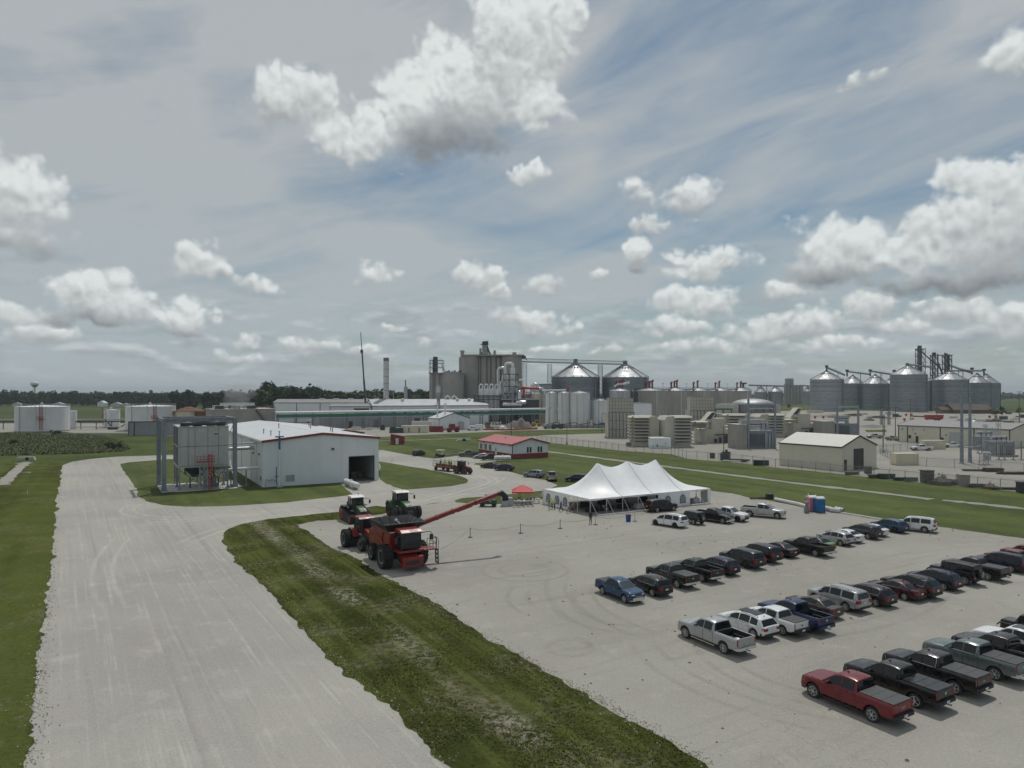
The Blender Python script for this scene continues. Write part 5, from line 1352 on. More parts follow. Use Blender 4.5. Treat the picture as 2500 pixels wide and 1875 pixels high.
# ------------------------------------------------------------------ left tank farm
def tank(name,label,x,y,r,h,cone,mat,roofmat=None,n=40,group=None,vent=True,ladder=None,lad_mat='red_paint',dome=False,cat='tank',ribs=0):
 t=thing(name,label,cat,(x,y,0),0,group)
 b=MB();b.lathe([(r,0),(r,h)],(0,0,0),n);b.build('shell',mat,t,30)
 b=MB()
 if dome:b.lathe([(max(.02,(r+.06)*math.cos(PI/2*i/7)),h+cone*math.sin(PI/2*i/7))for i in range(8)],(0,0,0),n)
 else:b.lathe([(r+.12,h-.05),(r+.12,h+.06),(r*.5,h+cone*.5+.05),(r*.05,h+cone)],(0,0,0),n)
 b.build('roof',roofmat or mat,t,25)
 if ribs:
  b=MB()
  for k in range(ribs):
   a=2*PI*k/ribs;b.beam((r*math.cos(a),r*math.sin(a),h+.12),(.3*math.cos(a),.3*math.sin(a),h+cone+.08),.10)
  b.build('roof_rib',M['galv_dark'],t)
 if vent:
  b=MB();b.tube([(0,0,h+cone-.1),(0,0,h+cone+.8),(-.35,0,h+cone+1.1),(-.75,0,h+cone+.85),(-.8,0,h+cone+.5)],.18,8);b.build('vent_pipe',mat,t,40)
 if ladder is not None:
  a=ladder;b=MB();c,s=math.cos(a),math.sin(a)
  px,py=(r+.35)*c,(r+.35)*s;tx,ty=-s,c
  for q in(-.55,.55):b.beam((px+tx*q,py+ty*q,1.2),(px+tx*q,py+ty*q,h+1.0),.16)
  for i in range(int(h/.75)):b.beam((px+tx*-.55,py+ty*-.55,1.3+i*.75),(px+tx*.55,py+ty*.55,1.3+i*.75),.13)
  b.box(px-1.4,py-.7,h*.52,px+1.6,py+.6,h*.52+.14)
  for q in(-1.3,0,1.4):b.beam((px+q,py-.7,h*.52),(px+q,py-.7,h*.52+1.2),.1)
  b.beam((px-1.3,py-.7,h*.52+1.2),(px+1.5,py-.7,h*.52+1.2),.1)
  b.build('ladder',M[lad_mat],t)
 return t
tank('storage_tank','widest white storage tank at the left picture edge with red ladder',-221.5,335,11.0,11.6,.75,M['tank_white'],group='white storage tanks',ladder=-1.05)
tank('storage_tank','small white storage tank between the two wide tanks',-208.5,370,3.75,9.1,.35,M['tank_white'],group='white storage tanks',ladder=-2.75)
tank('storage_tank','white storage tank behind the grey wall box with red ladder',-175.5,345,11.0,11.6,.7,M['tank_white'],group='white storage tanks',ladder=-.95)
b=MB();b.cyl((0,0,0),3.2,9.2,20);tag(b.build('storage_tank',M['tank_white'],None,30,loc=(-220.0,353,0)),'plain white tank peeking out behind the widest tank','tank','white storage tanks')
t=thing('containment_wall','grey wall box with dark top rail before the right white tank','wall',(-162,300),.18)
b=MB();b.box(0,0,0,34,.5,5.7);b.box(0,.5,0,.5,14,5.7);b.build('wall',M['grey_wall'],t)
b=MB();b.box(-.1,-.15,5.7,34.1,.65,6.05)
for x in(0,2.2,11.3,22,33.6):b.box(x-.15,-.2,0,x+.15,-.001,5.7)
b.build('trim',M['trim_dark'],t)
# pipes between the tanks
t=thing('pipe_run','low dark pipe run on short stands between the white tanks','pipe',(-262,352),0.02)
b=MB();b.tube([(0,0,3.8),(95,0,3.9)],.35,8);b.build('pipe',M['steel_dark'],t,40)
b=MB();b.tube([(0,4,4.6),(100,6,4.7)],.28,8);b.build('pipe',M['galv'],t,40)
b=MB();b.tube([(42,-6,1.4),(78,-5,1.4)],.25,8);b.build('pipe',M['galv'],t,40)
for i in range(13):
 s=MB();s.box(-.15,-.15,0,.15,.15,3.5);s.box(-.2,-1.2,3.45,.2,5,3.6);s.build('stand',M['steel_dark'],t,loc=(2+i*7.6,0,0))
b=MB();b.beam((66,-3,.2),(61,-3,5),.5);b.beam((66,-3,.2),(72,-3,3),.4);b.box(63,-4,0,67,-2,1.6);b.build('pump_stair',M['steel_dark'],t)
low=MB();low.box(0,0,0,62,.5,.55);tag(low.build('concrete_curb',M['concrete_pale'],None,loc=(-203,306,0),rz=.06),'long pale concrete curb in front of the tank pipes','curb')
for i,(x,y,c)in enumerate(((-124.5,283,'yellow'),(-118,284,'pale_box'))):
 t=thing('valve_skid',['yellow valve skid on the small gravel pad left of the cooler','pale valve skid on the small gravel pad left of the cooler'][i],'valve skid',(x,y),.1)
 b=MB();b.box(-2,-.6,.9,2,.6,1.1);b.tube([(-2.2,0,1.5),(2.2,0,1.5)],.3,8);b.build('pipework',M[c],t)
 for q in(-1.2,0,1.2):
  b=MB();b.cyl((q,0,1.7),.22,.9,8);b.box(q-.3,-.3,0,q+.3,.3,.2);b.box(q-.08,-.08,.2,q+.08,.08,.9);b.build('valve',M['steel_dark'],t)
tag(sheet('gravel_pad',ragged([(-131,279),(-110,276),(-108,290),(-128,292)],1.5,.3,61),Z3,M['gravel_yard']))
# brown round tank, rusty vats
t=tank('brown_tank','tan and brown round tank with conical rusty roof',-158.5,348,0.01,.01,.01,M['tan_wall'],vent=False)
for c in list(t.children):bpy.data.objects.remove(c)
b=MB();b.cyl((0,0,0),6.3,9.2,12);b.build('shell',M['tan_box'],t)
b=MB();b.cyl((0,0,9.2),6.9,2.1,12,r2=1.0);b.build('roof',M['rust'],t)
b=MB();b.box(5.0,-4.5,0,7.5,3,9.0);b.build('buttress',M['rust'],t)
t=thing('rusty_shed','long rust brown wall with flat top behind the brown tank','building',(-149,352),.1)
b=MB();b.box(0,0,0,26,14,10.4);b.build('wall',M['rust'],t)
b=MB();b.box(-.4,-.4,10.4,26.4,14.4,10.8);b.build('roof',M['rust'],t)
# cooling tower block with railing and stair
ct=(-143,306)
t=thing('cooling_tower','grey concrete cooling tower block with railing, fans and steam','cooling tower',ct,A)
CW,CD,CHh=28,22,10.4
ct0=(xat(504,340),340)
t.location=(xat(516,322),322,0)
b=MB();b.box(0,0,0,CW,CD,CHh);b.build('wall',M['concrete'],t)
b=MB();b.box(-.3,-.3,CHh,CW+.3,CD+.3,CHh+.25);b.build('roof_deck',M['concrete_pale'],t)
b=MB()
for x in np.linspace(0,CW,15):b.beam((x,0,CHh+.25),(x,0,CHh+1.5),.12)
for y in np.linspace(0,CD,10):b.beam((0,y,CHh+.25),(0,y,CHh+1.5),.12);b.beam((CW,y,CHh+.25),(CW,y,CHh+1.5),.12)
for z in(.85,1.5):
 b.beam((0,0,CHh+z),(CW,0,CHh+z),.12);b.beam((0,0,CHh+z),(0,CD,CHh+z),.12);b.beam((CW,0,CHh+z),(CW,CD,CHh+z),.12)
b.build('railing',M['steel_dark'],t)
for i,(x,y)in enumerate(((4,4),(11,4),(18,4),(4,14),(11,14),(18,14))):
 f=MB();f.cyl((0,0,0),2.2,1.5,16,r2=1.9);f.build('fan_stack',M['concrete_pale' if i%2 else 'steel_dark'],t,40,loc=(x,y,CHh+.25))
b=MB()
for i in range(9):b.box(CW-9+i*.8,-1.6,CHh-1-i*1.05,CW-8+i*.8,-.2,CHh-.85-i*1.05)
b.beam((CW-9,-1.6,CHh),(CW-1.8,-1.6,.8),.18);b.beam((CW-9,-.2,CHh),(CW-1.8,-.2,.8),.18);b.beam((CW-9,-1.6,CHh+1.1),(CW-1.8,-1.6,1.9),.10)
b.build('stair',M['steel_dark'],t)
t=thing('white_box_building','pale box building behind the cooling tower block','building',(xat(537,385),385),.1)
b=MB();b.box(0,0,0,16,9,12.2);b.build('wall',M['white_wall'],t)
b=MB();b.box(-.2,-.2,12.2,16.2,9.2,12.5);b.build('roof',M['galv'],t)
t=thing('white_pipe','white pipe bend above the cooler, beside the brown tank','pipe',(xat(464,305),305),0)
b=MB();b.tube([(0,0,6.9),(7,0,7.4),(14,6,7.2)],.45,10);b.build('pipe',M['white_paint'],t,40)
b=MB();b.box(6.8,-.2,0,7.2,.2,7.0);b.box(.2,-.2,0,.6,.2,6.6);b.build('stand',M['steel_grey'],t)
# long grey warehouse
wl=(xat(702,420),420)
t=hall('grey_warehouse','long low grey warehouse with dark roof behind the pipe rack',(xat(667,432),432),-.05,82,15.5,12.0,14.0,M['white_wall'],M['grey_roof'],M['trim_dark'],'u',over=.3)
for x in(0.2,14.5,29,44,59):plate(t,'downpipe',x-.2,x+.2,0,12,M['trim_dark'],'f',.15)
for x in(26,35,44,53.5,60,67):
 b=MB();b.box(0,0,0,3.2,1.2,.75);b.build('ridge_vent',M['white_paint'],t,loc=(x,7.2,13.9))
 # halls with silver roofs
t=hall('metal_hall','pale metal hall with low grey gable roof left of the large silver roof',(xat(805,385),385),.12,22,17,10.6,12.0,M['white_wall'],M['grey_roof'],M['trim_dark'],'u')
plate(t,'door',13,21,5.5,9.6,M['trim_dark'],'f',.08);plate(t,'downpipe',0,.3,0,10.4,M['trim_dark'],'f',.1)
t=hall('silver_roofed_hall','large hall with bright silver roof in front of the concrete silos',(xat(910,386),386),.34,66,26,10.9,14.3,M['white_wall'],M['galv_roof'],M['trim_dark'],'u')
for i in range(9):
 wdw=plate(t,'window',4+i*6.5,5.6+i*6.5,7.0,8.4,M['glass_dark'],'f',.06)
for x in(18,50,57):
 b=MB();b.cyl((0,0,0),.9,1.2,12);b.dish((0,0,1.2),.9,.5,12);b.build('roof_vent',M['white_paint'],t,loc=(x,9,13.2))
for x in(40,44):
 b=MB();b.tube([(0,0,-.5),(0,0,1.2),(1,0,2.0),(2.2,0,1.4),(2.4,0,.2)],.55,10);b.build('roof_vent',M['white_paint'],t,40,loc=(x+4,13,14.1))
t=thing('grey_plant_wall','dark grey low plant building under the pipe rack','building',(xat(780,357),357),A)
b=MB();b.box(0,0,0,62,16,6.8);b.build('wall',M['grey_wall'],t)
b=MB();b.box(-.2,-.3,6.8,62.2,16.2,7.05);b.build('roof',M['grey_roof'],t)
for x in(1.5,10,13,18,24.5,33,41,47,55):plate(t,'column',x-.25,x+.25,0,6.7,M['galv'],'f',.3)
plate(t,'door',15,17,.1,3.4,M['trim_dark'],'f',.06);plate(t,'door',28,32,.1,4,M['galv_dark'],'f',.06);plate(t,'door',51,54,.1,4.4,M['trim_dark'],'f',.06)
# pipe rack
def rack(label,x0,x1,y,top,n,nm='pipe_rack'):
 t=thing(nm,label,'pipe rack',(x0,y),0);L=x1-x0
 b=MB();b.tube([(0,0,top),(L,0,top+.15)],.62,12);b.build('pipe',M['white_paint'],t,40)
 b=MB();b.tube([(0,2.4,top+.1),(L,2.4,top+.25)],.4,10);b.build('pipe',M['silver'],t,40)
 b=MB();b.box(0,-.5,top-2.3,L,.3,top-.85);b.build('green_duct',M['green_pipe'],t)
 b=MB();b.tube([(0,-.3,top-2.7),(L,-.3,top-2.6)],.22,8);b.build('pipe',M['galv'],t,40)
 for i in range(n):
  s=MB();x=1+i*(L-2)/(n-1)
  s.box(-.2,-.2,0,.2,.2,top-.5);s.box(-.2,2.8,0,.2,3.2,top-.3);s.box(-.18,-.9,top-3.1,.18,3.3,top-2.85);s.box(-.18,-.2,top-.75,.18,3.2,top-.55)
  if i%2:s.beam((0,0,.5),(0,3,top-3),.15)
  s.build('bent',M['galv_dark'],t,loc=(x,0,0))
 return t
rk=rack('long pipe rack with white pipe above a green duct crossing the works',xat(674,333),xat(674,333)+176,333,8.7,22)
rk.rotation_euler=(0,0,A)
# small white workshop with stacks
wo=(xat(1071.5,347),347)
t=hall('white_workshop','small white workshop with two round stacks and half open door',(xat(1071.5,343),343),A,16.4,13,5.6,8.3,M['white_wall'],M['white_roof'],M['trim_dark'],'v')
plate(t,'door',5.2,8.6,.0,2.6,M['dark_void'],'f',.04);plate(t,'roller_shutter',5.2,8.6,2.6,4.6,M['white_paint'],'f',.08)  # near-black plate paints the shade in the open gap below the shutter
plate(t,'corner_trim',-.05,.15,0,5.5,M['trim_dark'],'f',.06)
b=MB();b.box(10.5,-1.8,0,12.6,-.08,4.0);b.build('lean_box',M['galv'],t)
for i,(x,y,r,h)in enumerate(((1.0,4,.42,6.8),(5.6,5,.42,6.2))):
 b=MB();b.cyl((0,0,0),r,h,12);b.lathe([(r+.12,h*.4),(r+.12,h*.45)],(0,0,0),12);b.cyl((0,0,h-.1),r*1.35,.5,12);b.build('stack',M['white_paint'],t,40,loc=(x,y,6.3))
 # slim stack with platform
t=thing('slim_stack','slim silver stack with ring platform left of the concrete silos','chimney',(xat(1070.5,398),398),0)
b=MB();b.cyl((0,0,0),.95,22.4,14);b.build('flue',M['galv'],t,40)
b=MB();b.lathe([(1.0,14.8),(2.5,14.8),(2.5,15.05),(1.0,15.05)],(0,0,0),14)
for k in range(10):b.beam((2.4*math.cos(k*.628),2.4*math.sin(k*.628),15),(2.4*math.cos(k*.628),2.4*math.sin(k*.628),16.2),.10)
b.lathe([(2.45,16.1),(2.45,16.25)],(0,0,0),14,close=False);b.build('platform',M['steel_grey'],t)
b=MB();b.cyl((0,0,18),1.35,3.5,14);b.build('silencer',M['silver'],t,40)
# chimney
mk('chimney_skin',(.62,.62,.61),.5,.1,build=weathered(.18,.3,True))
cy=405
t=thing('chimney','tall round silver chimney with band joints and red platform','chimney',(xat(942.8,cy),cy),0)
z=0
for i,(h0,h1)in enumerate(((0,11),(11,14.6),(14.6,19.4),(19.4,23.4),(23.4,27.4),(27.4,31.6),(31.6,36.4))):
 b=MB();b.cyl((0,0,h0),1.58,h1-h0-.10,20);b.build('section',M['chimney_skin'],t,40)
 b=MB();b.lathe([(1.66,h1-.18),(1.66,h1)],(0,0,0),20,close=True);b.build('band',M['steel_dark'],t)
b=MB();b.lathe([(1.6,36.4),(1.6,38.0),(1.4,38.0),(1.4,36.5)],(0,0,0),20,close=False);b.build('rim',M['galv_dark'],t)
b=MB();b.lathe([(1.6,13.2),(2.9,13.2),(2.9,13.4),(1.6,13.4)],(0,0,0),16)
for k in range(12):b.beam((2.8*math.cos(k*.5236),2.8*math.sin(k*.5236),13.3),(2.8*math.cos(k*.5236),2.8*math.sin(k*.5236),14.6),.10)
b.lathe([(2.85,14.5),(2.85,14.65)],(0,0,0),16,close=False);b.box(1.2,-2.6,11.5,2.4,-1.2,14);b.build('platform',M['red_paint'],t)
b=MB();b.cyl((4.2,0,0),.14,19.5,6);b.cyl((4.2,0,19),.45,.7,8);b.cyl((-4.6,0,0),.12,16.5,6);b.build('mast',M['galv'],t)
# crane boom
cr_y=412
t=thing('mobile_crane','dark telescopic crane boom rising above the warehouse roof','crane',(xat(895,cr_y),cr_y),0)
top=Vector((xat(880.5,cr_y)-xat(895,cr_y),0,zat(811,cr_y)))
b=MB();b.box(-2.4,-1.4,.7,5.5,1.4,2.2);b.box(-2.2,-1.3,2.2,1.2,1.3,3.6);b.build('chassis',M['steel_dark'],t)
p0=Vector((0,0,3.2))
for i,(a,c,w_)in enumerate(((0,.45,.95),(.45,.78,.72),(.78,1.0,.46))):
 b=MB();b.beam(p0.lerp(top,a),p0.lerp(top,c),w_);b.build('boom',M['steel_dark' if i<2 else 'galv'],t)
b=MB();b.box(-.8,-.6,-1.2,.6,.6,.8);b.build('boom_head',M['steel_dark'],t,loc=tuple(p0.lerp(top,.78)))
for x in(-1.6,0,1.8,3.6,5):
 for y in(-1.3,1.1):
  wv=MB();wv.lathe([(.6,0),(.6,.3)],(0,0,0),12,0,'y');wv.build('wheel',M['rubber'],t,loc=(x,y,.6))
  # distant leg tower left of the silos
t=thing('elevator_mast','thin grey elevator mast with dark head between chimney and silos','tower',(xat(991,470),470),0)
b=MB();b.box(-1.1,-1.1,0,1.1,1.1,22);b.build('shaft',M['galv'],t)
b=MB();b.box(-.5,-.5,22,.1,.1,26.5);b.box(1.2,-.8,15,3.2,.8,20.5);b.beam((2.4,0,20),(4.0,0,13),.4);b.beam((0,0,20),(3.4,0,19),.4);b.build('head',M['steel_dark'],t)
# ------------------------------------------------------------------ concrete silos
sy=470
t=thing('concrete_silo_block','tall concrete silo block with dark gaps and a leg tower on its roof','silo',(xat(1129.5,sy),sy),0.0)
SH=zat(869,sy);px=lambda p:xat(p,sy)-xat(1129.5,sy)
b=MB();b.box(0,3,0,px(1274),26,SH-.3);b.build('core',M['silo_concrete'],t)
b=MB();b.prism([(-3.5,14),(0,3.2),(.4,14)],0,SH-.2,0,'z');b.build('side_wall',M['silo_concrete'],t)
for a,c in((1129.5,1169),(1173,1189),(1198,1212),(1222,1274.5)):
 r=(px(c)-px(a))/2;b=MB()
 pts=[(px(a)+r-r*math.cos(PI*k/14),3.01-min(r,4.5)*math.sin(PI*k/14))for k in range(15)]
 b.prism(pts,0,SH,0,'z');b.build('silo_wall',M['silo_concrete'],t,40)
b=MB();b.box(px(1190),1.2,0,px(1197),3.0,SH-2);b.box(px(1213),.8,0,px(1221),3.0,SH-1);b.box(px(1169.5),1.5,0,px(1172.5),3,SH-1);b.build('joint',M['concrete'],t)
b=MB();b.box(-.5,-2,SH,px(1275)+.5,26.3,SH+.9);b.build('parapet',M['concrete'],t)
b=MB();b.box(px(1122),9,0,px(1129.3),15,SH+3.4);b.box(px(1121),8.5,SH+3.4,px(1131),15.5,SH+4.2);b.build('stair_tower',M['concrete'],t)
b=MB()
for x,h in((px(1172),4.6),(px(1207),3.2),(px(1176),2)):b.box(x-.8,6,SH+.9,x+.8,8,SH+.9+h)
b.box(px(1251),6,SH+.9,px(1261),9,SH+2.8);b.build('roof_box',M['concrete'],t)
b=MB();x0=px(1178);x1=px(1188)
for x in(x0,x1,(x0+x1)/2):b.box(x-.45,8,SH+.9,x+.45,9.2,SH+9.5)
for i in range(5):b.beam((x0,8,SH+1+i*1.8),(x1,8,SH+2.8+i*1.8),.3);b.beam((x1,8,SH+1+i*1.8),(x0,8,SH+2.8+i*1.8),.3)
b.box(px(1172),6.5,SH+8,px(1192),10.5,SH+8.4);b.cyl((x0+.6,8.6,SH+8.6),1.2,1.6,10);b.cyl((x1-.4,8.6,SH+8.6),1.3,1.8,10)
b.beam((x1,8,SH+7.6),(px(1197),8,SH+1),.7);b.beam((x1-.5,8,SH+8),(px(1194),8,SH+1),.6);b.build('leg_tower',M['steel_dark'],t)
b=MB()
for x in np.linspace(0,px(1274),22):b.beam((x,-1.5,SH+.9),(x,-1.5,SH+2.0),.09)
b.beam((0,-1.5,SH+2),(px(1274),-1.5,SH+2),.09);b.build('railing',M['galv_dark'],t)
# lower block
sy2=452
t=thing('concrete_silo_block','lower concrete silo block with steel tower frame on its left','silo',(xat(1047,sy2),sy2),0.0)
S2=zat(911.5,sy2);px=lambda p:xat(p,sy2)-xat(1047,sy2)
b=MB();b.box(.2,2.2,0,px(1129.5),18,S2-.2);b.build('core',M['silo_concrete'],t)
for a,c in((1047,1058),(1062,1073),(1077,1129.5)):
 r=(px(c)-px(a))/2;b=MB()
 b.prism([(px(a)+r-r*math.cos(PI*k/12),2.21-min(r,3.4)*math.sin(PI*k/12))for k in range(13)],0,S2,0,'z');b.build('silo_wall',M['silo_concrete'],t,40)
b=MB();b.box(-.3,-.5,S2,px(1129.8),18.3,S2+.5);b.build('parapet',M['concrete'],t)
b=MB();b.box(px(1063),.3,0,px(1072),2.19,S2*.62);b.build('rust_streak_panel',M['concrete'],t)
b=MB();X0,X1=px(1048),px(1081)
for z in(S2+3.6,S2+6.4,S2+8.3):b.box(X0,0,z,X1,7,z+.25)
for x in(X0,X0+2.2,(X0+X1)/2,X1):b.beam((x,0,S2),(x,0,S2+8.4),.28);b.beam((x,7,S2),(x,7,S2+8.4),.28)
for x in np.linspace(X0,X1,8):
 for z in(S2+3.8,S2+6.6,S2+8.5):b.beam((x,0,z),(x,0,z+1.0),.09)
for z in(S2+4.8,S2+7.6,S2+9.5):b.beam((X0,0,z),(X1,0,z),.09)
b.beam((X0,0,S2),(X0+2.4,0,S2+4),.2);b.beam((X1,0,S2+4),(px(1090),0,S2),.35);b.beam((X1-1,0,S2+6),(px(1086),0,S2),.3);b.build('tower_frame',M['galv_dark'],t)
b=MB();b.box(px(1055),2,S2,px(1067),5,S2+9.0);b.cyl((px(1061.5),3.5,S2+9),1.5,1.7,10);b.build('bucket_leg',M['steel_dark'],t)
b=MB()
for i in range(9):b.box(px(1084)+i*1.25,3,S2+.5,px(1084)+i*1.25+.9,4.4,S2+1.0+.5*(i%3));b.beam((px(1084)+i*1.25,3,S2+.5),(px(1084)+i*1.25+1.2,3,S2+1.9),.16)
b.build('roof_conveyor',M['steel_dark'],t)
# ------------------------------------------------------------------ steel grain bins
def bin_mat(name,c,amount):
 def f(g,bs,col):
  o=obco(g);s=g.sep(o)
  ring=g.ramp(g.math('ABSOLUTE',g.math('SUBTRACT',g.math('FRACT',g.math('DIVIDE',s[2],1.12)),.5)),.40,.5)
  ang=g.math('ARCTAN2',s[1],s[0])
  rib=g.ramp(g.math('ABSOLUTE',g.math('SUBTRACT',g.math('FRACT',g.math('MULTIPLY',ang,11.0)),.5)),.36,.5)
  n=g.noise(g.xyz(g.math('MULTIPLY',ang,3.0),0,g.math('MULTIPLY',s[2],.9)),1.0,4,.6)
  lvl=g.noise(g.xyz(0,0,s[2]),.35,3,.6)
  k=g.math('ADD',g.math('MULTIPLY',g.ramp(n,.35,.7),.45),g.math('MULTIPLY',g.ramp(lvl,.38,.66),.5))
  k=g.math('ADD',k,g.math('MULTIPLY',g.math('MAXIMUM',ring,rib),.18))
  g.l.new(g.mix(k,col,tuple(x*(1-amount)for x in col)),bs.inputs['Base Color'])
  bump(g,bs,g.math('ADD',ring,rib),.6,.06)
 mk(name,c,.42,.55,build=f)
bin_mat('bin_steel',(.30,.33,.36),.45)
bin_mat('bin_steel_light',(.38,.40,.42),.40)
def grain_bin(label,cx_px,half_px,eave_py,apex_py,y,mat='bin_steel',group='round steel grain bins',rings=True):
 r=half_px/FOC*y/math.hypot(1,(cx_px-1250)/FOC);h=zat(eave_py,y);a=zat(apex_py,y)
 t=thing('grain_bin',label,'grain bin',(xat(cx_px,y),y+0.0),.35,group)
 b=MB();b.lathe([(r,0),(r,h)],(0,0,0),40);b.build('shell',M[mat],t,30)
 b=MB();b.lathe([(r+.25,h-.15),(r+.25,h+.15),(r*.07,a)],(0,0,0),40);b.build('roof',M['galv_roof'],t,12)
 b=MB()
 for k in range(8):
  an=2*PI*k/8+.2;c,s=math.cos(an),math.sin(an);b.beam((r*c,r*s,h+.35),(r*.08*c,r*.08*s,a+.25),.9 if k==6 else .22,.5)
 b.build('roof_rib',M['galv_dark'],t)
 b=MB()
 for k in range(18):
  an=2*PI*k/18;b.cbox(r*.34*math.cos(an),r*.34*math.sin(an),h+(a-h)*.66+.5,.9,.9,1.1)
  b.cbox(r*.98*math.cos(an),r*.98*math.sin(an),h+.5,.5,.5,.8)
 b.build('roof_vent',M['galv_dark'],t)['kind']='stuff'
 b=MB();b.cyl((0,0,a-.6),r*.085,2.0,12);b.build('filling_cap',M['galv_dark'],t)
 b=MB()
 for zz in(h*.62,h*.78,h*.90):b.lathe([(r+.10,zz),(r+.22,zz+.2),(r+.10,zz+.4)],(0,0,0),40,close=False)
 b.build('wind_ring',M['galv_dark'],t)
 b=MB();an=-1.1;c,s=math.cos(an),math.sin(an);b.box((r+.1)*c-.5,(r+.1)*s-.5,0,(r+.1)*c+.5,(r+.1)*s+.5,h);b.build('ladder',M['galv_dark'],t)
 return t
by=490
grain_bin('large steel grain bin with conical roof right beside the concrete silos',1405,59,921.5,888,by)
grain_bin('large steel grain bin at the right end of the overhead conveyor',1527,57,922,890,by)
def lattice(mb,x,y,z0,z1,w,n,leg=.22,d=None):
 d=d or w
 for sx in(-w/2,w/2):
  for sy_ in(-d/2,d/2):mb.beam((x+sx,y+sy_,z0),(x+sx,y+sy_,z1),leg)
 for i in range(n):
  a,c=z0+(z1-z0)*i/n,z0+(z1-z0)*(i+1)/n
  for sy_ in(-d/2,d/2):
   mb.beam((x-w/2,y+sy_,a),(x+w/2,y+sy_,c),leg*.6);mb.beam((x+w/2,y+sy_,a),(x-w/2,y+sy_,c),leg*.6)
   mb.beam((x-w/2,y+sy_,c),(x+w/2,y+sy_,c),leg*.6)
  for sx in(-w/2,w/2):mb.beam((x+sx,y-d/2,a),(x+sx,y+d/2,c),leg*.6)
t=thing('conveyor_bridge','long overhead lattice conveyor from the concrete silos across both bins','conveyor',(0,by),0)
zA,zB=zat(880,by),zat(887,by);xA,xB=xat(1274,by),xat(1530,by)
b=MB()
for yy in(-1.3,1.3):
 for dz in(0,2.3):b.beam((xA,yy,zA-1+dz),(xB,yy,zB-1+dz),.34 if dz else .5)
for i in range(46):
 xa=xA+(xB-xA)*i/46;xb=xA+(xB-xA)*(i+1)/46;za=zA+(zB-zA)*i/46;zb=zA+(zB-zA)*(i+1)/46
 b.beam((xa,-1.3,za-1),(xb,-1.3,zb+1.3),.16);b.beam((xa,-1.3,za-1),(xa,-1.3,za+1.3),.14);b.beam((xa,1.3,za+1.3),(xb,1.3,zb-1),.14)
b.build('truss',M['galv'],t)
b=MB();b.prism([(xA,zA-.9),(xB,zB-.9),(xB,zB-.45),(xA,zA-.45)],-.8,.8,0,'y');b.build('conveyor_trough',M['galv'],t)
for p,zt in((1281,zat(884,by)),(1342,zat(886,by)),(1465.5,zat(888,by))):
 b=MB();lattice(b,xat(p,by),0,0,zt-1.1,2.9,13,.26);b.build('tower',M['galv'],t)
b=MB()
for p,q in((1279,872),(1405,880),(1526,884)):b.box(xat(p,by)-1.3,-1.2,zat(q,by)-1.2,xat(p,by)+1.3,1.2,zat(q,by)+1.0)
b.beam((xat(1276,by),0,zat(866,by)),(xat(1286,by),0,zat(878,by)),1.0);b.build('drive_head',M['steel_dark'],t)
t=thing('grey_house','grey flat headhouse glimpsed left of the first steel bin','building',(xat(1316,470),470),0)
b=MB();b.box(0,0,0,8.5,8,zat(939,470));b.build('wall',M['grey_wall'],t);b=MB();b.box(-.2,-.2,zat(939,470),8.7,8.2,zat(938,470)+.3);b.build('roof',M['grey_roof'],t)
# ------------------------------------------------------------------ process plant
PY=418
def pcyl(name,label,x0,x1,top,y,mat,dome=.4,base=0.0,group='process columns and tanks',bands=0,cat='column'):
 r=(x1-x0)/2/FOC*y;h=zat(top,y);t=thing(name,label,cat,(xat((x0+x1)/2,y),y),0,group)
 b=MB();b.lathe([(r,base),(r,h-r*dome)]+[(max(.02,r*math.cos(PI/2*k/4)),h-r*dome+r*dome*math.sin(PI/2*k/4))for k in range(1,5)],(0,0,0),18);b.build('shell',mat,t,35)
 if base>.5:
  b=MB()
  for k in range(4):b.beam((r*.8*math.cos(k*PI/2+.7),r*.8*math.sin(k*PI/2+.7),0),(r*.8*math.cos(k*PI/2+.7),r*.8*math.sin(k*PI/2+.7),base+.2),.3)
  b.build('leg',M['steel_dark'],t)
 if bands:
  b=MB()
  for i in range(bands):b.lathe([(r+.05,h*(i+1)/(bands+1)),(r+.05,h*(i+1)/(bands+1)+.2)],(0,0,0),18,close=True)
  b.build('band',M['steel_grey'],t)
 return t
lab=['first from the left','second from the left','third from the left','fourth and widest']
for i,(a,c)in enumerate(((1169.5,1180.5),(1182,1193.5),(1195,1206),(1207.5,1222))):
 t=pcyl('evaporator_vessel','upright grey vessel with hooked top pipe, '+lab[i]+' of the row of four',a,c,949,PY,M['white_paint'],group='row of four hooked vessels',cat='vessel',base=8)
 r=(c-a)/2/FOC*PY;h=zat(949,PY);hh=zat(943,PY)
 b=MB();b.tube([(-r*.8,-r*.7,9),(-r*.8,-r*.7,hh),(-r*.5,-r*.5,hh+.9),(0,0,hh+1.1),(r*.5,0,hh+.8),(r*.55,0,h-.2)],.42,10);b.build('vapour_pipe',M['white_paint'],t,40)
pcyl('distillation_column','tall slim white column with round head, highest of the process plant',1246,1257.5,897,PY,M['white_paint'],.5,bands=4)
pcyl('distillation_column','shorter fat white column left of the highest column',1227.5,1241,915,PY+4,M['white_paint'],.5,bands=3)
pcyl('distillation_column','white column with domed head right of the highest column',1256,1269,936,PY-2,M['silver'],.5,bands=3)
pcyl('distillation_column','low silver vessel with domed head beside the red pipes',1262,1274,953,PY-4,M['silver'],.5,bands=1)
pcyl('distillation_column','dark slim column behind the silver vessel',1249,1255,948,PY-6,M['steel_grey'],.5)
pcyl('tan_process_tank','stained tan round tank beside the white tank group',1296,1320,959,PY,M['stucco'],.12,cat='tank')
pcyl('tan_process_tank','narrow stained tan tank half behind the larger tan tank',1320,1333,966,PY+4,M['stucco'],.12,cat='tank')
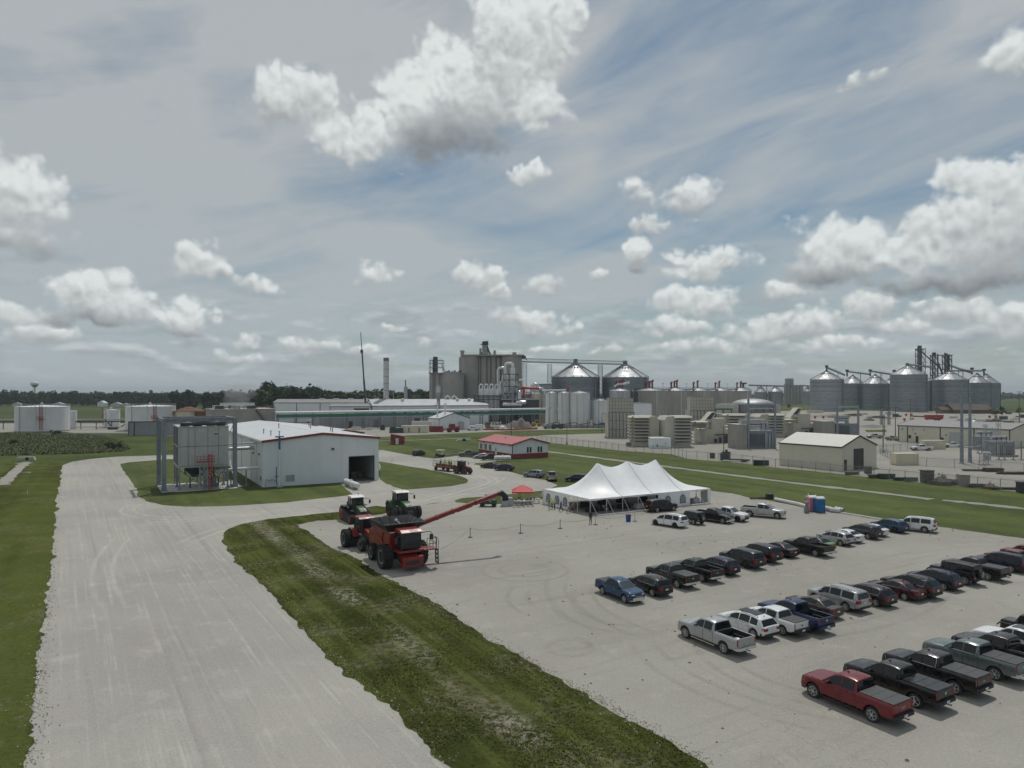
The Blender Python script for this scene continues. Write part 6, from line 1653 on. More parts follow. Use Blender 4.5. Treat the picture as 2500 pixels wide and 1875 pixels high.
pcyl('separator_drum','silver drum with red cap above the tan tank',1302,1314,948,PY+8,M['silver'],.6,base=10,cat='drum')
t=thing('vapour_duct','big white vapour pipe arching over the process plant from column to column','pipe',(0,PY),0)
P=lambda p,q,dy=0:(xat(p,PY),dy,zat(q,PY))
b=MB();b.tube([P(1234,975),P(1234,892),P(1236,888),P(1241,887),P(1247,887),P(1251,889),P(1252,897)],.85,12);b.build('pipe',M['white_paint'],t,40)
b=MB();b.tube([P(1216,950,2),P(1216,903,2),P(1219,899,2),P(1226,898,2),P(1231,899,2),P(1234,903,2)],.9,12);b.build('pipe',M['silver'],t,40)
b=MB();b.tube([P(1224,960,-2),P(1221,945,-2),P(1222,934,-2),P(1227,929,-2),P(1228,918,-2),P(1232,915,-2)],.5,10);b.build('pipe',M['white_paint'],t,40)
b=MB();b.tube([P(1261,938,-3),P(1263,930,-3),P(1268,928,-3),P(1274,928.5,-3),P(1275.5,932,-3),P(1275.5,945,-3)],.55,10);b.build('pipe',M['white_paint'],t,40)
t=thing('vapour_duct','thick silver hairpin duct standing above the tan tanks','pipe',(0,PY+5),0)
b=MB();b.tube([P(1300,958),P(1299,948),P(1301,941),P(1306,938),P(1311,939),P(1315,944),P(1315,952)],1.15,12);b.build('duct',M['silver'],t,40)
b=MB();b.tube([P(1314,948,-2),P(1326,949,-2),P(1329,953,-2),P(1329,966,-2)],.8,12);b.build('duct',M['silver'],t,40)
t=thing('red_pipe_bridge','thick red pipes between the process columns and the tan tanks','pipe',(0,PY-3),0)
b=MB();b.tube([P(1278,975),P(1278,950),P(1280,947.5),P(1316,948)],.75,10);b.build('pipe',M['red_paint'],t,40)
b=MB();b.tube([P(1267,986,-1),P(1267,968,-1),P(1270,966,-1),P(1279,966,-1)],.7,10);b.build('pipe',M['red_paint'],t,40)
b=MB();b.tube([P(1272,947),P(1284,947)],.95,10);b.tube([P(1280,957),P(1296,957.5),P(1296,975)],.35,8);b.build('pipe',M['red_paint'],t,40)
t=thing('tank_header_pipe','white header pipe over the tanks ending in a red elbow','pipe',(0,PY-8),0)
b=MB();b.tube([P(1322,953.5),P(1383,952.5)],.42,8);b.build('pipe',M['white_paint'],t,40)
b=MB();b.tube([P(1380,953),P(1384,951),P(1384,945.5)],.75,8);b.build('elbow',M['red_paint'],t,40)
t=thing('pipe_support_structure','dark steel frame with platforms holding the process columns','steel frame',(0,PY+1),0)
b=MB()
for p in(1158,1170,1192,1214,1230,1243,1259,1265):b.beam(P(p,1010,-5),P(p,914 if p>1228 else 965,-5),.32);b.beam(P(p,1010,4),P(p,914 if p>1228 else 965,4),.28)
for q in(966,975):
 b.beam(P(1158,q,-5),P(1232,q,-5),.4);b.beam(P(1158,q,4),P(1232,q,4),.3)
for q in(914,928,944,960,974):b.beam(P(1230,q,-5),P(1265,q,-5),.42);b.beam(P(1230,q,4),P(1265,q,4),.3);b.beam(P(1230,q,-5),P(1230,q,4),.3);b.beam(P(1265,q,-5),P(1265,q,4),.3)
for a,c in(((1230,928),(1243,944)),((1243,928),(1230,944)),((1243,944),(1259,960)),((1230,960),(1259,944)),((1234,974),(1259,960))):b.beam(P(*a,-5),P(*c,-5),.2)
b.build('frame',M['steel_dark'],t)
b=MB();b.prism([P(1158,967)[::2],P(1225,967)[::2],P(1225,966)[::2],P(1158,966)[::2]],-4.8,3.8,0,'y');b.prism([P(1230,961)[::2],P(1265,961)[::2],P(1265,960)[::2],P(1230,960)[::2]],-4.8,3.8,0,'y');b.build('platform',M['galv_dark'],t)
b=MB();b.beam(P(1232,974,-6),P(1252,948,-6),.8,.3);b.build('stair',M['galv'],t)
t=thing('process_shed','dark low shed with white roof pipes under the process plant','building',(xat(1224,PY-6),PY-6),0)
b=MB();b.box(0,0,0,22,12,zat(976,PY-6));b.build('wall',M['steel_dark'],t)
b=MB();b.box(-.3,-.3,zat(976,PY-6),22.3,12.3,zat(974,PY-6)+.1);b.build('roof',M['galv'],t)
for i,(a,q)in enumerate(((1240,988),(1262,988),(1272,983))):
 r=2.2;t=thing('horizontal_drum',['silver horizontal drum under the steel frame','second silver horizontal drum beneath the red pipes','upper silver drum beneath the red pipes'][i],'drum',(xat(a,PY-9),PY-9),0,'horizontal drums')
 b=MB();zc_=zat(q,PY-9);b.lathe([(.02,-3.2),(1.1,-2.9),(1.3,-2.2),(1.3,2.2),(1.1,2.9),(.02,3.2)],(0,0,zc_),14,0,'x');b.build('shell',M['silver'],t,40)
 b=MB();b.box(-2,-.8,0,-1.6,.8,zc_-.6);b.box(1.6,-.8,0,2,.8,zc_-.6);b.build('saddle',M['steel_dark'],t)
 # white tanks
WT=376
for i,(a,c,e,ap)in enumerate(((1332.5,1361,960,954),(1361.5,1391,960,954),(1390,1440,960.5,953.8),(1448,1483,978,973.5))):
 r=(c-a)/2/FOC*WT;h=zat(e,WT)
 t=tank('white_silo_tank',['tall white tank, leftmost of the group beside the process plant','tall white tank in the middle of the group beside the process plant','widest tall white tank beside the process plant','lower white tank standing apart right of the tall ones'][i],
 xat((a+c)/2,WT),WT+(3 if i==0 else 0),r,h,zat(ap,WT)-h,M['tank_white'],M['galv_roof'],36,'white tanks by the process plant',False,ribs=14)
 b=MB();b.cyl((0,0,h+zat(ap,WT)-h-.3),.5,.7,8);b.build('vent_cap',M['galv'],t)
t=thing('tank_ladder','grey caged ladder between the widest and the lower white tank','ladder',(xat(1444,WT),WT),0)
b=MB();lattice(b,0,0,0,zat(977,WT),1.3,12,.16);b.build('frame',M['galv'],t)
t=thing('tank_bund','dark low bund wall and pipes at the foot of the white tanks','wall',(xat(1332,362),362),0)
b=MB();b.box(0,0,0,33,.6,1.6);b.build('wall',M['concrete'],t)
b=MB()
for i in range(11):b.beam((1+i*2.9,-1,0),(1+i*2.9,-1,2.2+(i*37%5)*.5),.25);b.tube([(i*2.9,-.8,1.8+(i%3)*.6),(i*2.9+2.8,-.8,1.8+((i+1)%3)*.6)],.2,6)
b.build('pipework',M['steel_dark'],t)
# fermenters in a row
for i,(a,c,e,ap,y)in enumerate(((1492,1543,954.5,944,400),(1559,1624,954,945,415),(1624,1681,954,943.5,446),(1680,1736,954,943.5,470),(1734.5,1788,954,944,494),(1788,1840,954.5,944,516))):
 r=(c-a)/2/FOC*y;h=zat(e,y)
 ords=['nearest and separate','first and largest','second','third','fourth','fifth, farthest']
 t=tank('fermenter_tank','grey stained fermenter tank with bright ribbed cone, '+ords[i]+' of the row',xat((a+c)/2,y),y+6,r*1.01,h,zat(ap,y)-h,M['silo_concrete']if i else M['galv'],M['galv_roof'],40,'row of fermenter tanks',False,ribs=24)
 b=MB();topz=zat(ap,y)
 for q,hh in((-2.2,2.6),(-.2,3.2),(1.4,3.8))if i<3 else((-2.5,2.6),(.2,3.6)):
  b.cyl((q,0,topz-.6),.55,hh,8);b.cyl((q,0,topz-.6+hh),.8,.6,8);b.box(q-.2,-.2,topz+hh-.2,q+.9,.2,topz+hh+.6)
 b.build('agitator',M['barn_red'],t)
 if i==0:
  b=MB();b.tube([(-3,0,topz),(-1.5,0,topz+1.4),(2.5,0,topz+1.6),(4.5,0,topz+2.2)],.7,10);b.cyl((4.5,0,topz+1.6),1.1,1.6,10);b.build('vent_duct',M['white_paint'],t,40)
t=thing('catwalk','dark catwalk with lamp posts running along the fermenter tops','catwalk',(0,0),0)
b=MB();p0=(xat(1543,408),414,zat(952,408));p1=(xat(1845,520),534,zat(950.5,520))
b.beam(p0,p1,1.6,.4)
for i in range(60):
 f=i/59;q=[p0[k]+(p1[k]-p0[k])*f for k in range(3)];b.beam(q,(q[0],q[1],q[2]+1.4),.12)
for z in(.8,1.4):b.beam((p0[0],p0[1],p0[2]+z),(p1[0],p1[1],p1[2]+z),.12)
b.build('walkway',M['steel_dark'],t)
for i in range(11):
 f=(i+.5)/11;q=[p0[k]+(p1[k]-p0[k])*f for k in range(3)];l=MB();l.beam((0,0,0),(0,0,4.0),.14);l.box(-.7,-.2,3.9,.7,.2,4.15);l.build('lamp_post',M['galv_dark'],t,loc=q)
t=thing('grey_pipe_tower','dark pipe tower between the nearest fermenter and the row','tower',(xat(1551,408),410),0)
b=MB();b.box(-1.8,-1.5,0,1.8,3,zat(955,408));b.beam((-2,0,zat(953,408)),(2.6,0,zat(948,408)),.6);b.build('shaft',M['steel_dark'],t)
b=MB();lattice(b,0,-2.5,0,zat(950,408),3,9,.2);b.build('frame',M['galv_dark'],t)
t=hall('pale_blue_shed','pale shed with sloping roof between beige stack and fermenters',(xat(1549,330),330),0,8,8,zat(985,330),zat(984,330),M['white_wall'],M['grey_roof'])
plate(t,'window',2.2,4.2,4.4,5.6,M['galv'],'f',.05)
t=hall('white_shed','low white shed roof showing behind the louvred intake houses',(xat(1578,270),270),.2,6.5,5,4.3,7.6,M['white_wall'],M['white_roof'],None,'u')
# ------------------------------------------------------------------ power plant
def stack_box(label,x0,x1,top,mid,base,y,lower_ext=0):
 k=y/FOC;t=thing('exhaust_stack',label,'exhaust stack',(xat(x0,y),y),.03,'beige exhaust stacks')
 W=(x1-x0)*k;zt,zm=zat(top,y),zat(mid,y)
 b=MB();b.box(.4,.5,zm,W-.4,7,zt);b.build('upper_casing',M['stucco'],t)
 b=MB();b.box(0,.4,0,W,9,zm-.05);b.build('lower_casing',M['stucco'],t)
 n=8
 for i in range(n+1):
  b=MB();x=.4+(W-.8)*i/n;b.box(x-.07,.36,zm,x+.07,.52,zt);b.build('rib',M['galv_dark'],t)
 for i in range(5):
  b=MB();z=zm+(zt-zm)*i/4;b.box(.2,.30,z-.10,W-.2,.55,z+.10);b.build('rib',M['concrete'],t)
 b=MB();b.box(0,.2,zm-.25,W,.45,zm-.05)
 for z in(zm*.33,zm*.66):b.box(0,.25,z-.1,W,.42,z+.1)
 b.build('ledge',M['galv_dark'],t)
 for i in range(8):
  b=MB();x=.1+(W-.2)*i/7;b.box(x-.14,-.05,0,x+.14,.39,zm);b.build('column',M['galv_dark'],t)
 if lower_ext:
  b=MB();b.box(W,1.5,0,W+lower_ext,8,zm*.82);b.build('side_casing',M['stucco'],t)
  for i in range(int(lower_ext/1.6)):
   b=MB();x=W+.6+i*1.6;b.box(x-.1,1.35,0,x+.1,1.5,zm*.82);b.build('rib',M['galv_dark'],t)
 return t
stack_box('tall beige ribbed exhaust stack, the nearer and left one',1486,1549,972,1006,1068,286)
stack_box('tall beige ribbed exhaust stack, the farther and right one',1685.5,1746,970,1002,1040,345,26)
def louvre_house(label,x0,x1,top,base_py,body_side,body_px,nl,y=None,legs=0.0,group='louvred air intake houses',wing=True):
 y=y or CAM_H*FOC/(base_py-HOR);k=y/FOC
 t=thing('air_intake_house',label,'air intake',(xat(x0,y),y),.06,group)
 W=(x1-x0)*k;zt=zat(top,y);d=7.5;zb=legs
 b=MB();b.box(.15,.9,zb,W-.15,d,zt-.3);b.build('casing',M['stucco'],t)
 hz_=(zt-zb-(1.6 if not legs else 0.2))
 z0=zb+(1.6 if not legs else .2);dz=hz_/nl
 for i in range(nl):
  z=z0+dz*(i+1)
  for face in(0,1):
   h=MB()
   if face==0:h.prism([(.9,z-.02),(-.35,z-dz*.62),(-.35,z-dz*.62+.08),(.9,z+.06)],-.1,W+.1,0,'x')
   else:
    xx=W-.15 if body_side<0 else .15;sg=1 if body_side<0 else-1
    h.prism([(xx,z-.02),(xx+sg*1.1,z-dz*.62),(xx+sg*1.1,z-dz*.62+.08),(xx,z+.06)],.6,d-.6,0,'y')
   h.build('louvre',M['stucco'],t)
 b=MB();b.box(.4,.88,z0,W-.4,.93,zt-.5);b.build('intake_opening',M['louvre_dark'],t)
 b=MB();b.prism([(-.2,zt-1.0),(.9,zt),(d,zt),(d,zt-.3),(.9,zt-.3)],-.1,W+.1,0,'x');b.build('roof',M['stucco'],t)
 if wing:
  bw=body_px*k;b=MB()
  if body_side>0:b.prism([(W-.1,0),(W+bw,0),(W+bw,zt*.86),(W+bw*.72,zt*.985),(W-.1,zt*.985)],.7,d+3,0,'y')
  else:b.prism([(.1,0),(-bw,0),(-bw,zt*.86),(-bw*.72,zt*.985),(.1,zt*.985)],.7,d+3,0,'y')
  b.build('wing',M['stucco'],t)
 if legs:
  for x in(.3,W-.3):
   for yy in(1.1,d-.3):
    l=MB();l.box(x-.18,yy-.18,0,x+.18,yy+.18,zb+.1);l.build('leg',M['stucco'],t)
  l=MB();l.beam((.4,1.1,zb*.7),(W-.4,1.1,.3),.2);l.build('brace',M['stucco'],t)
 return t
louvre_house('left louvred intake house of the near pair beside the small white cabin',1548,1587,1015.5,1090,1,24,8)
louvre_house('right louvred intake house of the near pair beside the small white cabin',1647,1690,1015.5,1092,-1,23,8)
t=thing('intake_duct','recessed beige duct joining the two near louvred houses','duct',(xat(1610,252),252),.06)
b=MB();b.box(0,0,0,2.6,7,9.3);b.build('casing',M['stucco'],t)
b=MB();b.box(.4,-.4,0,1.3,0,6.2);b.box(-.2,-.5,6.2,2.8,0,6.6);b.build('trim',M['steel_grey'],t)
t=thing('white_cabin','small white cabin in front of the near louvred houses','cabin',gp(1591,1095),.07)
b=MB();b.box(0,0,0,6.4,4.2,3.2);b.build('wall',M['white_wall'],t)
b=MB();b.prism([(-.1,3.2),(4.4,3.45),(4.4,3.57),(-.1,3.32)],-.15,6.55,0,'x');b.build('roof',M['white_roof'],t)
plate(t,'door',3.6,4.9,.1,2.3,M['white_paint'],'f',.06);plate(t,'vent',1.6,2.2,.5,1.3,M['steel_grey'],'f',.08);plate(t,'sign',4.5,4.75,1.4,1.7,M['steel_dark'],'f',.09)
# turbine unit with small louvres on legs
louvre_house('small louvred intake box raised on legs in the middle of the power plant',1700,1728,1029,1086,1,22,4,252,5.6,wing=False)
def turbine(label,x,y,s=1.0):
 t=thing('turbine_housing',label,'turbine housing',(x,y),.06,'beige turbine housings')
 b=MB();b.box(0,1,0,14*s,9*s,5.0*s);b.build('casing',M['stucco'],t)
 b=MB();b.box(4.2*s,1.5*s,5.0*s,9.3*s,8*s,8.9*s);b.build('filter_house',M['stucco'],t)
 b=MB();b.prism([(1.2*s,7.4*s),(4.6*s,11.2*s),(6.2*s,11.2*s),(4.1*s,7.4*s)],2*s,7*s,0,'y');b.build('hood',M['stucco'],t)
 b=MB();b.prism([(2.2*s,8.6*s),(4.3*s,10.9*s),(5.7*s,10.9*s),(4.0*s,8.6*s)],1.95*s,1.99*s,0,'y');b.build('grille',M['louvre_dark'],t)
 b=MB();b.box(9.3*s,.4,0,13*s,.99,3.0*s)
 for q in range(5):b.box((5+q*1.7)*s,.5,.2,(5.9+q*1.7)*s,.99,(1.6+.5*(q%3))*s)
 b.beam((5*s,.6,3.0*s),(12.5*s,.6,3.2*s),.3);b.build('skid',M['steel_dark'],t)
 for q in(10.5,12):
  p=MB();p.box(q*s,.93,3.4*s,(q+.4)*s,.99,4*s);p.build('vent',M['trim_dark'],t)
 b=MB();b.tube([(9.2*s,3,5.9*s),(15*s,3,5.9*s)],.5*s,10);b.build('duct',M['silver'],t,40)
 return t
turbine('beige turbine housing right of the small raised louvre box',xat(1713,256),256)
louvre_house('left louvred intake house of the far pair behind the transformer',1779.5,1820,1010.5,1062,1,22,6,300)
louvre_house('right louvred intake house of the far pair behind the steel goal frame',1877,1917,1010.5,1070,-1,22,7,290)
louvre_house('small louvred intake box farthest right in the power plant',1918,1943,1025,1057,1,22,4,295,6.0,wing=False)
turbine('beige turbine housing farthest right in the power plant',xat(1928,298),298,1.05)
# dome roofed tank and its boxes
t=tank('domed_tank','wide grey tank with shining domed roof',xat(1854,352),362,10.1,zat(988,352),2.9,M['galv_dark'],M['galv_roof'],40,None,False,dome=True)
b=MB();b.box(-17.5,-6,0,-9,4,zat(987,352));b.build('side_box',M['concrete_pale'],t);b=MB();b.box(9,-5,0,12.3,4,zat(988,352));b.build('side_box',M['concrete_pale'],t)
b=MB()
for k in range(40):a=2*PI*k/40;b.beam((10.1*math.cos(a),10.1*math.sin(a),zat(988,352)),(10.1*math.cos(a),10.1*math.sin(a),zat(988,352)+1.2),.1)
b.lathe([(10.1,zat(988,352)+1.1),(10.1,zat(988,352)+1.22)],(0,0,0),40,close=False);b.build('railing',M['galv'],t)
t=thing('green_pipe_bridge','short green pipe bridge beside the farther beige stack','pipe',(xat(1746,340),340),0)
b=MB();b.box(0,0,zat(1001,340),8.4,1,zat(997,340));b.build('duct',M['green_pipe'],t)
b=MB()
for x in(.5,4,8):b.box(x-.15,.2,0,x+.15,.8,zat(1001,340))
b.build('leg',M['steel_dark'],t)
# main transformer behind the fence
ty=CAM_H*FOC/(1096-HOR)
t=thing('transformer_wall','grey concrete fire wall left of the transformer','wall',(xat(1801,ty),ty),.1)
b=MB();b.box(0,0,0,3.2,8,zat(1038,ty));b.build('wall',M['concrete'],t);b=MB();b.box(-.1,-.1,zat(1038,ty),3.3,8.1,zat(1037,ty)+.1);b.build('coping',M['concrete_pale'],t)
t=thing('transformer','large blue grey transformer with cooling fins and round duct on top','transformer',(xat(1834,ty),ty),.1,'transformers')
b=MB();b.box(0,1,.4,8.2,6,5.8);b.box(-.3,.6,0,8.5,6.4,.4);b.build('tank',M['steel_blue'],t)
for i in range(12):
 b=MB();b.box(.3+i*.36,.1,1.0,.42+i*.36,.99,4.8);b.build('fin',M['steel_blue'],t)
b=MB();b.tube([(.4,3,7.4),(4.5,3,7.4)],.6,12);b.build('conservator',M['silver'],t,40)
b=MB();b.box(-2.5,2,8.2,6,4.2,9.4);b.box(4.8,2.2,6,5.8,3.8,8.2);b.box(6.2,2.2,6,7.0,3.8,8.4);b.build('bus_duct',M['galv'],t)
b=MB()
for i in range(6):b.cyl((5.2+i*.6,.6+.3*(i%2),0),.24,5.2-.3*(i%3),8)
b.build('pipework',M['galv'],t,40)
# goal frame of two posts
t=thing('dead_end_frame','goal shaped steel frame of two posts and crossbar over the transformer','frame',(xat(1827,231),231),.03)
gw_=(1893-1827)/FOC*231
for x in(0,gw_):
 b=MB();b.box(-.28,-.28,0,.28,.28,zat(974,231));b.build('post',M['steel_blue'],t,loc=(x,0,0))
b=MB();b.box(.3,-.25,zat(999,231),gw_-.3,.25,zat(996,231));b.build('crossbar',M['galv'],t)
for q in(.25,.5,.75):
 b=MB();b.tube([(gw_*q,0,zat(999,231)),(gw_*q+.8,-.8,zat(1003,231))],.12,6);b.build('insulator',M['steel_dark'],t)
 # ---- small plant fittings: railings, standpipes and stairs that belong to the tanks
def fit(t,name,b,mat):return b.build(name,M[mat],t,40)
for o in list(COL.objects):
 if o.parent is None and o.name.split('.')[0]in('white_silo_tank','fermenter_tank','storage_tank')and o.type=='EMPTY':
  sh=[c for c in o.children if c.name.startswith('shell')][0].data
  r=max(v.co.x for v in sh.vertices);h=max(v.co.z for v in sh.vertices)
  b=MB()
  for k in range(36):
   a=2*PI*k/36;b.beam((r*math.cos(a),r*math.sin(a),h),(r*math.cos(a),r*math.sin(a),h+1.1),.07)
  b.lathe([(r,h+1.02),(r,h+1.12)],(0,0,0),36,close=False);fit(o,'railing',b,'galv')
  for j,an in enumerate((-1.9,-1.25)):
   c,s=math.cos(an),math.sin(an);b=MB();b.tube([(c*(r+.3),s*(r+.3),.3),(c*(r+.3),s*(r+.3),h+.6),(c*(r-.8),s*(r-.8),h+.8)],.13+.05*j,6);fit(o,'standpipe',b,('galv','white_paint')[j])
  b=MB();b.lathe([(r+.10,0),(r+.10,.5)],(0,0,0),36,close=False);fit(o,'foot_ring',b,'concrete')
  # ------------------------------------------------------------------ right-hand yard
tA=math.atan2(7.3,11.9)
t=hall('tan_metal_building','plain beige metal building with pale roof behind the wire fence',(77.1,166),tA,14.0,17.3,5.55,8.0,M['tan_wall'],M['tan_roof'],M['trim_dark'],'v',over=.12)
plate(t,'door',.9,1.95,.05,2.6,M['brown_door'],'f',.05);plate(t,'roller_door',4.6,8.6,.05,5.0,M['brown_door'],'f',.05)
b=MB();b.box(14.0,2,0,15.6,6,3.0);b.build('lean_box',M['tan_wall'],t)
t=hall('beige_hall','long beige hall with grey roof, roller door and dark downpipes',(163.6,233),tA+math.radians(1.0),20,37,6.1,7.9,M['tan_wall'],M['grey_roof'],M['trim_dark'],'v',over=.25)
for y in(0.2,11,22,33.5,36.8):plate(t,'downpipe',y-.15,y+.15,0,6,M['trim_dark'],'l',.12)
plate(t,'roller_door',15.0,19.0,.1,4.5,M['galv'],'l',.08)
for y,w_ in((29.6,1.0),(20.9,1.1),(9.0,1.6)):plate(t,'door',y,y+w_,.05,2.4,M['brown_door'],'l',.06)
plate(t,'window',32.2,33.2,1.5,2.7,M['glass_dark'],'l',.06);plate(t,'vent_box',24.0,25.6,.2,1.4,M['galv'],'l',.5)
for y in(35.0,31.2,27.2):plate(t,'wall_vent',y,y+.8,4.4,5.2,M['galv'],'l',.1)
for y in(30.4,19.8):plate(t,'wall_lamp',y,y+.4,3.2,3.5,M['trim_dark'],'l',.3)
def container(label,px0,px1,base_py,rz,L,W,H,mat,cat='container',doors=True):
 x,y=gp(px0,base_py);t=thing('storage_container',label,cat,(x,y),rz,'storage containers')
 b=MB();b.box(0,0,.12,L,W,H);b.build('body',mat,t)
 b=MB()
 for q in range(int(L/.4)):b.box(.1+q*.4,-.03,.25,.28+q*.4,0,H-.2)
 b.build('corrugation',mat,t)
 b=MB();b.box(-.03,-.03,H-.1,L+.03,W+.03,H+.05);b.box(-.04,-.04,.05,L+.04,.06,.24)
 for xx in(-.03,L-.1):
  b.box(xx,-.04,.1,xx+.13,.08,H)
 b.build('frame',mat,t)
 if doors:
  b=MB();b.box(L,.1,.2,L+.04,W/2-.03,H-.15);b.build('door',mat,t);b=MB();b.box(L,W/2+.03,.2,L+.04,W-.1,H-.15);b.build('door',mat,t)
  for q in(.35,.8,1.6,2.05):
   b=MB();b.beam((L+.07,q,.2),(L+.07,q,H-.1),.05);b.build('lock_bar',M['galv'],t)
 return t
container('cream storage container alone in front of the inner fence',2188,2262,1136,.12,6.1,2.4,2.9,M['tan_box'])
container('cream storage box standing behind the white pickup near the beige hall',2256,2313,1097,.05,7.2,2.4,2.8,M['tan_box'])
t=container('tan office container with two grey doors beside the dark generator',980,1047,1057,.02,12,3,3.3,M['tan_box'],doors=False)
for q in(2.9,7.6):plate(t,'door',q,q+.9,.2,2.5,M['steel_grey'],'f',.07)
container('rust red shipping container beside the white workshop',1048,1083,1055,.0,6.2,2.4,2.7,M['barn_red'])
container('pale box trailer parked between the white pickup and the orange barrier',1161,1178,1050,.0,3.4,2.3,2.6,M['white_wall'])
container('light grey trailer roof behind the tan office container',1005,1054,1050,.0,9.5,2.6,4.2,M['pale_box'],doors=False)
# far right bins
BINS=(('bright round grain bin at the left end of the far group',2018.5,41.5,927,907,690,'bin_steel_light'),('grain bin half hidden behind the leftmost far bin',2082,29,936.6,917.6,800,'bin_steel'),
('dark grain bin in the middle of the far group',2137,34,937,916,780,'bin_steel'),('biggest grain bin in front, middle of the far group',2217.5,46,915,893,680,'bin_steel'),
('wide grain bin in front, right of the biggest far bin',2319,45.5,927.7,907,690,'bin_steel'),('grain bin behind the right front bin',2386,33,935,913.6,770,'bin_steel'),('grain bin at the right end of the far group',2408,34,936,915,830,'bin_steel'),
('small pale grain bin glimpsed behind the biggest far bin',2176,22,937,922,900,'bin_steel_light'))
for a in BINS:grain_bin(*a,group='far group of grain bins')
t=thing('grain_leg_tower','slim lattice leg tower rising behind the biggest far bin','tower',(xat(2247,720),720),0)
zt=zat(851,720)
b=MB();lattice(b,0,0,0,zt,6.4,10,.5);b.build('frame',M['galv_dark'],t)
b=MB();b.box(-2.6,-1,0,-1.2,1,zt+1);b.box(-.6,-1,0,.8,1,zt+1);b.box(-4.5,-2,zt-1,3.8,2,zt-.4);b.cyl((-.8,0,zt),2.0,3,10);b.box(3,-2,zt-14,6,2,zt-13.5);b.build('leg_casing',M['steel_dark'],t)
b=MB();b.beam((1,0,zt-3),(20,0,zt-20),.9);b.beam((-1,0,zt-16),(-14,0,zt-26),.8);b.build('spout',M['steel_dark'],t)
t=thing('grain_dryer_tower','broad dark dryer and leg tower in the far bin group','tower',(xat(2297.5,720),720),0)
zt=zat(867,720)
b=MB();lattice(b,-7,0,0,zt,5,9,.55);lattice(b,6,0,0,zt,6,9,.6);b.box(-10,-3,zt-.4,10.5,3,zt+.2)
for i in range(7):b.beam((-7,0,20+i*4.5),(6,0,16+i*5),.5)
b.build('frame',M['steel_dark'],t)
b=MB()
for x in(-8.6,-6.2,-3.4,3.8,6.2,8.2):b.box(x-.35,-.5,0,x+.35,.5,zt+.8+(x%2))
b.box(-3.0,-2,14,1.5,2,31);b.cyl((-7,0,zt+.3),1.7,2.4,10);b.cyl((5,0,zt),1.6,1.8,10);b.beam((-4,-2,48),(3,-2,28),1.2);b.build('dryer_casing',M['steel_dark'],t)
t=thing('bin_conveyors','inclined grey conveyor tubes linking the tops of the far bins','conveyor',(0,715),0)
B_=lambda p,q,dy=0:(xat(p,715),dy,zat(q,715))
for a,c in(((2017,897),(2063,916)),((2067,907),(2124,914)),((2124,906),(2175,914)),((2215,890),(2277,897)),((2320,893),(2374,911)),((2318,905.5),(2402,905.5))):
 b=MB();b.beam(B_(*a),B_(*c),1.5);b.beam(Vector(B_(*a))+Vector((0,0,1.6)),Vector(B_(*c))+Vector((0,0,1.6)),.2);b.build('conveyor',M['steel_grey'],t)
for p,q in((2018,894),(2068,904.5),(2124.5,904),(2183,905),(2373,899.5),(2402.5,902.5),(2215,889)):
 b=MB();x,y,z=B_(p,q);b.box(x-1.2,-1,z-1.4,x+1.2,1,z+.9);b.box(x-.6,-.6,z-6,x+.6,.6,z-2);b.build('drive_head',M['steel_dark'],t)
for p,q in((2046,909),(2101,911),(2149,911),(2153,911),(2340,900),(2351,905)):
 b=MB();x,y,z=B_(p,q);b.beam((x,0,0),(x,0,z),.5);b.build('support',M['galv_dark'],t)
t=thing('pale_leg_pipe','bright vertical duct between the two front far bins','duct',(xat(2269,700),702),0)
b=MB();b.cyl((0,0,0),3.6,zat(930,700),14);b.build('duct',M['galv_roof'],t,40);b=MB();b.cyl((0,0,zat(930,700)),4.2,3,14,r2=1);b.build('cap',M['galv_roof'],t,40)
# far concrete elevator and bins
ey=1080;t=thing('far_elevator','distant pinkish concrete grain elevator with square headhouse','grain elevator',(xat(1914,ey),ey),0)
q=lambda p:xat(p,ey)-xat(1914,ey)
for i,(a,c)in enumerate(((1914,1921),(1921,1928),(1928.5,1936),(1936,1944),(1944,1952),(1952.5,1961))):
 r=(q(c)-q(a))/2;b=MB();b.cyl((q(a)+r,0,0),r*1.02,zat(941.5,ey),14);b.build('silo',M['silo_concrete'],t,40)
b=MB();b.box(q(1920),-4,zat(942,ey),q(1935),6,zat(924,ey));b.box(q(1917),-3,zat(942,ey),q(1922),5,zat(937,ey));b.box(q(1936),-2,zat(941.5,ey),q(1960),3,zat(940,ey));b.build('headhouse',M['grey_wall'],t)
t=thing('far_conveyor','thin distant conveyor bridge between elevator and far bins','conveyor',(0,ey),0)
b=MB();b.beam((xat(1828,ey),0,zat(940.5,ey)),(xat(1918,ey),0,zat(943,ey)),2.2);b.beam((xat(1955,ey),0,zat(941,ey)),(xat(1982,ey),0,zat(943,ey)),1.8);b.build('bridge',M['galv_dark'],t)
for p in(1850,1872,1890):
 b=MB();b.beam((xat(p,ey),0,0),(xat(p,ey),0,zat(942,ey)),1.0);b.build('support',M['galv_dark'],t)
b=MB();b.box(xat(1812,ey),-2,0,xat(1816,ey),2,zat(934,ey));b.box(xat(1811,ey),-2,zat(938,ey),xat(1822,ey),2,zat(934,ey));b.build('leg_tower',M['steel_dark'],t)
grain_bin('distant grain bin right of the fermenter row, left one',1857,16,957.5,943.5,1000,'bin_steel_light','distant pair of grain bins')
grain_bin('distant grain bin right of the fermenter row, right one',1893,18,956,944,1000,'bin_steel_light','distant pair of grain bins')
grain_bin('distant bin between the concrete elevator and the bright bin',1972,13,956,944.5,1050,'bin_steel_light','distant pair of grain bins')
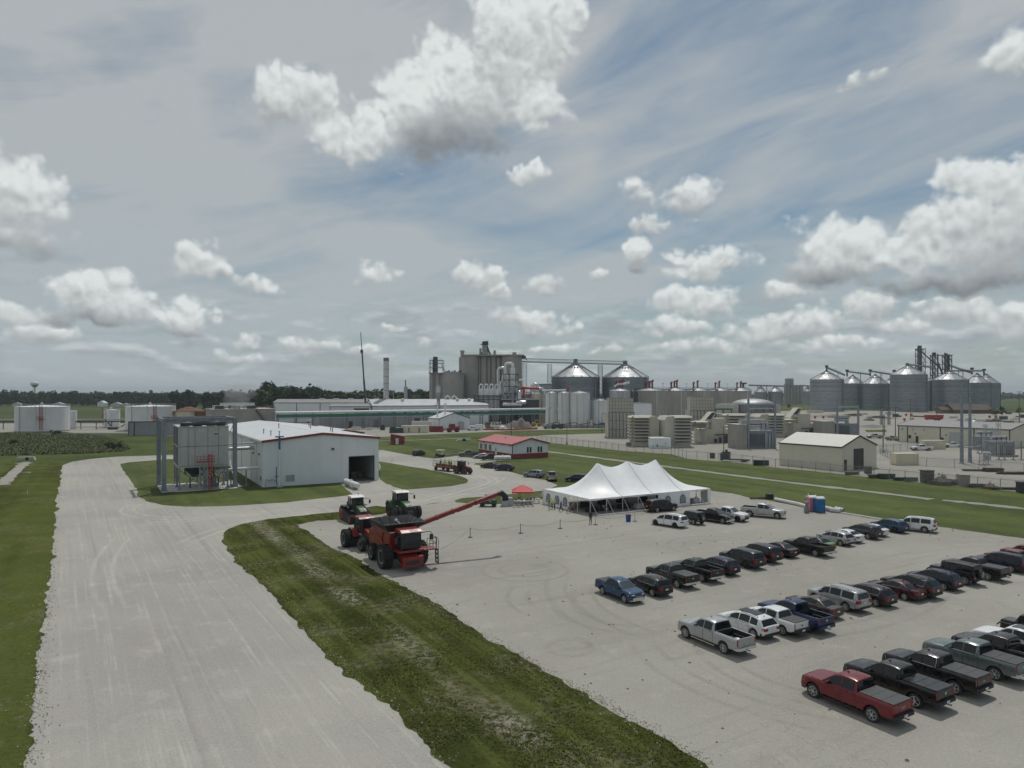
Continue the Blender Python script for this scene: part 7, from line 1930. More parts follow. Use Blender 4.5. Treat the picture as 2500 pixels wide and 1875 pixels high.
# poles and lamps
def pole(name,label,x_px,base_py,top_py,r,mat,arms=0,cat='pole',group=None,y=None,head=None,foot=True):
 y=y or CAM_H*FOC/(base_py-HOR);h=zat(top_py,y)
 t=thing(name,label,cat,(xat(x_px,y),y),0,group)
 b=MB();b.lathe([(r,0),(r*.55,h)],(0,0,0),8);b.build('post',mat,t,40)
 if foot:b=MB();b.cyl((0,0,0),r*2.6,.8,10);b.build('foot',M['concrete'],t)
 for i in range(arms):
  b=MB();b.beam((-1.5,0,h-.5-i*1.3),(1.5,0,h-.5-i*1.3),.16)
  for q in(-1.3,-.5,.5,1.3):b.cyl((q,0,h-.45-i*1.3),.08,.35,6)
  b.build('crossarm',mat,t)
 if head:
  b=MB();b.beam((0,0,h-.1),(head,0,h+.05),.10);b.box(head-.3*(head>0)-.1,-.2,h-.02,head+.3*(head>0)+.1,.2,h+.16);b.build('lamp_head',M['steel_dark'],t)
 return t
GL='lamp posts along the power plant fence'
pole('lamp_post','dark lamp post right of the red roofed office',1384,1085,1038,.14,M['steel_dark'],0,'lamp post',GL,head=.8)
pole('lamp_post','dark lamp post before the left beige exhaust stack',1469.5,1058,1010,.14,M['steel_dark'],0,'lamp post',GL,head=.8)
pole('lamp_post','tall dark lamp post before the transformer fire wall',1767,1108,1042,.15,M['steel_dark'],0,'lamp post',GL,head=-.6)
pole('lamp_post','tall thin lamp post behind the roof of the red roofed office',1248,1071,996,.14,M['steel_dark'],0,'lamp post',GL,head=.8)
pole('lamp_post','dark post between the beige building and the inner fence',2156,1105,1012,.17,M['steel_dark'],0,'lamp post',GL)
pole('lamp_post','thin lamp post before the white workshop tanks',1340,1030,996,.13,M['steel_dark'],0,'lamp post',GL,y=352,head=.8)
GW2='wooden power poles'
pole('power_pole','wooden power pole before the biggest far grain bin',2222.5,1033,974,.22,M['wood'],1,'power pole',GW2,foot=False)
pole('power_pole','wooden power pole beside the red dump trailer',2286.5,1031,985,.2,M['wood'],0,'power pole',GW2,foot=False)
pole('power_pole','wooden power pole at the far right edge',2488.5,1037,955,.24,M['wood'],1,'power pole',GW2,foot=False)
pole('power_pole','short wooden pole left of the beige hall corner',2186,1076,992,.2,M['wood'],1,'power pole',GW2,foot=False)
pole('power_pole','second wooden pole close to the dark post',2159.5,1064,1012,.2,M['wood'],0,'power pole',GW2,foot=False)
for i,(xp,bp,tp)in enumerate(((2348,1132,940),(2368,1129.5,941))):
 y=CAM_H*FOC/(bp-HOR);h=zat(tp,y)
 t=thing('steel_pole',['thick grey steel pole, left of the tall pair by the switchyard','thick grey steel pole, right of the tall pair by the switchyard'][i],'pole',(xat(xp,y),y),0,'pair of steel poles')
 b=MB();b.lathe([(.46,0),(.33,h*.62),(.16,h)],(0,0,0),12);b.build('post',M['steel_blue'],t,40)
 b=MB();b.cyl((0,0,0),.75,.25,12);b.build('base_flange',M['galv'],t)
 b=MB()
 for q in(.35,.60,.9):b.beam((0,0,h*q),(1.0,-.2,h*q+.3),.10)
 b.build('bracket',M['galv'],t)
 if i==0:
  b=MB();b.tube([(-.9,0,4.1),(5,0,4.5)],.14,8);b.build('bus_bar',M['galv'],t)
  # switchyard
y=CAM_H*FOC/(1134-HOR)
t=thing('circuit_breaker','outdoor circuit breaker with six slanted bushings on a lattice stand','circuit breaker',(xat(2402,y),y),.2)
b=MB();lattice(b,0,0,0,2.6,1.4,3,.10);b.build('stand',M['galv'],t)
b=MB();b.box(.3,-.5,1.0,1.7,.5,2.4);b.build('control_box',M['galv'],t)
for i,x in enumerate((-1.1,0,1.1)):
 b=MB();b.lathe([(.01,-.9),(.34,-.8),(.34,.8),(.01,.9)],(x,0,2.95),10,0,'y');b.build('breaker_tank',M['silver'],t,40)
 for s_ in(-1,1):
  b=MB();p0=Vector((x,s_*.45,3.1));p1=p0+Vector((x*.55+s_*.25,s_*.9,2.0))
  for k in range(7):q0=p0.lerp(p1,k/7);b.tube([q0,p0.lerp(p1,(k+.6)/7)],[.17,.11],6)
  b.tube([p0,p1],.07,6);b.build('bushing',M['steel_grey'],t)
def transformer(label,x,y,s):
 t=thing('transformer',label,'transformer',(x,y),.1,'transformers')
 b=MB();b.box(0,0,.5,5*s,3*s,3.6*s);b.build('tank',M['steel_grey'],t)
 for i in range(9):
  b=MB();b.box(.2+i*.5*s,-.9*s,.8,.35+i*.5*s,-.02,3.2*s);b.build('fin',M['galv'],t)
 b=MB();b.tube([(.3,2*s,4.6*s),(4.4*s,2*s,4.6*s)],.45*s,10);b.build('conservator',M['galv'],t,40)
 for i in range(3):
  b=MB();b.lathe([(.22,0),(.12,.3),(.2,.5),(.12,.8),(.18,1.0),(.06,1.6)],(1+i*1.4*s,1*s,3.6*s),8);b.build('bushing',M['steel_dark'],t)
 b=MB();b.box(-.3,-1,0,5.3*s,3.2*s,.5);b.build('plinth',M['concrete'],t)
 return t
transformer('grey transformer with cooling fins at the right edge of the switchyard',xat(2432,203),203,1.15)
transformer('smaller transformer bank behind the circuit breaker',xat(2395,224),224,1.2)
t=thing('bus_support','horizontal silver bus bars on thin steel columns in the switchyard','bus support',(xat(2425,190),192),.05)
b=MB()
for yy in(0,.9,1.8):b.tube([(0,yy,5.2),(14,yy,5.3)],.08,6)
b.build('bus_bar',M['galv'],t)
for x in(3.3,4.9,7.4,9.6,12):
 b=MB();b.beam((x,.4,0),(x,.4,4.3),.22);b.cyl((x,.4,4.3),.14,.9,8);b.box(x-.5,0,0,x+.5,.9,.2);b.build('column',M['steel_grey'],t)
for x,hh in((11,9),(13.2,8),(15,9.5)):
 b=MB();lattice(b,x,16,0,hh,.8,6,.08);b.build('mast',M['galv'],t)
 # ------------------------------------------------------------------ wire fences
def fence_mat(g,b,c):
 n=g.n.new('ShaderNodeBsdfTransparent');mx=g.n.new('ShaderNodeMixShader');mx.inputs[0].default_value=.16
 out=[k for k in g.n if k.type=='OUTPUT_MATERIAL'][0]
 g.l.new(n.outputs[0],mx.inputs[1]);g.l.new(b.outputs[0],mx.inputs[2]);g.l.new(mx.outputs[0],out.inputs['Surface'])
mk('wire_mesh',(.30,.31,.31),.5,.4,build=fence_mat)
def fence(label,pts,step,h=2.1,arm=True):
 o=pts[0];t=thing('wire_fence',label,'fence',o,0)
 first=None;seg=[]
 for i in range(len(pts)-1):
  a=Vector((*pts[i],0))-Vector((*o,0));c=Vector((*pts[i+1],0))-Vector((*o,0));n=max(1,int((c-a).length/step))
  for k in range(n):
   p=a.lerp(c,k/n)
   if first is None:
    b=MB();b.tube([(0,0,0),(0,0,h)],.06,6)
    if arm:b.beam((0,0,h),(.2,-.25,h+.32),.05)
    first=b.build('post',M['steel_grey'],t)
   else:share(first,'post',t,p)
  b=MB();b.beam((a.x,a.y,h),(c.x,c.y,h),.07);b.beam((a.x,a.y,.12),(c.x,c.y,.12),.03)
  if arm:b.beam((a.x+.2,a.y-.25,h+.3),(c.x+.2,c.y-.25,h+.3),.025)
  b.build('rail',M['steel_grey'],t)
  d=(c-a).normalized()
  m=MB();m.add([(a.x,a.y,.1),(c.x,c.y,.1),(c.x,c.y,h-.05),(a.x,a.y,h-.05)],[(0,1,2,3)]);m.build('wire_mesh',M['wire_mesh'],t)
 return t
fence('long wire fence between the lawn and the power plant yard',px_poly([(1300,1076),(1384,1086),(1510,1100),(1639,1109),(1676,1119.5),(1811.6,1131),(1893,1142),(2063,1159),(2171,1171),(2334,1187),(2500,1202),(2640,1216)]),3.05)
fence('inner wire fence around the switchyard',px_poly([(2150,1110),(2186,1127),(2262,1139),(2330,1143),(2390,1147),(2500,1153),(2640,1161)]),3.4)
fence('wire fence across the far side of the inner yard',px_poly([(2146,1105),(2215,1100),(2290,1098)]),3.4)
fence('wire fence screen behind the red roofed office',px_poly([(1235,1069),(1300,1076)]),3.0,2.6)
# ------------------------------------------------------------------ heaps, stacks and odds and ends by the fence
def junk(name,label,cat,x,y,rz,kind,s=1.0,mat='plank_grey',group='stacks along the wire fence'):
 t=thing(name,label,cat,(x,y),rz,group);rng=random.Random(hash(label)%1000 if False else len(label)*7+int(x*3))
 if kind=='planks':
  first=None
  for k in range(4):
   for j in range(3):
    b=MB();l=s*(2.6+rng.random()*.8);b.box(-l/2,-.55*s+j*.38*s,k*.2*s,l/2,-.22*s+j*.38*s,k*.2*s+.14*s)
    b.build('plank',M[mat],t,loc=(rng.uniform(-.15,.15),rng.uniform(-.05,.05),0),rz=rng.uniform(-.05,.05))
 elif kind=='crates':
  for k in range(2):
   b=MB();b.box(-.8*s,-.6*s,0,.8*s,.6*s,.95*s)
   for q in range(4):b.box(-.83*s,-.63*s,.08*s+q*.24*s,.83*s,-.6*s,.22*s+q*.24*s)
   b.build('crate',M[mat],t,loc=(0,0,k*.98*s),rz=.05*k)
  b=MB();b.box(-.9*s,-.7*s,1.94*s,.9*s,.7*s,2.05*s);b.build('lid',M[mat],t)
 elif kind=='brush':
  b=MB()
  for k in range(170):
   a=rng.uniform(0,6.28);r=rng.random()**.6*1.6*s;z=(1-r/(1.7*s))*1.7*s;p=Vector((r*math.cos(a)*1.3,r*math.sin(a)*.8,max(.05,z*rng.uniform(.2,1))))
   d=Vector((rng.uniform(-1,1),rng.uniform(-1,1),rng.uniform(-.15,.7))).normalized()*s*rng.uniform(.6,1.3)
   b.beam(p-d*.5,p+d*.5,.05*s)
  b.build('branches',M[mat],t)
  b=MB();b.dish((0,0,0),1.5*s,1.1*s,10,3);b.build('core',M[mat],t)
 elif kind=='blocks':
  for k in range(5):
   b=MB();b.box(-.6*s,-.4*s,0,.6*s,.4*s,.6*s);b.build('block',M[mat],t,loc=((k%3-1)*1.25*s,rng.uniform(-.2,.2),(k//3)*.61*s),rz=rng.uniform(-.1,.1))
 elif kind=='box':
  b=MB();b.box(-1.5*s,-.6*s,.1,1.5*s,.6*s,1.0*s);b.build('body',M[mat],t)
  b=MB();b.box(-1.55*s,-.65*s,1.0*s,1.55*s,.65*s,1.1*s);b.box(-1.4*s,-.5*s,0,-1.1*s,.5*s,.1);b.box(1.1*s,-.5*s,0,1.4*s,.5*s,.1);b.build('lid',M[mat],t)
 elif kind=='pipes':
  for k in range(7):
   b=MB();a=rng.uniform(-.2,.2);b.tube([(-2.4*s,0,.14*s),(2.4*s,0,.14*s)],.13*s,6);b.build('pipe',M[mat],t,loc=(rng.uniform(-1,1),rng.uniform(-.9,.9),.22*s*(k//4)),rz=a)
 elif kind=='skid':
  b=MB();b.box(-3.6*s,-.5,.4,3.6*s,.5,.75);b.build('frame',M[mat],t)
  b=MB();b.box(-3.4*s,-.8,.75,-1.5*s,.8,2.6);b.box(-3.9*s,-.6,.2,-3.4*s,.6,2.2);b.cyl((-2.4*s,0,2.6),.35,.5,8);b.build('pump',M['steel_dark'],t)
  b=MB();b.box(1.4*s,-.6,.1,2.9*s,.6,.4);b.build('foot',M[mat],t)
 return t
def J(kind,label,px_,py_,rz,s,mat,name,cat):x,y=gp(px_,py_);junk(name,label,cat,x,y,rz,kind,s,mat)
J('planks','low grey plank stack, first along the fence right of the beige building',2080,1159,.2,.9,'plank_grey','plank_stack','plank stack')
J('crates','grey crate stack behind the plank stack by the beige building',2119,1156,.1,.8,'plank_grey','crate_stack','crate stack')
J('planks','wider grey plank pile beside the green skip',2138,1167,.3,1.1,'plank_grey','plank_stack','plank stack')
J('box','dark green skip box by the fence',2165,1169,-.1,1.0,'dark_green','skip_box','skip')
J('planks','flat dark plank stack right of the green skip',2199,1173,-.1,.9,'steel_dark','plank_stack','plank stack')
J('box','low grey box beside the flat dark plank stack',2224,1175,-.1,.8,'galv_dark','low_box','box')
J('crates','tall dark crate stack left of the brush heap',2263,1178,.1,1.25,'plank_grey','crate_stack','crate stack')
J('brush','dark round heap of branches by the fence',2300,1183,0,1.35,'plank_grey','brush_heap','brush heap')
J('blocks','grey block stack right of the brush heap',2328,1184,-.1,1.0,'concrete','block_stack','block stack')
J('crates','wide grey crate stack with dark lid',2352,1186,-.1,1.1,'concrete','crate_stack','crate stack')
J('planks','dark plank stack farther right along the fence',2382,1190,-.1,1.0,'plank_grey','plank_stack','plank stack')
J('brush','low brown heap of scrap near the yellow post',2417,1193,0,.8,'soil','scrap_heap','scrap heap')
J('pipes','flat bundle of dark pipes by the fence at the right',2461,1196,-.1,1.0,'steel_dark','pipe_bundle','pipe bundle')
J('crates','black crate stack at the right picture edge',2496,1203,-.1,1.0,'steel_dark','crate_stack','crate stack')
J('pipes','loose pipes lying before the breaker',2372,1150,-.1,.9,'plank_grey','pipe_bundle','pipe bundle')
J('planks','long plank heap lying right of the breaker',2425,1152,-.1,1.3,'plank_grey','plank_stack','plank stack')
J('pipes','mixed timber and pipes heap at the right of the inner yard',2480,1158,-.15,1.4,'rubble','pipe_bundle','pipe bundle')
J('skid','long dark steel skid with pump lying inside the fence',1796,1127,-.5,1.0,'steel_dark','pump_skid','skid')
J('box','black covered box on the yard beside the beige building',1858,1136,-.2,1.2,'black_plastic','covered_box','box')
J('crates','small dark valve stand right behind the fence',1739,1119,0,.75,'steel_dark','valve_stand','valve stand')
J('box','long low rack near the left louvred house',1538,1087,0,.9,'steel_grey','low_rack','rack')
# works yard in the middle distance
x,y=gp(1268,1045);t=thing('gravel_heap','large grey heap of spoil behind the orange barrier','heap',(x,y+4),0)
b=MB();rng=np.random.default_rng(5);vs=[];NX,NY=30,14
for j in range(NY+1):
 for i in range(NX+1):
  u_,v_=i/NX*2-1,j/NY*2-1
  h=max(0,1-abs(v_)**1.6)*max(0,1-abs(u_)**4)*(3.4+.7*math.sin(u_*5+1)+.5*math.sin(u_*11))*1.15
  vs.append((u_*7.2,v_*4.5,max(0,h+rng.normal(0,.10)*(h>.1))))
b.add(vs,[(j*(NX+1)+i,j*(NX+1)+i+1,(j+1)*(NX+1)+i+1,(j+1)*(NX+1)+i)for j in range(NY)for i in range(NX)]);b.build('heap',M['rubble'],t,60)
def barrier(label,a,c,n):
 t=thing('orange_barrier',label,'barrier',a,math.atan2(c[1]-a[1],c[0]-a[0]),'orange barriers');L=math.hypot(c[0]-a[0],c[1]-a[1])
 for i in range(n):
  b=MB();b.box(i*L/n+.05,-.2,0,(i+1)*L/n-.05,.2,.75+.2*(i%2));b.build('barrier_section',M['orange'],t)
barrier('orange barrier in front of the debris beside the white workshop',gp(1180,1050),gp(1232,1051),8)
barrier('orange barrier along the foot of the spoil heap',gp(1233,1051),gp(1312,1048),10)
for i,(p,q,s,m_,l)in enumerate(((1196,1046,1.0,'rubble','grey'),(1212,1045,1.3,'pale_box','pale'),(1226,1045,1.0,'white_paint','white'),(1190,1043,1.2,'plank_grey','dark'))):
 x,y=gp(p,q);junk('debris_pile',l+' pile of site debris behind the orange barrier','debris pile',x,y,.3*i,['blocks','planks','brush','crates'][i],s*1.1,m_,'debris behind the orange barrier')
def digger(label,px_,py_,rz,body,s=1.0,kind='loader',group='site machines'):
 x,y=gp(px_,py_);t=thing('site_machine',label,'loader',(x,y),rz,group);t.scale=(s,s,s)
 b=MB();b.box(-2.6,-.9,.8,1.6,.9,1.9);b.box(-2.7,-.8,1.9,-.9,.8,2.3);b.build('body',M[body],t)
 b=MB();b.box(-.8,-.75,1.9,.7,.75,3.2);b.build('cab',M['glass_dark'],t);b=MB();b.box(-.9,-.85,3.2,.8,.85,3.35);b.build('cab_roof',M[body],t)
 b=MB()
 if kind=='loader':b.beam((.6,.5,1.8),(3.2,.5,.9),.25);b.beam((.6,-.5,1.8),(3.2,-.5,.9),.25);b.prism([(3.0,.2),(4.2,.2),(4.2,.3),(3.3,.5),(3.2,1.4),(3.0,1.4)],-1.3,1.3,0,'y')
 else:b.beam((-2.4,.95,2.0),(4.0,.95,1.3),.4);b.box(4.0,.2,.5,4.2,1.6,1.5);b.box(4.2,.3,.5,5.2,.5,.6);b.box(4.2,1.2,.5,5.2,1.4,.6)
 b.build('arm',M[body],t)
 for wx in(-1.9,1.2):
  for wy in(-1.0,1.0):
   b=MB();b.lathe([(.35,-.25),(.75,-.28),(.78,0),(.75,.28),(.35,.25)],(0,0,0),14,0,'y');w=b.build('wheel',M['rubber'],t,loc=(wx,wy,.78));r=MB();r.lathe([(.36,-.26),(.36,.26)],(0,0,0),10,0,'y');r.build('rim',M[body],w)
digger('red telehandler in front of the white workshop door',1104,1055,PI+.4,'red_paint',1.15,'tele')
digger('yellow wheel loader right of the spoil heap',1311,1041,.3,'yellow',1.0)
x,y=gp(968,1057);t=thing('generator','dark green generator set left of the tan office container','generator',(x,y),0)
b=MB();b.box(-3.0,-1,.5,3.0,1,2.3);b.build('housing',M['dark_green'],t)
b=MB();b.box(-2.6,-1.1,2.3,-.5,1.1,3.0);b.cyl((1.6,0,2.3),.2,1.0,8);b.box(-3.1,-.9,0,3.1,.9,.5);b.build('skid',M['steel_dark'],t)
for i,(p,q,w_,h_,m_,l)in enumerate(((870,1050,4.2,1.7,'pale_box','white square tank tote before the grey plant building'),(902,1050,2.6,1.3,'tan_box','small tan crate before the grey plant building'),(934,1050,2.2,2.0,'dark_green','dark round tank before the grey plant building'))):
 x,y=gp(p,q);t=thing('site_box',l,'box',(x,y),0)
 b=MB()
 if i==2:b.cyl((0,0,0),1.2,1.9,14);b.cyl((0,0,1.9),.9,.6,12)
 else:b.box(-w_/2,-1,0,w_/2,1,h_)
 b.build('body',M[m_],t)
 b=MB();b.box(-w_/2-.05,-1.05,h_,w_/2+.05,1.05,h_+.12)if i<2 else b.cyl((0,0,2.5),.3,.3,8);b.build('lid',M['steel_grey'],t)
for i,(p,q,m_,l)in enumerate(((760,1033,'pale_box','pale site trailer with tan load left of the grey plant wall'),(780,1034,'white_paint','white truck parked left of the grey plant wall'),(1340,1047,'steel_grey','grey truck before the tall white tanks'),(1360,1047,'steel_dark','black truck before the tall white tanks'),(1461,1044,'blue_pipe','blue trailer at the foot of the lower white tank'),(1480,1043,'pale_box','white tanker end beside the blue trailer'))):
 x,y=gp(p,q);t=thing('work_truck',l,'truck',(x,y),.1*i,'work trucks in the plant')
 b=MB();b.box(-2.6,-1,.7,1.4,1,1.9+.4*(i%2));b.build('body',M[m_],t);b=MB();b.box(1.45,-1,.6,3.0,1,2.5);b.build('cab',M['white_paint' if i in(0,1,5)else m_],t)
 b=MB();b.box(2.2,-.9,1.6,3.03,.9,2.3);b.build('windscreen',M['glass_dark'],t)
 for wx in(-1.8,2.1):
  for wy in(-.9,.9):b=MB();b.lathe([(.5,-.15),(.5,.15)],(wx,wy,.5),12,0,'y');b.build('wheel',M['rubber'],t)
  # far construction yard: heaps, trailer, floats
for(p,q,kind,s_,m_,l)in((2050,1022,'blocks',1.8,'pale_box','pale block heap right of the small brown earth bank'),(2100,1012,'pipes',2.2,'galv','grey pipe heap behind the low brown earth bank'),(2122,1027,'brush',1.6,'rubble','grey brush heap left of the transformer poles in the far yard'),
(2172,1012,'box',2.2,'pale_box','long pale box below the dark middle far bin'),(2190,1018,'blocks',1.9,'steel_dark','dark block heap left of the orange balls'),(2243,1018,'pipes',2.0,'rust','rusty pipe heap between the orange balls and the red dump trailer'),
(2250,1033,'brush',1.3,'rubble','low grey heap before the red dump trailer'),(2310,1032,'pipes',2.2,'steel_dark','dark pipe heap right of the red dump trailer'),(2328,1021,'planks',2.0,'pale_box','pale plank heap left of the thick steel poles'),
(2341,1033,'brush',1.7,'steel_dark','dark tangled heap between the red dump trailer and the steel poles'),(2362,1029,'blocks',2.0,'pale_box','white block heap just behind the right steel pole'),(2380,1034,'brush',2.0,'galv','grey tangled heap right of the steel poles'),
(2396,1026,'pipes',2.4,'pale_box','pale pipe heap right of the steel poles'),(2412,1033,'blocks',1.8,'steel_grey','grey block heap before the beige hall roof'),(2433,1029,'brush',1.9,'rubble','brown grey tangled heap before the orange pair by the house'),
(2450,1024,'box',2.0,'steel_dark','long dark box right of the tangled heaps'),(2462,1033,'planks',1.8,'soil','brown plank heap near the far right power pole'),(2478,1026,'blocks',1.7,'pale_box','pale block heap at the far right power pole'),
(2440,1010,'box',1.4,'steel_dark','dark car sized box right of the brown house, left one'),(2462,1011,'box',1.4,'steel_dark','dark car sized box right of the brown house, right one'),(2495,1020,'blocks',2.0,'steel_dark','dark heap at the right edge of the far yard')):
 x,y=gp(p,q);junk('yard_heap',l,'heap',x,y,p*.37%3,kind,s_,m_,'heaps in the far construction yard')
for i,(p,q,w_,h_,m_,l)in enumerate(((2080,1015,15,1.6,'soil','low brown earth bank in the far construction yard'),(1990,1008,14,2.2,'wood','long tan timber stack in the far construction yard'),(2035,1017,7,1.6,'soil','small brown earth bank in the far construction yard'),(2140,1020,13,1.5,'rubble','grey earth bank in the far construction yard'),(2160,1003,9,2.2,'dark_green','dark machine park below the middle far bin'))):
 x,y=gp(p,q);b=MB()
 if m_=='wood':
  t=thing('timber_stack',l,'timber stack',(x,y),0);
  for k in range(6):c=MB();c.box(-w_/2,-1,k*.36,w_/2,1,k*.36+.3);c.build('plank',M['tan_box'],t)
 else:
  b.prism([(-w_/2,0),(w_/2,0),(w_*.28,h_*.9),(w_*.05,h_),(-w_*.3,h_*.8)],-3,3,0,'y');tag(b.build('earth_bank',M[m_],None,loc=(x,y,0)),l,'earth bank')
x,y=gp(2262,1028);t=thing('dump_trailer','bright red dump trailer parked in the far construction yard','trailer',(x,y),-.05)
b=MB();b.prism([(0,1.2),(10.2,1.2),(10.8,3.9),(-.2,3.9)],0,2.6,0,'y');b.build('body',M['red_paint'],t)
b=MB()
for wx in(6.4,8.0):b.lathe([(.55,-.1),(.55,.5)],(wx,0,.55),12,0,'y');b.lathe([(.55,2.1),(.55,2.7)],(wx,0,.55),12,0,'y')
b.build('wheel',M['rubber'],t);b=MB();b.box(0,1.0,.9,10,1.6,1.2);b.box(1,.9,0,1.3,1.7,1.2);b.build('chassis',M['steel_dark'],t)
for i,(p,q)in enumerate(((2208,1026.5),(2228,1026),(2212,1014),(2225,1014),(1990,1020),(2010,1020),(2416,1019),(2431,1018))):
 x,y=gp(p,q+2);t=thing('orange_ball',['orange ball, left of the lower pair before the power pole','orange ball, right of the lower pair before the power pole','orange ball, left of the upper pair before the power pole','orange ball, right of the upper pair before the power pole','orange ball, left of the pair before the brightest far bin','orange ball, right of the pair before the brightest far bin','orange ball, left of the pair before the brown house','orange ball, right of the pair before the brown house'][i],'marker ball',(x,y),0,'orange marker balls')
 b=MB();b.lathe([(.02,0),(.6,.2),(.9,.75),(.95,1.0),(.85,1.35),(.5,1.75),(.02,1.9)],(0,0,.3),12);b.build('ball',M['orange'],t,60);b=MB();b.cyl((0,0,0),.5,.4,8);b.build('cradle',M['concrete'],t)
x,y=gp(2330,1010);t=hall('brown_house','low brown house with wide hipped roof before the far right bins',(x,y),.0,32,16,3.6,8.2,M['shingle'],M['shingle'],None,'u',over=1.0)
b=MB();b.box(-9,4,0,0,12,3.3);b.build('garage',M['wood'],t);b=MB();b.prism([(3.4,3.3),(12.6,3.3),(8,5.6)],-9.5,0,0,'x');b.build('roof',M['shingle'],t)
# ------------------------------------------------------------------ water tower
x,y=xat(84.5,1250),1250
t=thing('water_tower','distant white water tower with grey bowl above the tree line','water tower',(x,y),0)
k=1250/FOC;z1=zat(938.5,1250)
b=MB();b.lathe([(1.6*1.2,0),(1.6,12),(1.6,zat(947,y)),(1.9,zat(945,y))],(0,0,0),12);b.build('shaft',M['white_paint'],t,40)
b=MB();b.lathe([(1.9,zat(946,y)),(6.3,zat(939.5,y))],(0,0,0),24,close=False);b.build('bowl',M['steel_grey'],t,40)
b=MB();b.lathe([(6.3,zat(939.5,y)),(6.5,zat(937,y)),(6.0,zat(934,y)),(4.2,zat(932.3,y)),(.02,zat(931.8,y))],(0,0,0),24);b.build('tank',M['white_paint'],t,50)
# culvert head and small marks on the left lawn
x,y=gp(61,1124);t=thing('culvert','concrete culvert head with dark round pipe mouth at the stony ditch','culvert',(x,y),.2)
b=MB();b.prism([(-2.4,0),(2.4,0),(2.0,.9),(-2.0,.9)],0,1.0,0,'y');b.build('headwall',M['concrete_pale'],t)
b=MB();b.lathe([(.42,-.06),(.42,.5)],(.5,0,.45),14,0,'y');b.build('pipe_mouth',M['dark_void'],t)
x,y=gp(1133,1077);t=thing('culvert','concrete culvert mouth in the lawn left of the red roofed office','culvert',(x,y),.1)
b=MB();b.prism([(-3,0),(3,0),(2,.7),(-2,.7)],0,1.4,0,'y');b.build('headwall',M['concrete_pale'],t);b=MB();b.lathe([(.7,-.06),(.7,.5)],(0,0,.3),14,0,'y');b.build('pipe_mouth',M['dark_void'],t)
for i,(p,q0,q1,l)in enumerate(((67,1208,1198,'white marker stake on the left lawn'),(957,1132,1119,'white marker stake right of the white hall'))):
 x,y=gp(p,q0);b=MB();b.tube([(0,0,0),(0,0,(q0-q1)*y/FOC)],.05,6);b.cyl((0,0,(q0-q1)*y/FOC-.02),.065,.06,6);tag(b.build('marker_stake',M['white_paint'],None,loc=(x,y,0)),l,'stake','white marker stakes')
x,y=gp(64,1154);b=MB();b.box(-.9,-.25,.02,.9,.25,.10);b.box(-.9,-.3,.10,.6,-.2,.2);tag(b.build('white_board',M['white_paint'],None,loc=(x,y,0),rz=.1),'small white board lying on the left lawn','board')
x,y=gp(22,1134);b=MB();b.beam((-.9,0,.12),(.9,.3,.10),.16);b.beam((.3,0,.1),(1.1,-.4,.1),.1);tag(b.build('fallen_branch',M['wood'],None,loc=(x,y,0)),'pale branch lying on the grass beside the stony ditch','branch')
# second main transformer with its goal frame, behind the beige building
t=thing('transformer_wall','grey concrete fire wall behind the roof of the beige metal building','wall',(xat(2010,290),290),.1)
b=MB();b.box(0,0,0,5.0,8,zat(1030,290));b.build('wall',M['concrete'],t);b=MB();b.box(-.1,-.1,zat(1030,290),5.1,8.1,zat(1029,290)+.1);b.build('coping',M['concrete_pale'],t)
t=thing('transformer','large blue grey transformer behind the roof of the beige metal building','transformer',(xat(2046,290),290),.1,'transformers')
b=MB();b.box(0,1,.4,9,6,5.6);b.build('tank',M['steel_blue'],t)
for i in range(12):b=MB();b.box(.3+i*.42,.1,1.0,.45+i*.42,.99,4.8);b.build('fin',M['steel_blue'],t)
b=MB();b.tube([(.4,3,7.0),(5.2,3,7.0)],.7,12);b.build('conservator',M['silver'],t,40)
b=MB();b.box(-2,2,7.8,6.5,4.2,8.8);b.box(5.2,2.2,5.6,6.0,3.8,7.8);b.build('bus_duct',M['galv'],t)
t=thing('dead_end_frame','goal shaped steel frame of two posts behind the beige metal building','frame',(xat(2044,284),284),.12)
gw2=(2099-2044)/FOC*284
for x,zt_ in((0,zat(972,284)),(gw2,zat(990,284))):b=MB();b.box(-.3,-.3,0,.3,.3,zt_);b.build('post',M['steel_blue'],t,loc=(x,0,0))
b=MB();b.box(.3,-.25,zat(995,284),gw2-.3,.25,zat(992,284));b.build('crossbar',M['galv'],t)
t=thing('switch_structure','thin lattice switch structures left of the short wooden pole','switch structure',(xat(2160,400),400),.1)
b=MB()
for x in(-2,2.5):lattice(b,x,0,0,8.5,1.0,6,.14)
b.beam((-3.5,0,8.6),(4,0,8.6),.3);b.build('frame',M['galv_dark'],t)
for x in(-2.6,-.6,1.2,3.2):b=MB();b.lathe([(.2,0),(.12,.4),(.2,.8),(.1,1.4)],(x,0,8.7),6);b.build('insulator',M['steel_dark'],t)
# soil, grass and hardstanding between the far yard's heaps
mk('soil_patch',(.24,.20,.15),.95,build=weathered(.3,.15))
for i,(a,c,e,f_,m_)in enumerate(((1960,2110,1012,1020,'soil_patch'),(2120,2200,1017,1024,'rubble'),(2300,2520,1022,1037,'rubble'),(2090,2170,1036,1046,'rubble'),(2200,2300,1004,1009,'soil_patch'))):
 tag(sheet('soil_patch',ragged(px_poly([(a,(e+f_)/2),((a+c)/2,f_),(c,(e+f_)/2+1),((a+c)/2,e)]),3,.9,70+i),Z3+.004+.003*i,M[m_]))
for i,(a,c,e,f_)in enumerate(((1978,2014,1028,1037),(2112,2165,1049,1055),(2380,2520,1037,1042),(2440,2540,1004,1008),(1860,1980,992,1000))):
 tag(sheet('grass_patch',ragged(px_poly([(a,e+1),(a+3,f_),(c,f_),(c-2,e)]),3,.7,80+i),Z3+.022+.003*i,M['lawn_grass']))
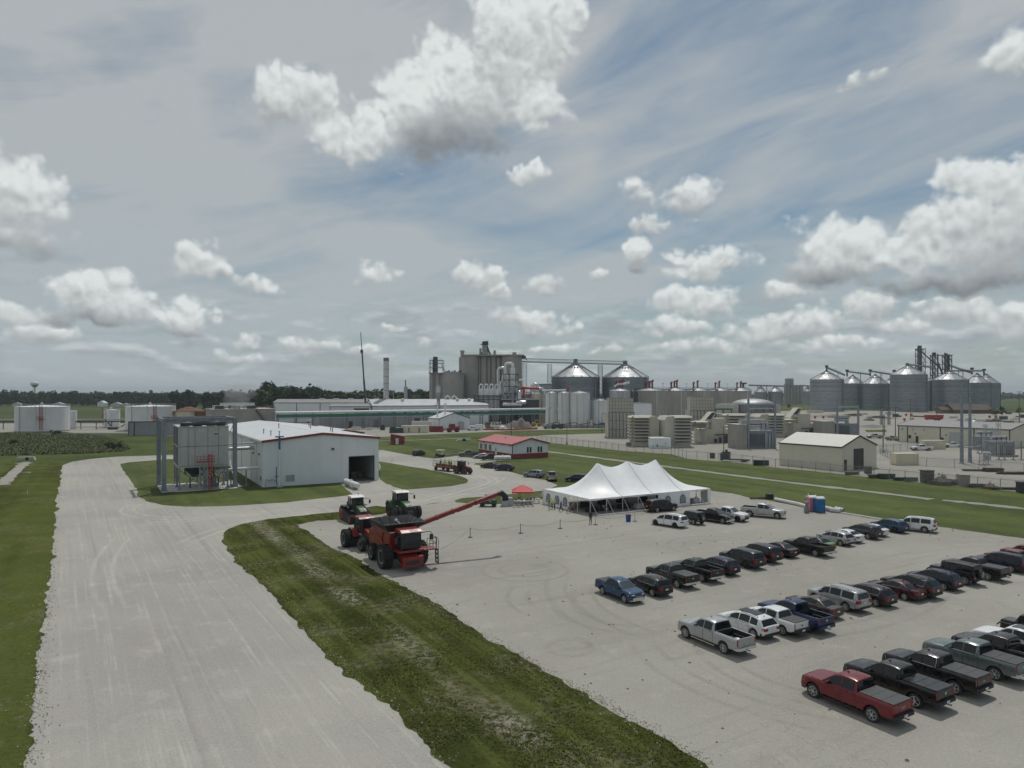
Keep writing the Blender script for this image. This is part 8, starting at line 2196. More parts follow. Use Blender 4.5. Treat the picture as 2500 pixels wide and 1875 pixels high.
 # ------------------------------------------------------------------ farm machines
mk('case_red',(.235,.016,.012),.38,coat=.4,build=weathered(.18,1.5))
mk('tractor_green',(.030,.12,.025),.38,coat=.4,build=weathered(.18,1.5))
mk('machine_dark',(.030,.034,.036),.5,build=weathered(.2,2,tint=(.10,.10,.09)))
mk('rim_red',(.30,.025,.02),.45)
mk('cab_glass',(.016,.020,.020),.06,spec=.45)
mk('hi_vis',(.62,.85,.05),.7)
def ag_tyre(R,W,lugs=22):
 b=MB();b.lathe([(R*.56,-W*.40),(R*.70,-W*.5),(R*.90,-W*.49),(R*.945,-W*.40),(R*.95,W*.40),(R*.90,W*.49),(R*.70,W*.5),(R*.56,W*.40)],(0,0,0),28,0,'y')
 for k in range(lugs):
  for sg in(1,-1):
   a=2*PI*(k+(.5 if sg>0 else 0))/lugs;a2=a+.19
   p=Vector((R*.965*math.cos(a),sg*W*.5,R*.965*math.sin(a)));q=Vector((R*.965*math.cos(a2),sg*W*.02,R*.965*math.sin(a2)))
   b.beam(p,q,W*.09,R*.085)
 return hidden_mesh(b,'wheel',M['rubber'],35)
def ag_rim(R,W,mat):
 b=MB();b.lathe([(R*.58,-W*.42),(R*.53,-W*.42),(R*.5,-W*.1),(R*.18,-W*.02),(R*.18,W*.15),(R*.02,W*.15),(R*.18,W*.16),(R*.2,W*.08),(R*.5,W*.10),(R*.53,W*.42),(R*.58,W*.42)],(0,0,0),24,0,'y',close=False)
 for k in range(8):a=2*PI*k/8;b.cyl((R*.13*math.cos(a),W*.14,R*.13*math.sin(a)),R*.02,W*.05,6,0,'y')
 return hidden_mesh(b,'rim',mat,35)
def put_wheel(t,ty,rim,x,y,R):
 w=share(ty,'wheel',t,(x,y,R),(0,0,0 if y>0 else PI));share(rim,'rim',w);return w
 # ---- combine harvester
Cc=(-11.65,75.5)
t=thing('combine_harvester','large red combine harvester with black open grain tank and swung out auger','combine',Cc,HIT);t.scale=(1.1,1.1,1.1)
tyF,rmF=ag_tyre(1.14,.98,20),ag_rim(1.14,.98,M['alloy']);tyR,rmR=ag_tyre(.80,.62,18),ag_rim(.80,.62,M['alloy'])
for y in(1.78,-1.78):put_wheel(t,tyF,rmF,0,y,1.14)
for y in(1.62,-1.62):put_wheel(t,tyR,rmR,-3.85,y,.80)
b=MB();b.box(-.25,-1.5,.8,.25,1.5,1.35);b.box(-4.0,-1.4,.6,-3.7,1.4,.9);b.box(-4.6,-.9,.9,.9,.9,1.7);b.build('chassis',M['machine_dark'],t)
side=[(.55,1.55),(.62,3.2),(-.2,3.42),(-2.2,3.45),(-4.4,3.30),(-5.4,2.9),(-5.65,2.1),(-5.2,1.55),(-4.4,1.7),(-3.2,1.75),(-2.6,1.35),(-1.3,1.25),(-.9,1.75),(.1,2.25)]
b=MB();b.prism(side,-1.45,1.45,0,'y');b.build('body',M['case_red'],t)
for sg in(1,-1):
 b=MB();b.prism([(.45,2.2),(.50,3.1),(-.9,3.25),(-1.2,2.7),(-1.0,2.0),(.0,2.1)],sg*1.452,sg*1.50,0,'y');b.build('side_panel',M['case_red'],t)
 b=MB();b.prism([(-1.25,3.2),(-1.5,2.7),(-1.3,1.4),(-2.6,1.5),(-3.3,1.9),(-4.9,1.75),(-5.4,2.3),(-5.1,2.9),(-4.2,3.12),(-2.4,3.2)],sg*1.452,sg*1.54,0,'y');b.build('side_panel',M['case_red'],t)
 b=MB();b.tube([(-.2,sg*1.56,1.75),(-1.6,sg*1.57,2.35),(-3.3,sg*1.57,2.85),(-4.6,sg*1.57,2.95)],.05,6);b.build('body_line',M['trim_red'],t)
 b=MB();b.box(.30,sg*1.50-.03,2.05,.60,sg*1.50+.03,2.16);b.build('marker_light',M['orange'],t)
b=MB();b.box(-4.9,-1.3,3.30,-3.3,1.3,3.62);b.box(-5.5,-1.2,2.9,-4.9,1.2,3.3);b.build('engine_deck',M['machine_dark'],t)
# grain tank extension: four flaring flaps
b=MB();zb_,zt_=3.42,4.28
lo=[(.1,-1.35),(.1,1.35),(-2.9,1.35),(-2.9,-1.35)];hi=[(.75,-2.15),(.75,2.15),(-3.55,2.15),(-3.55,-2.15)]
for i in range(4):
 j=(i+1)%4;f=MB()
 o=[Vector((*lo[i],zb_)),Vector((*lo[j],zb_)),Vector((*hi[j],zt_)),Vector((*hi[i],zt_))]
 n=(o[1]-o[0]).cross(o[3]-o[0]).normalized()*.05
 f.add([tuple(p)for p in o]+[tuple(p+n)for p in o],[(0,1,2,3),(7,6,5,4),(0,4,5,1),(1,5,6,2),(2,6,7,3),(3,7,4,0)])
 for q in(.25,.5,.75):f.beam(tuple(o[0].lerp(o[1],q)-n*.3),tuple(o[3].lerp(o[2],q)-n*.3),.05)
 f.build('tank_flap',M['machine_dark'],t)
b=MB();b.prism([(-1.4,3.43),(-1.4,4.15),(-.6,4.0),(-.2,3.43)],-.12,.12,0,'y');b.tube([(-2.6,0,3.43),(-1.6,.5,4.1)],.16,8);b.build('tank_cross',M['machine_dark'],t)
# cab
b=MB();b.prism([(.62,1.95),(2.05,2.0),(2.28,2.7),(2.18,3.55),(.62,3.55)],-.95,.95,0,'y');b.build('cab',M['cab_glass'],t)
b=MB();b.prism([(.5,3.55),(2.30,3.55),(2.42,3.66),(2.0,3.86),(.6,3.88)],-1.05,1.05,0,'y');b.build('cab_roof',M['case_red'],t)
for y in(-.97,.97):
 b=MB();b.beam((.66,y,1.95),(.66,y,3.56),.12);b.beam((2.05,y*.99,2.0),(2.27,y*.99,2.7),.07);b.beam((2.27,y*.99,2.7),(2.17,y*.99,3.56),.07);b.build('cab_pillar',M['machine_dark'],t)
for y in(-.7,-.4,.4,.7):
 b=MB();b.cbox(2.38,y,3.64,.08,.18,.10);b.build('work_light',M['lamp_clear'],t)
b=MB();b.box(.8,-1.25,1.72,2.2,1.25,1.93);b.build('cab_floor',M['case_red'],t)
b=MB();b.prism([(.6,.75),(2.35,.45),(2.55,1.35),(.8,1.75)],-.72,.72,0,'y');b.build('feeder_house',M['case_red'],t)
b=MB();b.prism([(2.3,.42),(2.62,.42),(2.72,1.40),(2.45,1.46)],-1.05,1.05,0,'y');b.build('feeder_face',M['case_red'],t)
b=MB();b.prism([(2.63,.68),(2.68,.68),(2.72,1.02),(2.67,1.02)],-.75,.75,0,'y');b.build('feeder_slot',M['machine_dark'],t)
# auger, swung out to the left
p0=Vector((-.75,1.35,3.55));d=Vector((0,9.75,2.55));p1=p0+d
b=MB();b.tube([p0-Vector((0,.3,.9)),p0,p0+d*.03],.30,12);b.tube([p0+d*.03,p0+d*.45],.265,14);b.tube([p0+d*.45,p0+d],.235,14)
b.build('unloading_auger',M['case_red'],t,40)
b=MB()
for q in(.27,.45,.72):c=p0+d*q;b.tube([c-d.normalized()*.08,c+d.normalized()*.08],.30,14)
b.beam(p0+d*.50+Vector((0,0,-.27)),p0+d*.68+Vector((0,0,-.27)),.08);b.build('auger_band',M['trim_red'],t)
b=MB();b.tube([p1-d.normalized()*.2,p1+Vector((0,.35,.05)),p1+Vector((0,.75,-.35)),p1+Vector((0,.85,-.75))],[.24,.30,.34,.36],12);b.build('auger_spout',M['black_plastic'],t,40)
# ladder, platform and mirror
b=MB();b.box(.8,1.25,1.80,2.5,2.55,1.90);b.build('platform',M['case_red'],t)
b=MB()
for x,y in((.85,2.5),(1.6,2.5),(2.45,2.5),(2.45,1.5)):b.beam((x,y,1.9),(x,y,2.95),.045)
for z in(2.4,2.95):b.beam((.85,2.5,z),(2.45,2.5,z),.045);b.beam((2.45,1.5,z),(2.45,2.5,z),.045)
b.tube([(2.5,2.6,1.2),(2.7,2.6,2.6),(2.4,2.6,2.9)],.03,6);b.tube([(1.9,2.6,1.2),(2.1,2.6,2.6),(1.9,2.6,2.9)],.03,6);b.build('railing',M['machine_dark'],t)
b=MB()
for x in(2.0,2.55):b.beam((x,2.62,.45),(x,2.58,1.85),.10)
for z in(.55,.95,1.35,1.75):b.beam((2.0,2.6,z),(2.55,2.6,z),.12)
b.build('ladder',M['machine_dark'],t)
b=MB();b.tube([(2.2,.95,3.5),(2.3,1.9,3.55),(2.3,2.05,3.4)],.035,6);b.box(2.2,1.92,2.75,2.28,2.2,3.3);b.tube([(2.2,-.95,3.4),(2.3,-1.5,3.3)],.03,6);b.box(2.2,-1.65,2.7,2.28,-1.4,3.2);b.build('mirror',M['machine_dark'],t)
b=MB();b.dish((-.9,-.3,3.88+.4),.16,.2);b.build('beacon',M['lamp_clear'],t)
# ---- tractors
def tractor(label,x,y,hd,hood,rims,tracks=False,s=1.0,front_duals=True,rear_duals=False,roof='white_paint',L=3.1):
 t=thing('tractor',label,'tractor',(x,y),hd,'tractors at the field day');t.scale=(s,s,s)
 zb=.95
 b=MB();b.prism([(.15,1.25),(.15,2.30),(1.2,2.24),(2.45,2.02),(2.80,1.75),(2.85,1.15),(2.4,.95),(.3,.95)],-.46,.46,0,'y');b.build('hood',M[hood],t,30)
 b=MB();b.prism([(2.40,2.05),(2.84,1.75),(2.90,1.12),(2.82,1.12),(2.76,1.72),(2.36,1.98)],-.44,.44,0,'y')
 for q in range(6):b.box(2.84,-.4,1.2+q*.09,2.91,.4,1.23+q*.09)
 for sg in(1,-1):b.prism([(.6,1.15),(.7,1.8),(2.3,1.65),(2.5,1.1)],sg*.462,sg*.48,0,'y')
 b.build('grille',M['machine_dark'],t)
 for sg in(1,-1):b=MB();b.box(2.78,sg*.3-.1,1.72,2.87,sg*.3+.1,1.84);b.build('headlight',M['lamp_clear'],t)
 b=MB();b.box(-1.9,-.5,.75,2.5,.5,1.3);b.box(2.5,-.42,.7,3.35,.42,1.2);b.box(-2.4,-.45,.7,-1.9,.45,1.5);b.build('chassis',M['machine_dark'],t)
 b=MB();b.prism([(.25,1.7),(.42,2.4),(.30,3.28),(-1.25,3.28),(-1.40,2.3),(-1.2,1.6)],-.80,.80,0,'y');b.build('cab',M['cab_glass'],t)
 b=MB()
 for sg in(1,-1):
  b.beam((.40,sg*.79,1.75),(.42,sg*.79,2.4),.07);b.beam((.42,sg*.79,2.4),(.30,sg*.79,3.3),.07);b.beam((-.45,sg*.81,1.7),(-.45,sg*.81,3.3),.06);b.beam((-1.35,sg*.79,2.1),(-1.25,sg*.79,3.3),.08)
 b.beam((.41,-.8,1.9),(.41,.8,1.9),.08);b.build('cab_frame',M['machine_dark'],t)
 b=MB();b.prism([(.48,3.28),(.52,3.36),(.30,3.50),(-1.25,3.52),(-1.5,3.42),(-1.5,3.28)],-.92,.92,0,'y');b.build('cab_roof',M[roof],t)
 for y_ in(-.7,-.45,.45,.7):b=MB();b.cbox(.52,y_,3.33,.06,.16,.09);b.build('work_light',M['lamp_clear'],t)
 b=MB();b.cyl((-.9,.5,3.5),.06,.22,8);b.cyl((-1.3,-.6,3.5),.02,.5,5);b.build('beacon',M['orange'],t)
 b=MB();b.tube([(.5,-.62,1.6),(.5,-.62,3.1)],.09,8);b.build('exhaust',M['steel_dark'],t)
 for sg in(1,-1):
  b=MB();b.tube([(.35,sg*.8,3.1),(.75,sg*1.5,3.15),(.75,sg*1.55,2.9)],.025,5);b.box(.72,sg*1.55-.10,2.45,.80,sg*1.55+.14,2.95);b.build('mirror',M['machine_dark'],t)
 if tracks:
  for sg in(1,-1):
   tr=thing('track',None,None,(0,sg*1.22,0));bpy.data.objects.remove(tr)
   b=MB();prof=[(-2.0+.98*math.cos(a),.98+.98*math.sin(a))for a in np.linspace(PI*.30,PI*1.5,12)]+[(1.55+.55*math.cos(a),.55+.55*math.sin(a))for a in np.linspace(PI*1.5,PI*2.35,9)]
   b.prism(prof,sg*1.22-.38,sg*1.22+.38,0,'y')
   n_=len(prof)
   for i in range(n_):
    p,q=prof[i],prof[(i+1)%n_];l=math.hypot(q[0]-p[0],q[1]-p[1]);k=max(1,int(l/.28))
    for j in range(k):
     f=(j+.5)/k;xx,zz=p[0]+(q[0]-p[0])*f,p[1]+(q[1]-p[1])*f;dx_,dz_=(q[0]-p[0])/l,(q[1]-p[1])/l
     b.beam((xx-dx_*.04+dz_*.02,sg*1.22-.37,zz-dz_*.04-dx_*.02),(xx+dz_*.02,sg*1.22+.37,zz-dx_*.02),.07,.07)
   trk=b.build('track',M['rubber'],t)
   for cx_,r in((-2.0,.72),(1.55,.40)):
    b=MB();b.lathe([(r,-.40),(r,.40),(r*.8,.41),(r*.25,.36),(r*.2,.45),(.02,.45)],(0,0,0),18,0,'y',close=False);w=b.build('drive_wheel',M[rims],trk,35,loc=(cx_,sg*1.22,r+.26));w.rotation_euler=(0,0,0 if sg>0 else PI)
   for cx_ in(-.9,-.2,.5):b=MB();b.lathe([(.30,-.3),(.30,.3)],(cx_,sg*1.22,.42),12,0,'y');b.build('idler',M['machine_dark'],trk)
   b=MB();b.box(-2.2,sg*1.2-.42,2.02,-.4,sg*1.2+.42,2.1);b.build('fender',M['machine_dark'],t)
 else:
  R,Wd,r,wd=1.02,.70,.80,.50
  ty,rm=ag_tyre(R,Wd),ag_rim(R,Wd,M[rims]);ty2,rm2=ag_tyre(r,wd,18),ag_rim(r,wd,M[rims])
  for sg in(1,-1):
   put_wheel(t,ty,rm,-1.35,sg*1.12,R)
   if rear_duals:put_wheel(t,ty,rm,-1.35,sg*1.95,R)
   put_wheel(t,ty2,rm2,1.75,sg*1.05,r)
   if front_duals:put_wheel(t,ty2,rm2,1.75,sg*1.72,r)
   b=MB();pr=[(-1.35+1.22*math.cos(a),R+1.2*math.sin(a))for a in np.linspace(.25,PI*.86,8)];pr+=[(-1.35+1.12*math.cos(a),R+1.1*math.sin(a))for a in np.linspace(PI*.86,.25,8)]
   b.prism(pr,sg*.75,sg*1.45,0,'y');b.build('fender',M[hood if rims!='alloy' else 'case_red'],t)
  b=MB();b.box(1.6,-1.4,.68,1.9,1.4,.92);b.box(-1.5,-1.6,.85,-1.2,1.6,1.18);b.build('axle',M['machine_dark'],t)
 return t
HT=HIT
tractor('green tractor on black rubber tracks with red drive wheels',-22.2,101.6,HT,'tractor_green','rim_red',True,1.04)
tractor('green wheeled tractor with red rims and white cab roof beside the auger',-16.4,105.4,HT,'tractor_green','rim_red',False,1.08)
tractor('red tractor with wide tyres parked right behind the combine',-17.4,84.6,HT,'case_red','alloy',False,1.04,False,True,'case_red')
ttr=gp(1129,1157.5)
tractor('small red tractor pulling the wagon full of people in bright vests',ttr[0],ttr[1]+1,HT+.35,'case_red','alloy',False,.82,False,False,'machine_dark')
# people wagon
wg=(-15.6,166.8);WH=HT+.25
t=thing('people_wagon','low red flat wagon with railings carrying people behind the small tractor','wagon',wg,WH)
b=MB();b.box(-3.2,-1.3,.95,3.2,1.3,1.10);b.build('deck',M['trim_red'],t)
b=MB();b.box(-3.0,-.4,.6,3.0,.4,.93);b.beam((3.1,0,.8),(5.0,0,.65),.14);b.build('chassis',M['case_red'],t)
b=MB()
for x in np.linspace(-3.15,3.15,6):
 for y in(-1.25,1.25):b.beam((x,y,1.1),(x,y,2.25),.06)
for z in(1.65,2.25):
 for y in(-1.25,1.25):b.beam((-3.15,y,z),(3.15,y,z),.06)
 b.beam((-3.15,-1.25,z),(-3.15,1.25,z),.06)
b.build('railing',M['steel_dark'],t)
b=MB();b.box(-3.0,-.55,1.1,3.0,.55,1.55);b.build('bench',M['wood'],t)
for x in(-2.2,2.2):
 for y in(-1.15,1.15):
  b=MB();b.lathe([(.22,-.15),(.45,-.16),(.45,.16),(.22,.15)],(0,0,0),14,0,'y');w=b.build('wheel',M['rubber'],t,loc=(x,y,.46));b=MB();b.lathe([(.23,-.14),(.23,.14)],(0,0,0),10,0,'y');b.build('rim',M['trim_red'],w)
  # ------------------------------------------------------------------ people
for nm,c in(('skin',(.36,.21,.15)),('hair_dark',(.03,.022,.018)),('shirt_white',(.62,.62,.60)),('shirt_blue',(.02,.07,.30)),('shirt_dark',(.03,.034,.04)),('shirt_grey',(.16,.16,.17)),('shirt_brown',(.16,.10,.06)),
('denim',(.035,.05,.085)),('khaki',(.26,.21,.14)),('cloth_black',(.016,.016,.018)),('shoe',(.03,.025,.022)),('cap_white',(.6,.6,.58))):
 mk(nm,c,.8)
def person(label,x,y,z,hd,pose='stand',shirt='shirt_dark',trousers='denim',cap=None,h=1.75,group='people',shorts=False):
 k=h/1.75
 if pose=='sit':
  hip,knee,foot=.48,[(.42,.12,.48),(.42,-.12,.48)],[(.44,.12,.05),(.44,-.12,.05)]
  ch=.98;nk=1.12
 else:
  hip,ch,nk=.95,1.32,1.50
  st={'stand':(.0,.0),'walk':(.30,-.34),'film':(.05,-.05)}[pose if pose in('walk','film')else 'stand']
  knee=[(st[0]*.62+.04,.10,.50),(st[1]*.45+.07,-.10,.50)];foot=[(st[0],.11,.06),(st[1],-.11,.07 if pose!='walk' else .12)]
 if pose=='sit':dz=-.32
 else:dz=0
 sh=nk-.10
 lean=.05 if pose=='walk' else 0
 V_=[(0,0,hip),(lean*.5,0,hip+.18),(lean,0,ch),(lean,0,nk),(lean+.02,0,nk+.10),(lean+.03,0,nk+.22)]
 R_=[(.145,.17),(.125,.155),(.13,.19),(.055,.06),(.085,.075),(.07,.062)]
 E_=[(0,1),(1,2),(2,3),(3,4),(4,5)]
 def limb(start,pts,rs):
  prev=start
  for p,r in zip(pts,rs):V_.append(p);R_.append((r,r));E_.append((prev,len(V_)-1));prev=len(V_)-1
 for i,sg in enumerate((1,-1)):
  limb(0,[(.0,sg*.10,hip-.06),knee[i],foot[i],(foot[i][0]+.15,foot[i][1],.045)],[.105,.066,.045,.04])
  if pose=='film':el,wr=(.10,sg*.25,sh-.22),(.30,sg*.08,sh+.06)
  elif pose=='walk':el,wr=(-sg*.10+lean,sg*.25,sh-.28),(sg*.02-.08*sg+lean+.08,sg*.25,sh-.52)
  elif pose=='sit':el,wr=(.08,sg*.25,sh-.26),(.30,sg*.16,sh-.34)
  else:el,wr=(.0,sg*.25,sh-.30),(.10,sg*.24,sh-.54)
  limb(2,[(lean,sg*.19,sh),el,wr],[.062,.045,.032])
  hand=Vector(wr);dr=(Vector(wr)-Vector(el)).normalized();hp=hand+dr*.07;
  limb(len(V_)-1,[tuple(hp)],[.030])
  hands=hands+[(hp,dr,sg)]if i else[(hp,dr,sg)]
 me=bpy.data.meshes.new('person');me.from_pydata(V_,E_,[])
 o=bpy.data.objects.new('person',me);COL.objects.link(o)
 sk=o.modifiers.new('skin','SKIN');sk.use_smooth_shade=True
 for v,r in zip(me.skin_vertices[0].data,R_):v.radius=r
 me.skin_vertices[0].data[0].use_root=True
 ss=o.modifiers.new('sub','SUBSURF');ss.levels=1;ss.render_levels=1
 dg=bpy.context.evaluated_depsgraph_get();ev=bpy.data.meshes.new_from_object(o.evaluated_get(dg))
 bpy.data.objects.remove(o)
 vs=[tuple(v.co)for v in ev.vertices];fs=[tuple(p.vertices)for p in ev.polygons];mi=[]
 for p in ev.polygons:
  c=p.center
  if c.z>nk+.02:m_=2 if(c.z>nk+.20 or(c.x<lean-.02 and c.z>nk+.08))else 0
  elif c.z<.10 and pose!='sit' or c.z<.10:m_=4
  elif(abs(c.y)>.20 or(pose in('film','sit')and c.x>.14 and c.z>hip+.2))and c.z<sh-.16 and c.z>(.2 if pose=='sit' else hip-.3):m_=0
  elif c.z>hip+.02 and not(pose=='sit' and c.x>.2):m_=1
  elif shorts and c.z<.46:m_=0
  else:m_=3
  mi.append(m_)
 mb=MB();mb.v=vs;mb.f=fs;mb.mi=mi
 for hp,dr,sg in hands: # fingers and thumb
  sd_=dr.cross(Vector((0,sg,.2))).normalized()
  for q,l in((-.03,.055),(-.01,.07),(.01,.065),(.03,.05)):a=hp+sd_*q;mb.tube([a,a+dr*l*.6,a+dr*l+Vector((0,-sg*.012,0))],[.011,.010,.007],5,0)
  mb.tube([hp-sd_*.03,hp-sd_*.055+dr*.03],[.012,.008],5,0)
 hx=lean+.03
 mb.tube([(hx+.085,0,nk+.15),(hx+.115,0,nk+.125)],[.012,.016],5,0)
 for sg in(1,-1):mb.tube([(hx,sg*.075,nk+.12),(hx,sg*.09,nk+.16)],.014,5,0)
 if cap:
  mb.lathe([(.098,nk+.185),(.098,nk+.22),(.07,nk+.275),(.01,nk+.29)],(hx-.005,0,0),10,2);mb.box(hx+.05,-.06,nk+.185,hx+.19,.06,nk+.20,2)
 b_=mb.build('person',[M['skin'],M[shirt],M[cap or 'hair_dark'],M[trousers],M['shoe']],None,60)
 b_.location=(x,y,z);b_.rotation_euler=(0,0,hd);b_.scale=(k,k,k)
 return tag(b_,label,'person',group)
def P_(px_,py_):return gp(px_,py_)
x,y=P_(1442,1279.5);person('person in dark clothes standing alone in the lot beside a barrier post',x,y,0,PI/2,'film','shirt_dark','cloth_black',None,1.80)
GP2='visitors at the left end of the tent'
for(p,q,lb,sh_,tr_,cp,ps,hd_,hgt,sho)in((1340,1246,'person in brown top at the left of the group by the tent','shirt_brown','khaki',None,'stand',0,1.75,False),(1347,1243.5,'person in bright green vest by the tent corner','hi_vis','shirt_grey',None,'stand',-PI/2,1.78,False),
(1354.5,1244,'person in white shirt and white cap beside the green vest','shirt_white','cloth_black','cap_white','stand',PI*.9,1.8,False),(1369,1249,'person in blue shirt walking right before the tent window','shirt_blue','cloth_black','cap_white','walk',.1,1.8,False),
(1387,1253,'person in white shirt walking before the open tent side','shirt_white','khaki',None,'walk',.2,1.75,True),(1400,1252,'child in dark clothes walking farthest right of the group','shirt_grey','cloth_black',None,'walk',-.1,1.25,True)):
 x,y=P_(p,q);person(lb,x,y,0,hd_,ps,sh_,tr_,cp,hgt,GP2,sho)
x,y=P_(1184,1233);person('person in bright vest sitting in the dark utility cart under the auger',x,y+.3,.42,-.3,'sit','hi_vis','denim',None,1.75,'people in bright vests')
x,y=P_(1268,1231);person('person in bright vest behind the tables under the red canopy',x,y+1.5,0,-PI/2,'stand','hi_vis','denim',None,1.75,'people in bright vests')
GPW='people in bright vests riding on the wagon'
wl_=['farthest left','second from the left','third from the left','fourth from the left','fifth from the left','standing at the right end']
for i,(a,c)in enumerate(((-2.4,.3),(-1.4,-.3),(-.7,.35),(.1,-.3),(.9,.3),(2.2,-.1))):
 ca,sa=math.cos(WH),math.sin(WH);x,y=wg[0]+a*ca-c*sa,wg[1]+a*sa+c*ca
 sit=i in(0,3)
 person('person in bright vest on the wagon, '+wl_[i],x,y,1.12 if not sit else 1.12,WH+PI/2*(1 if c>0 else-1),'sit' if sit else 'stand','hi_vis' if i!=1 else 'shirt_white','denim',None,1.75,GPW)
 # ------------------------------------------------------------------ the big white tent
mk('tent_cloth',(.84,.85,.86),.45,build=lambda g,b,c:(b.inputs.__getitem__('Subsurface Weight').__setattr__('default_value',0.0),g.l.new(g.mix(g.ramp(g.noise(wpos(g),.8,4,.6),.35,.7),c,(.79,.80,.815)),b.inputs['Base Color'])))
mk('tent_pane',(.08,.10,.14),.15,spec=.6)
To=(11.7,106.2);TL,TW,TE,TP=24.5,13.2,2.45,7.05
t=thing('event_tent','large white pole tent with three peaks and arched windows','tent',To,A)
def ridge(u):
 pk=(6.1,12.25,18.4)
 if u<pk[0]:return TE+(TP-TE)*(max(u,0)/pk[0])**1.45
 if u>pk[2]:return TE+(TP-TE)*(max(TL-u,0)/(TL-pk[2]))**1.45
 for a,c in((pk[0],pk[1]),(pk[1],pk[2])):
  if a<=u<=c:
   f=abs((u-(a+c)/2)/((c-a)/2));return TP-.85*(1-f**1.7)
NU,NV=98,40;b=MB();vs=[]
for j in range(NV+1):
 v=TW*j/NV;s_=abs(v-TW/2)/(TW/2)
 for i in range(NU+1):
  u=TL*i/NU;r=ridge(u)
  pole_sag=.10*(math.cos(2*PI*u/3.06)-1)*.5*s_**6
  sd=min(s_,1.0);e=TE+(r-TE)*(1-sd)**(1.18+.30*sd)
  vs.append((u,v,e+pole_sag*.8))
b.add(vs,[(j*(NU+1)+i,j*(NU+1)+i+1,(j+1)*(NU+1)+i+1,(j+1)*(NU+1)+i)for j in range(NV)for i in range(NU)]);b.build('roof',M['tent_cloth'],t,60)
b=MB()
def scallop(a,c,n=24):
 for i in range(n):
  f0,f1=i/n,(i+1)/n;p=Vector(a).lerp(Vector(c),f0);q=Vector(a).lerp(Vector(c),f1)
  b.add([(p.x,p.y,TE+.01),(q.x,q.y,TE+.01),(q.x,q.y,TE-.24-.05*math.sin(f1*n*PI/2)),(p.x,p.y,TE-.24-.05*math.sin(f0*n*PI/2))],[(0,1,2,3)])
for a,c in(((0,-.01,0),(TL,-.01,0)),((-.01,0,0),(-.01,TW,0)),((TL+.01,0,0),(TL+.01,TW,0)),((0,TW+.01,0),(TL,TW+.01,0))):scallop(a,c)
b.build('valance',M['tent_cloth'],t)
b=MB()
for u0,w_ in((6.1,.03),(12.25,.03),(18.4,.03)):
 pts=[]
 for j in range(NV+1):
  v=TW*j/NV;s_=abs(v-TW/2)/(TW/2);r=ridge(u0);pts.append((u0,v,TE+(r-TE)*(1-s_)**(1.18+.30*s_)+.015))
 b.tube(pts,w_,4)
b.build('seam_rope',M['galv'],t)
for i,u in enumerate(np.linspace(0,TL,9)):
 for v in(0,TW):
  p=MB();p.tube([(0,0,0),(0,0,TE)],.04,6);p.build('side_pole',M['white_paint'],t,loc=(u,v,0))
  r=MB();oy=-1.9 if v==0 else 1.9;r.tube([(0,0,TE-.05),(.1,oy,.05)],.035,4);r.build('guy_strap',M['white_paint'],t,loc=(u,v,0))
for v in(3.3,6.6,9.9):
 for u in(0,TL):p=MB();p.tube([(0,0,0),(0,0,TE)],.04,6);p.build('side_pole',M['white_paint'],t,loc=(u,v,0));r=MB();ox=-1.9 if u==0 else 1.9;r.tube([(0,0,TE-.05),(ox,.1,.05)],.03,4);r.build('guy_strap',M['white_paint'],t,loc=(u,v,0))
for u in(6.1,12.25,18.4):p=MB();p.tube([(u,TW/2,0),(u,TW/2,TP-.05)],.07,8);p.build('centre_pole',M['galv'],t)
def arch_window(face,c,zc=.45,w=1.25,h=1.45):
 """a panel with an arched window of small panes"""
 pts=[(c-w/2,zc),(c+w/2,zc),(c+w/2,zc+h*.55)]+[(c+w/2*math.cos(a),zc+h*.55+w/2*1.05*math.sin(a))for a in np.linspace(.15,PI-.15,9)]+[(c-w/2,zc+h*.55)]
 b=MB();ax='y' if face=='f' else 'x';d0,d1=(-.055,-.04)if face=='f' else(-.055,-.04)
 b.prism(pts,d0,d1,0,ax);wd=b.build('window',M['tent_pane'],t)
 m_=MB()
 for q in(-.2,.0,.2):
  z1=zc+h*.55+math.sqrt(max(0,(w/2)**2-(q*w)**2))*1.05
  if face=='f':m_.box(c+q*w-.02,-.07,zc,c+q*w+.02,-.056,z1)
  else:m_.box(-.07,c+q*w-.02,zc,-.056,c+q*w+.02,z1)
 for z in(zc+.35,zc+.70,zc+1.0):
  if face=='f':m_.box(c-w/2,-.075,z-.02,c+w/2,-.056,z+.02)
  else:m_.box(-.075,c-w/2,z-.02,-.056,c+w/2,z+.02)
 m_.build('muntin',M['white_paint'],wd)
def wall_panel(face,a,c):
 b=MB();n=14;vs=[]
 for i in range(n+1):
  f=a+(c-a)*i/n;off=-.03+.035*math.sin(i*1.9)
  vs+=[(f,off,.02),(f,-.01,TE-.05)]if face=='f' else[(off,f,.02),(-.01,f,TE-.05)]
 b.add(vs,[(2*i,2*i+2,2*i+3,2*i+1)for i in range(n)]);b.build('side_wall',M['tent_cloth'],t)
wall_panel('f',13.2,16.7);wall_panel('f',16.7,20.0);arch_window('f',15.2);arch_window('f',18.4)
wall_panel('l',7.9,13.15);arch_window('l',9.0);arch_window('l',11.6);wall_panel('l',5.6,7.9);arch_window('l',6.7)
wall_panel('f',23.9,24.5)
b=MB();b.box(TL-.02,0,.02,TL+.01,2.2,TE-.1);b.build('side_wall',M['tent_cloth'],t)
b=MB()
for i in range(30):a0=2.2+i*.36;
b=MB();b.tube([(1.0,-.7,.08),(4,-.8,.10),(8,-.75,.12),(12.6,-.6,.10)],.12,6);b.tube([(19.8,-.5,.1),(24,-.55,.14)],.16,6);b.build('rolled_wall',M['tent_cloth'],t)
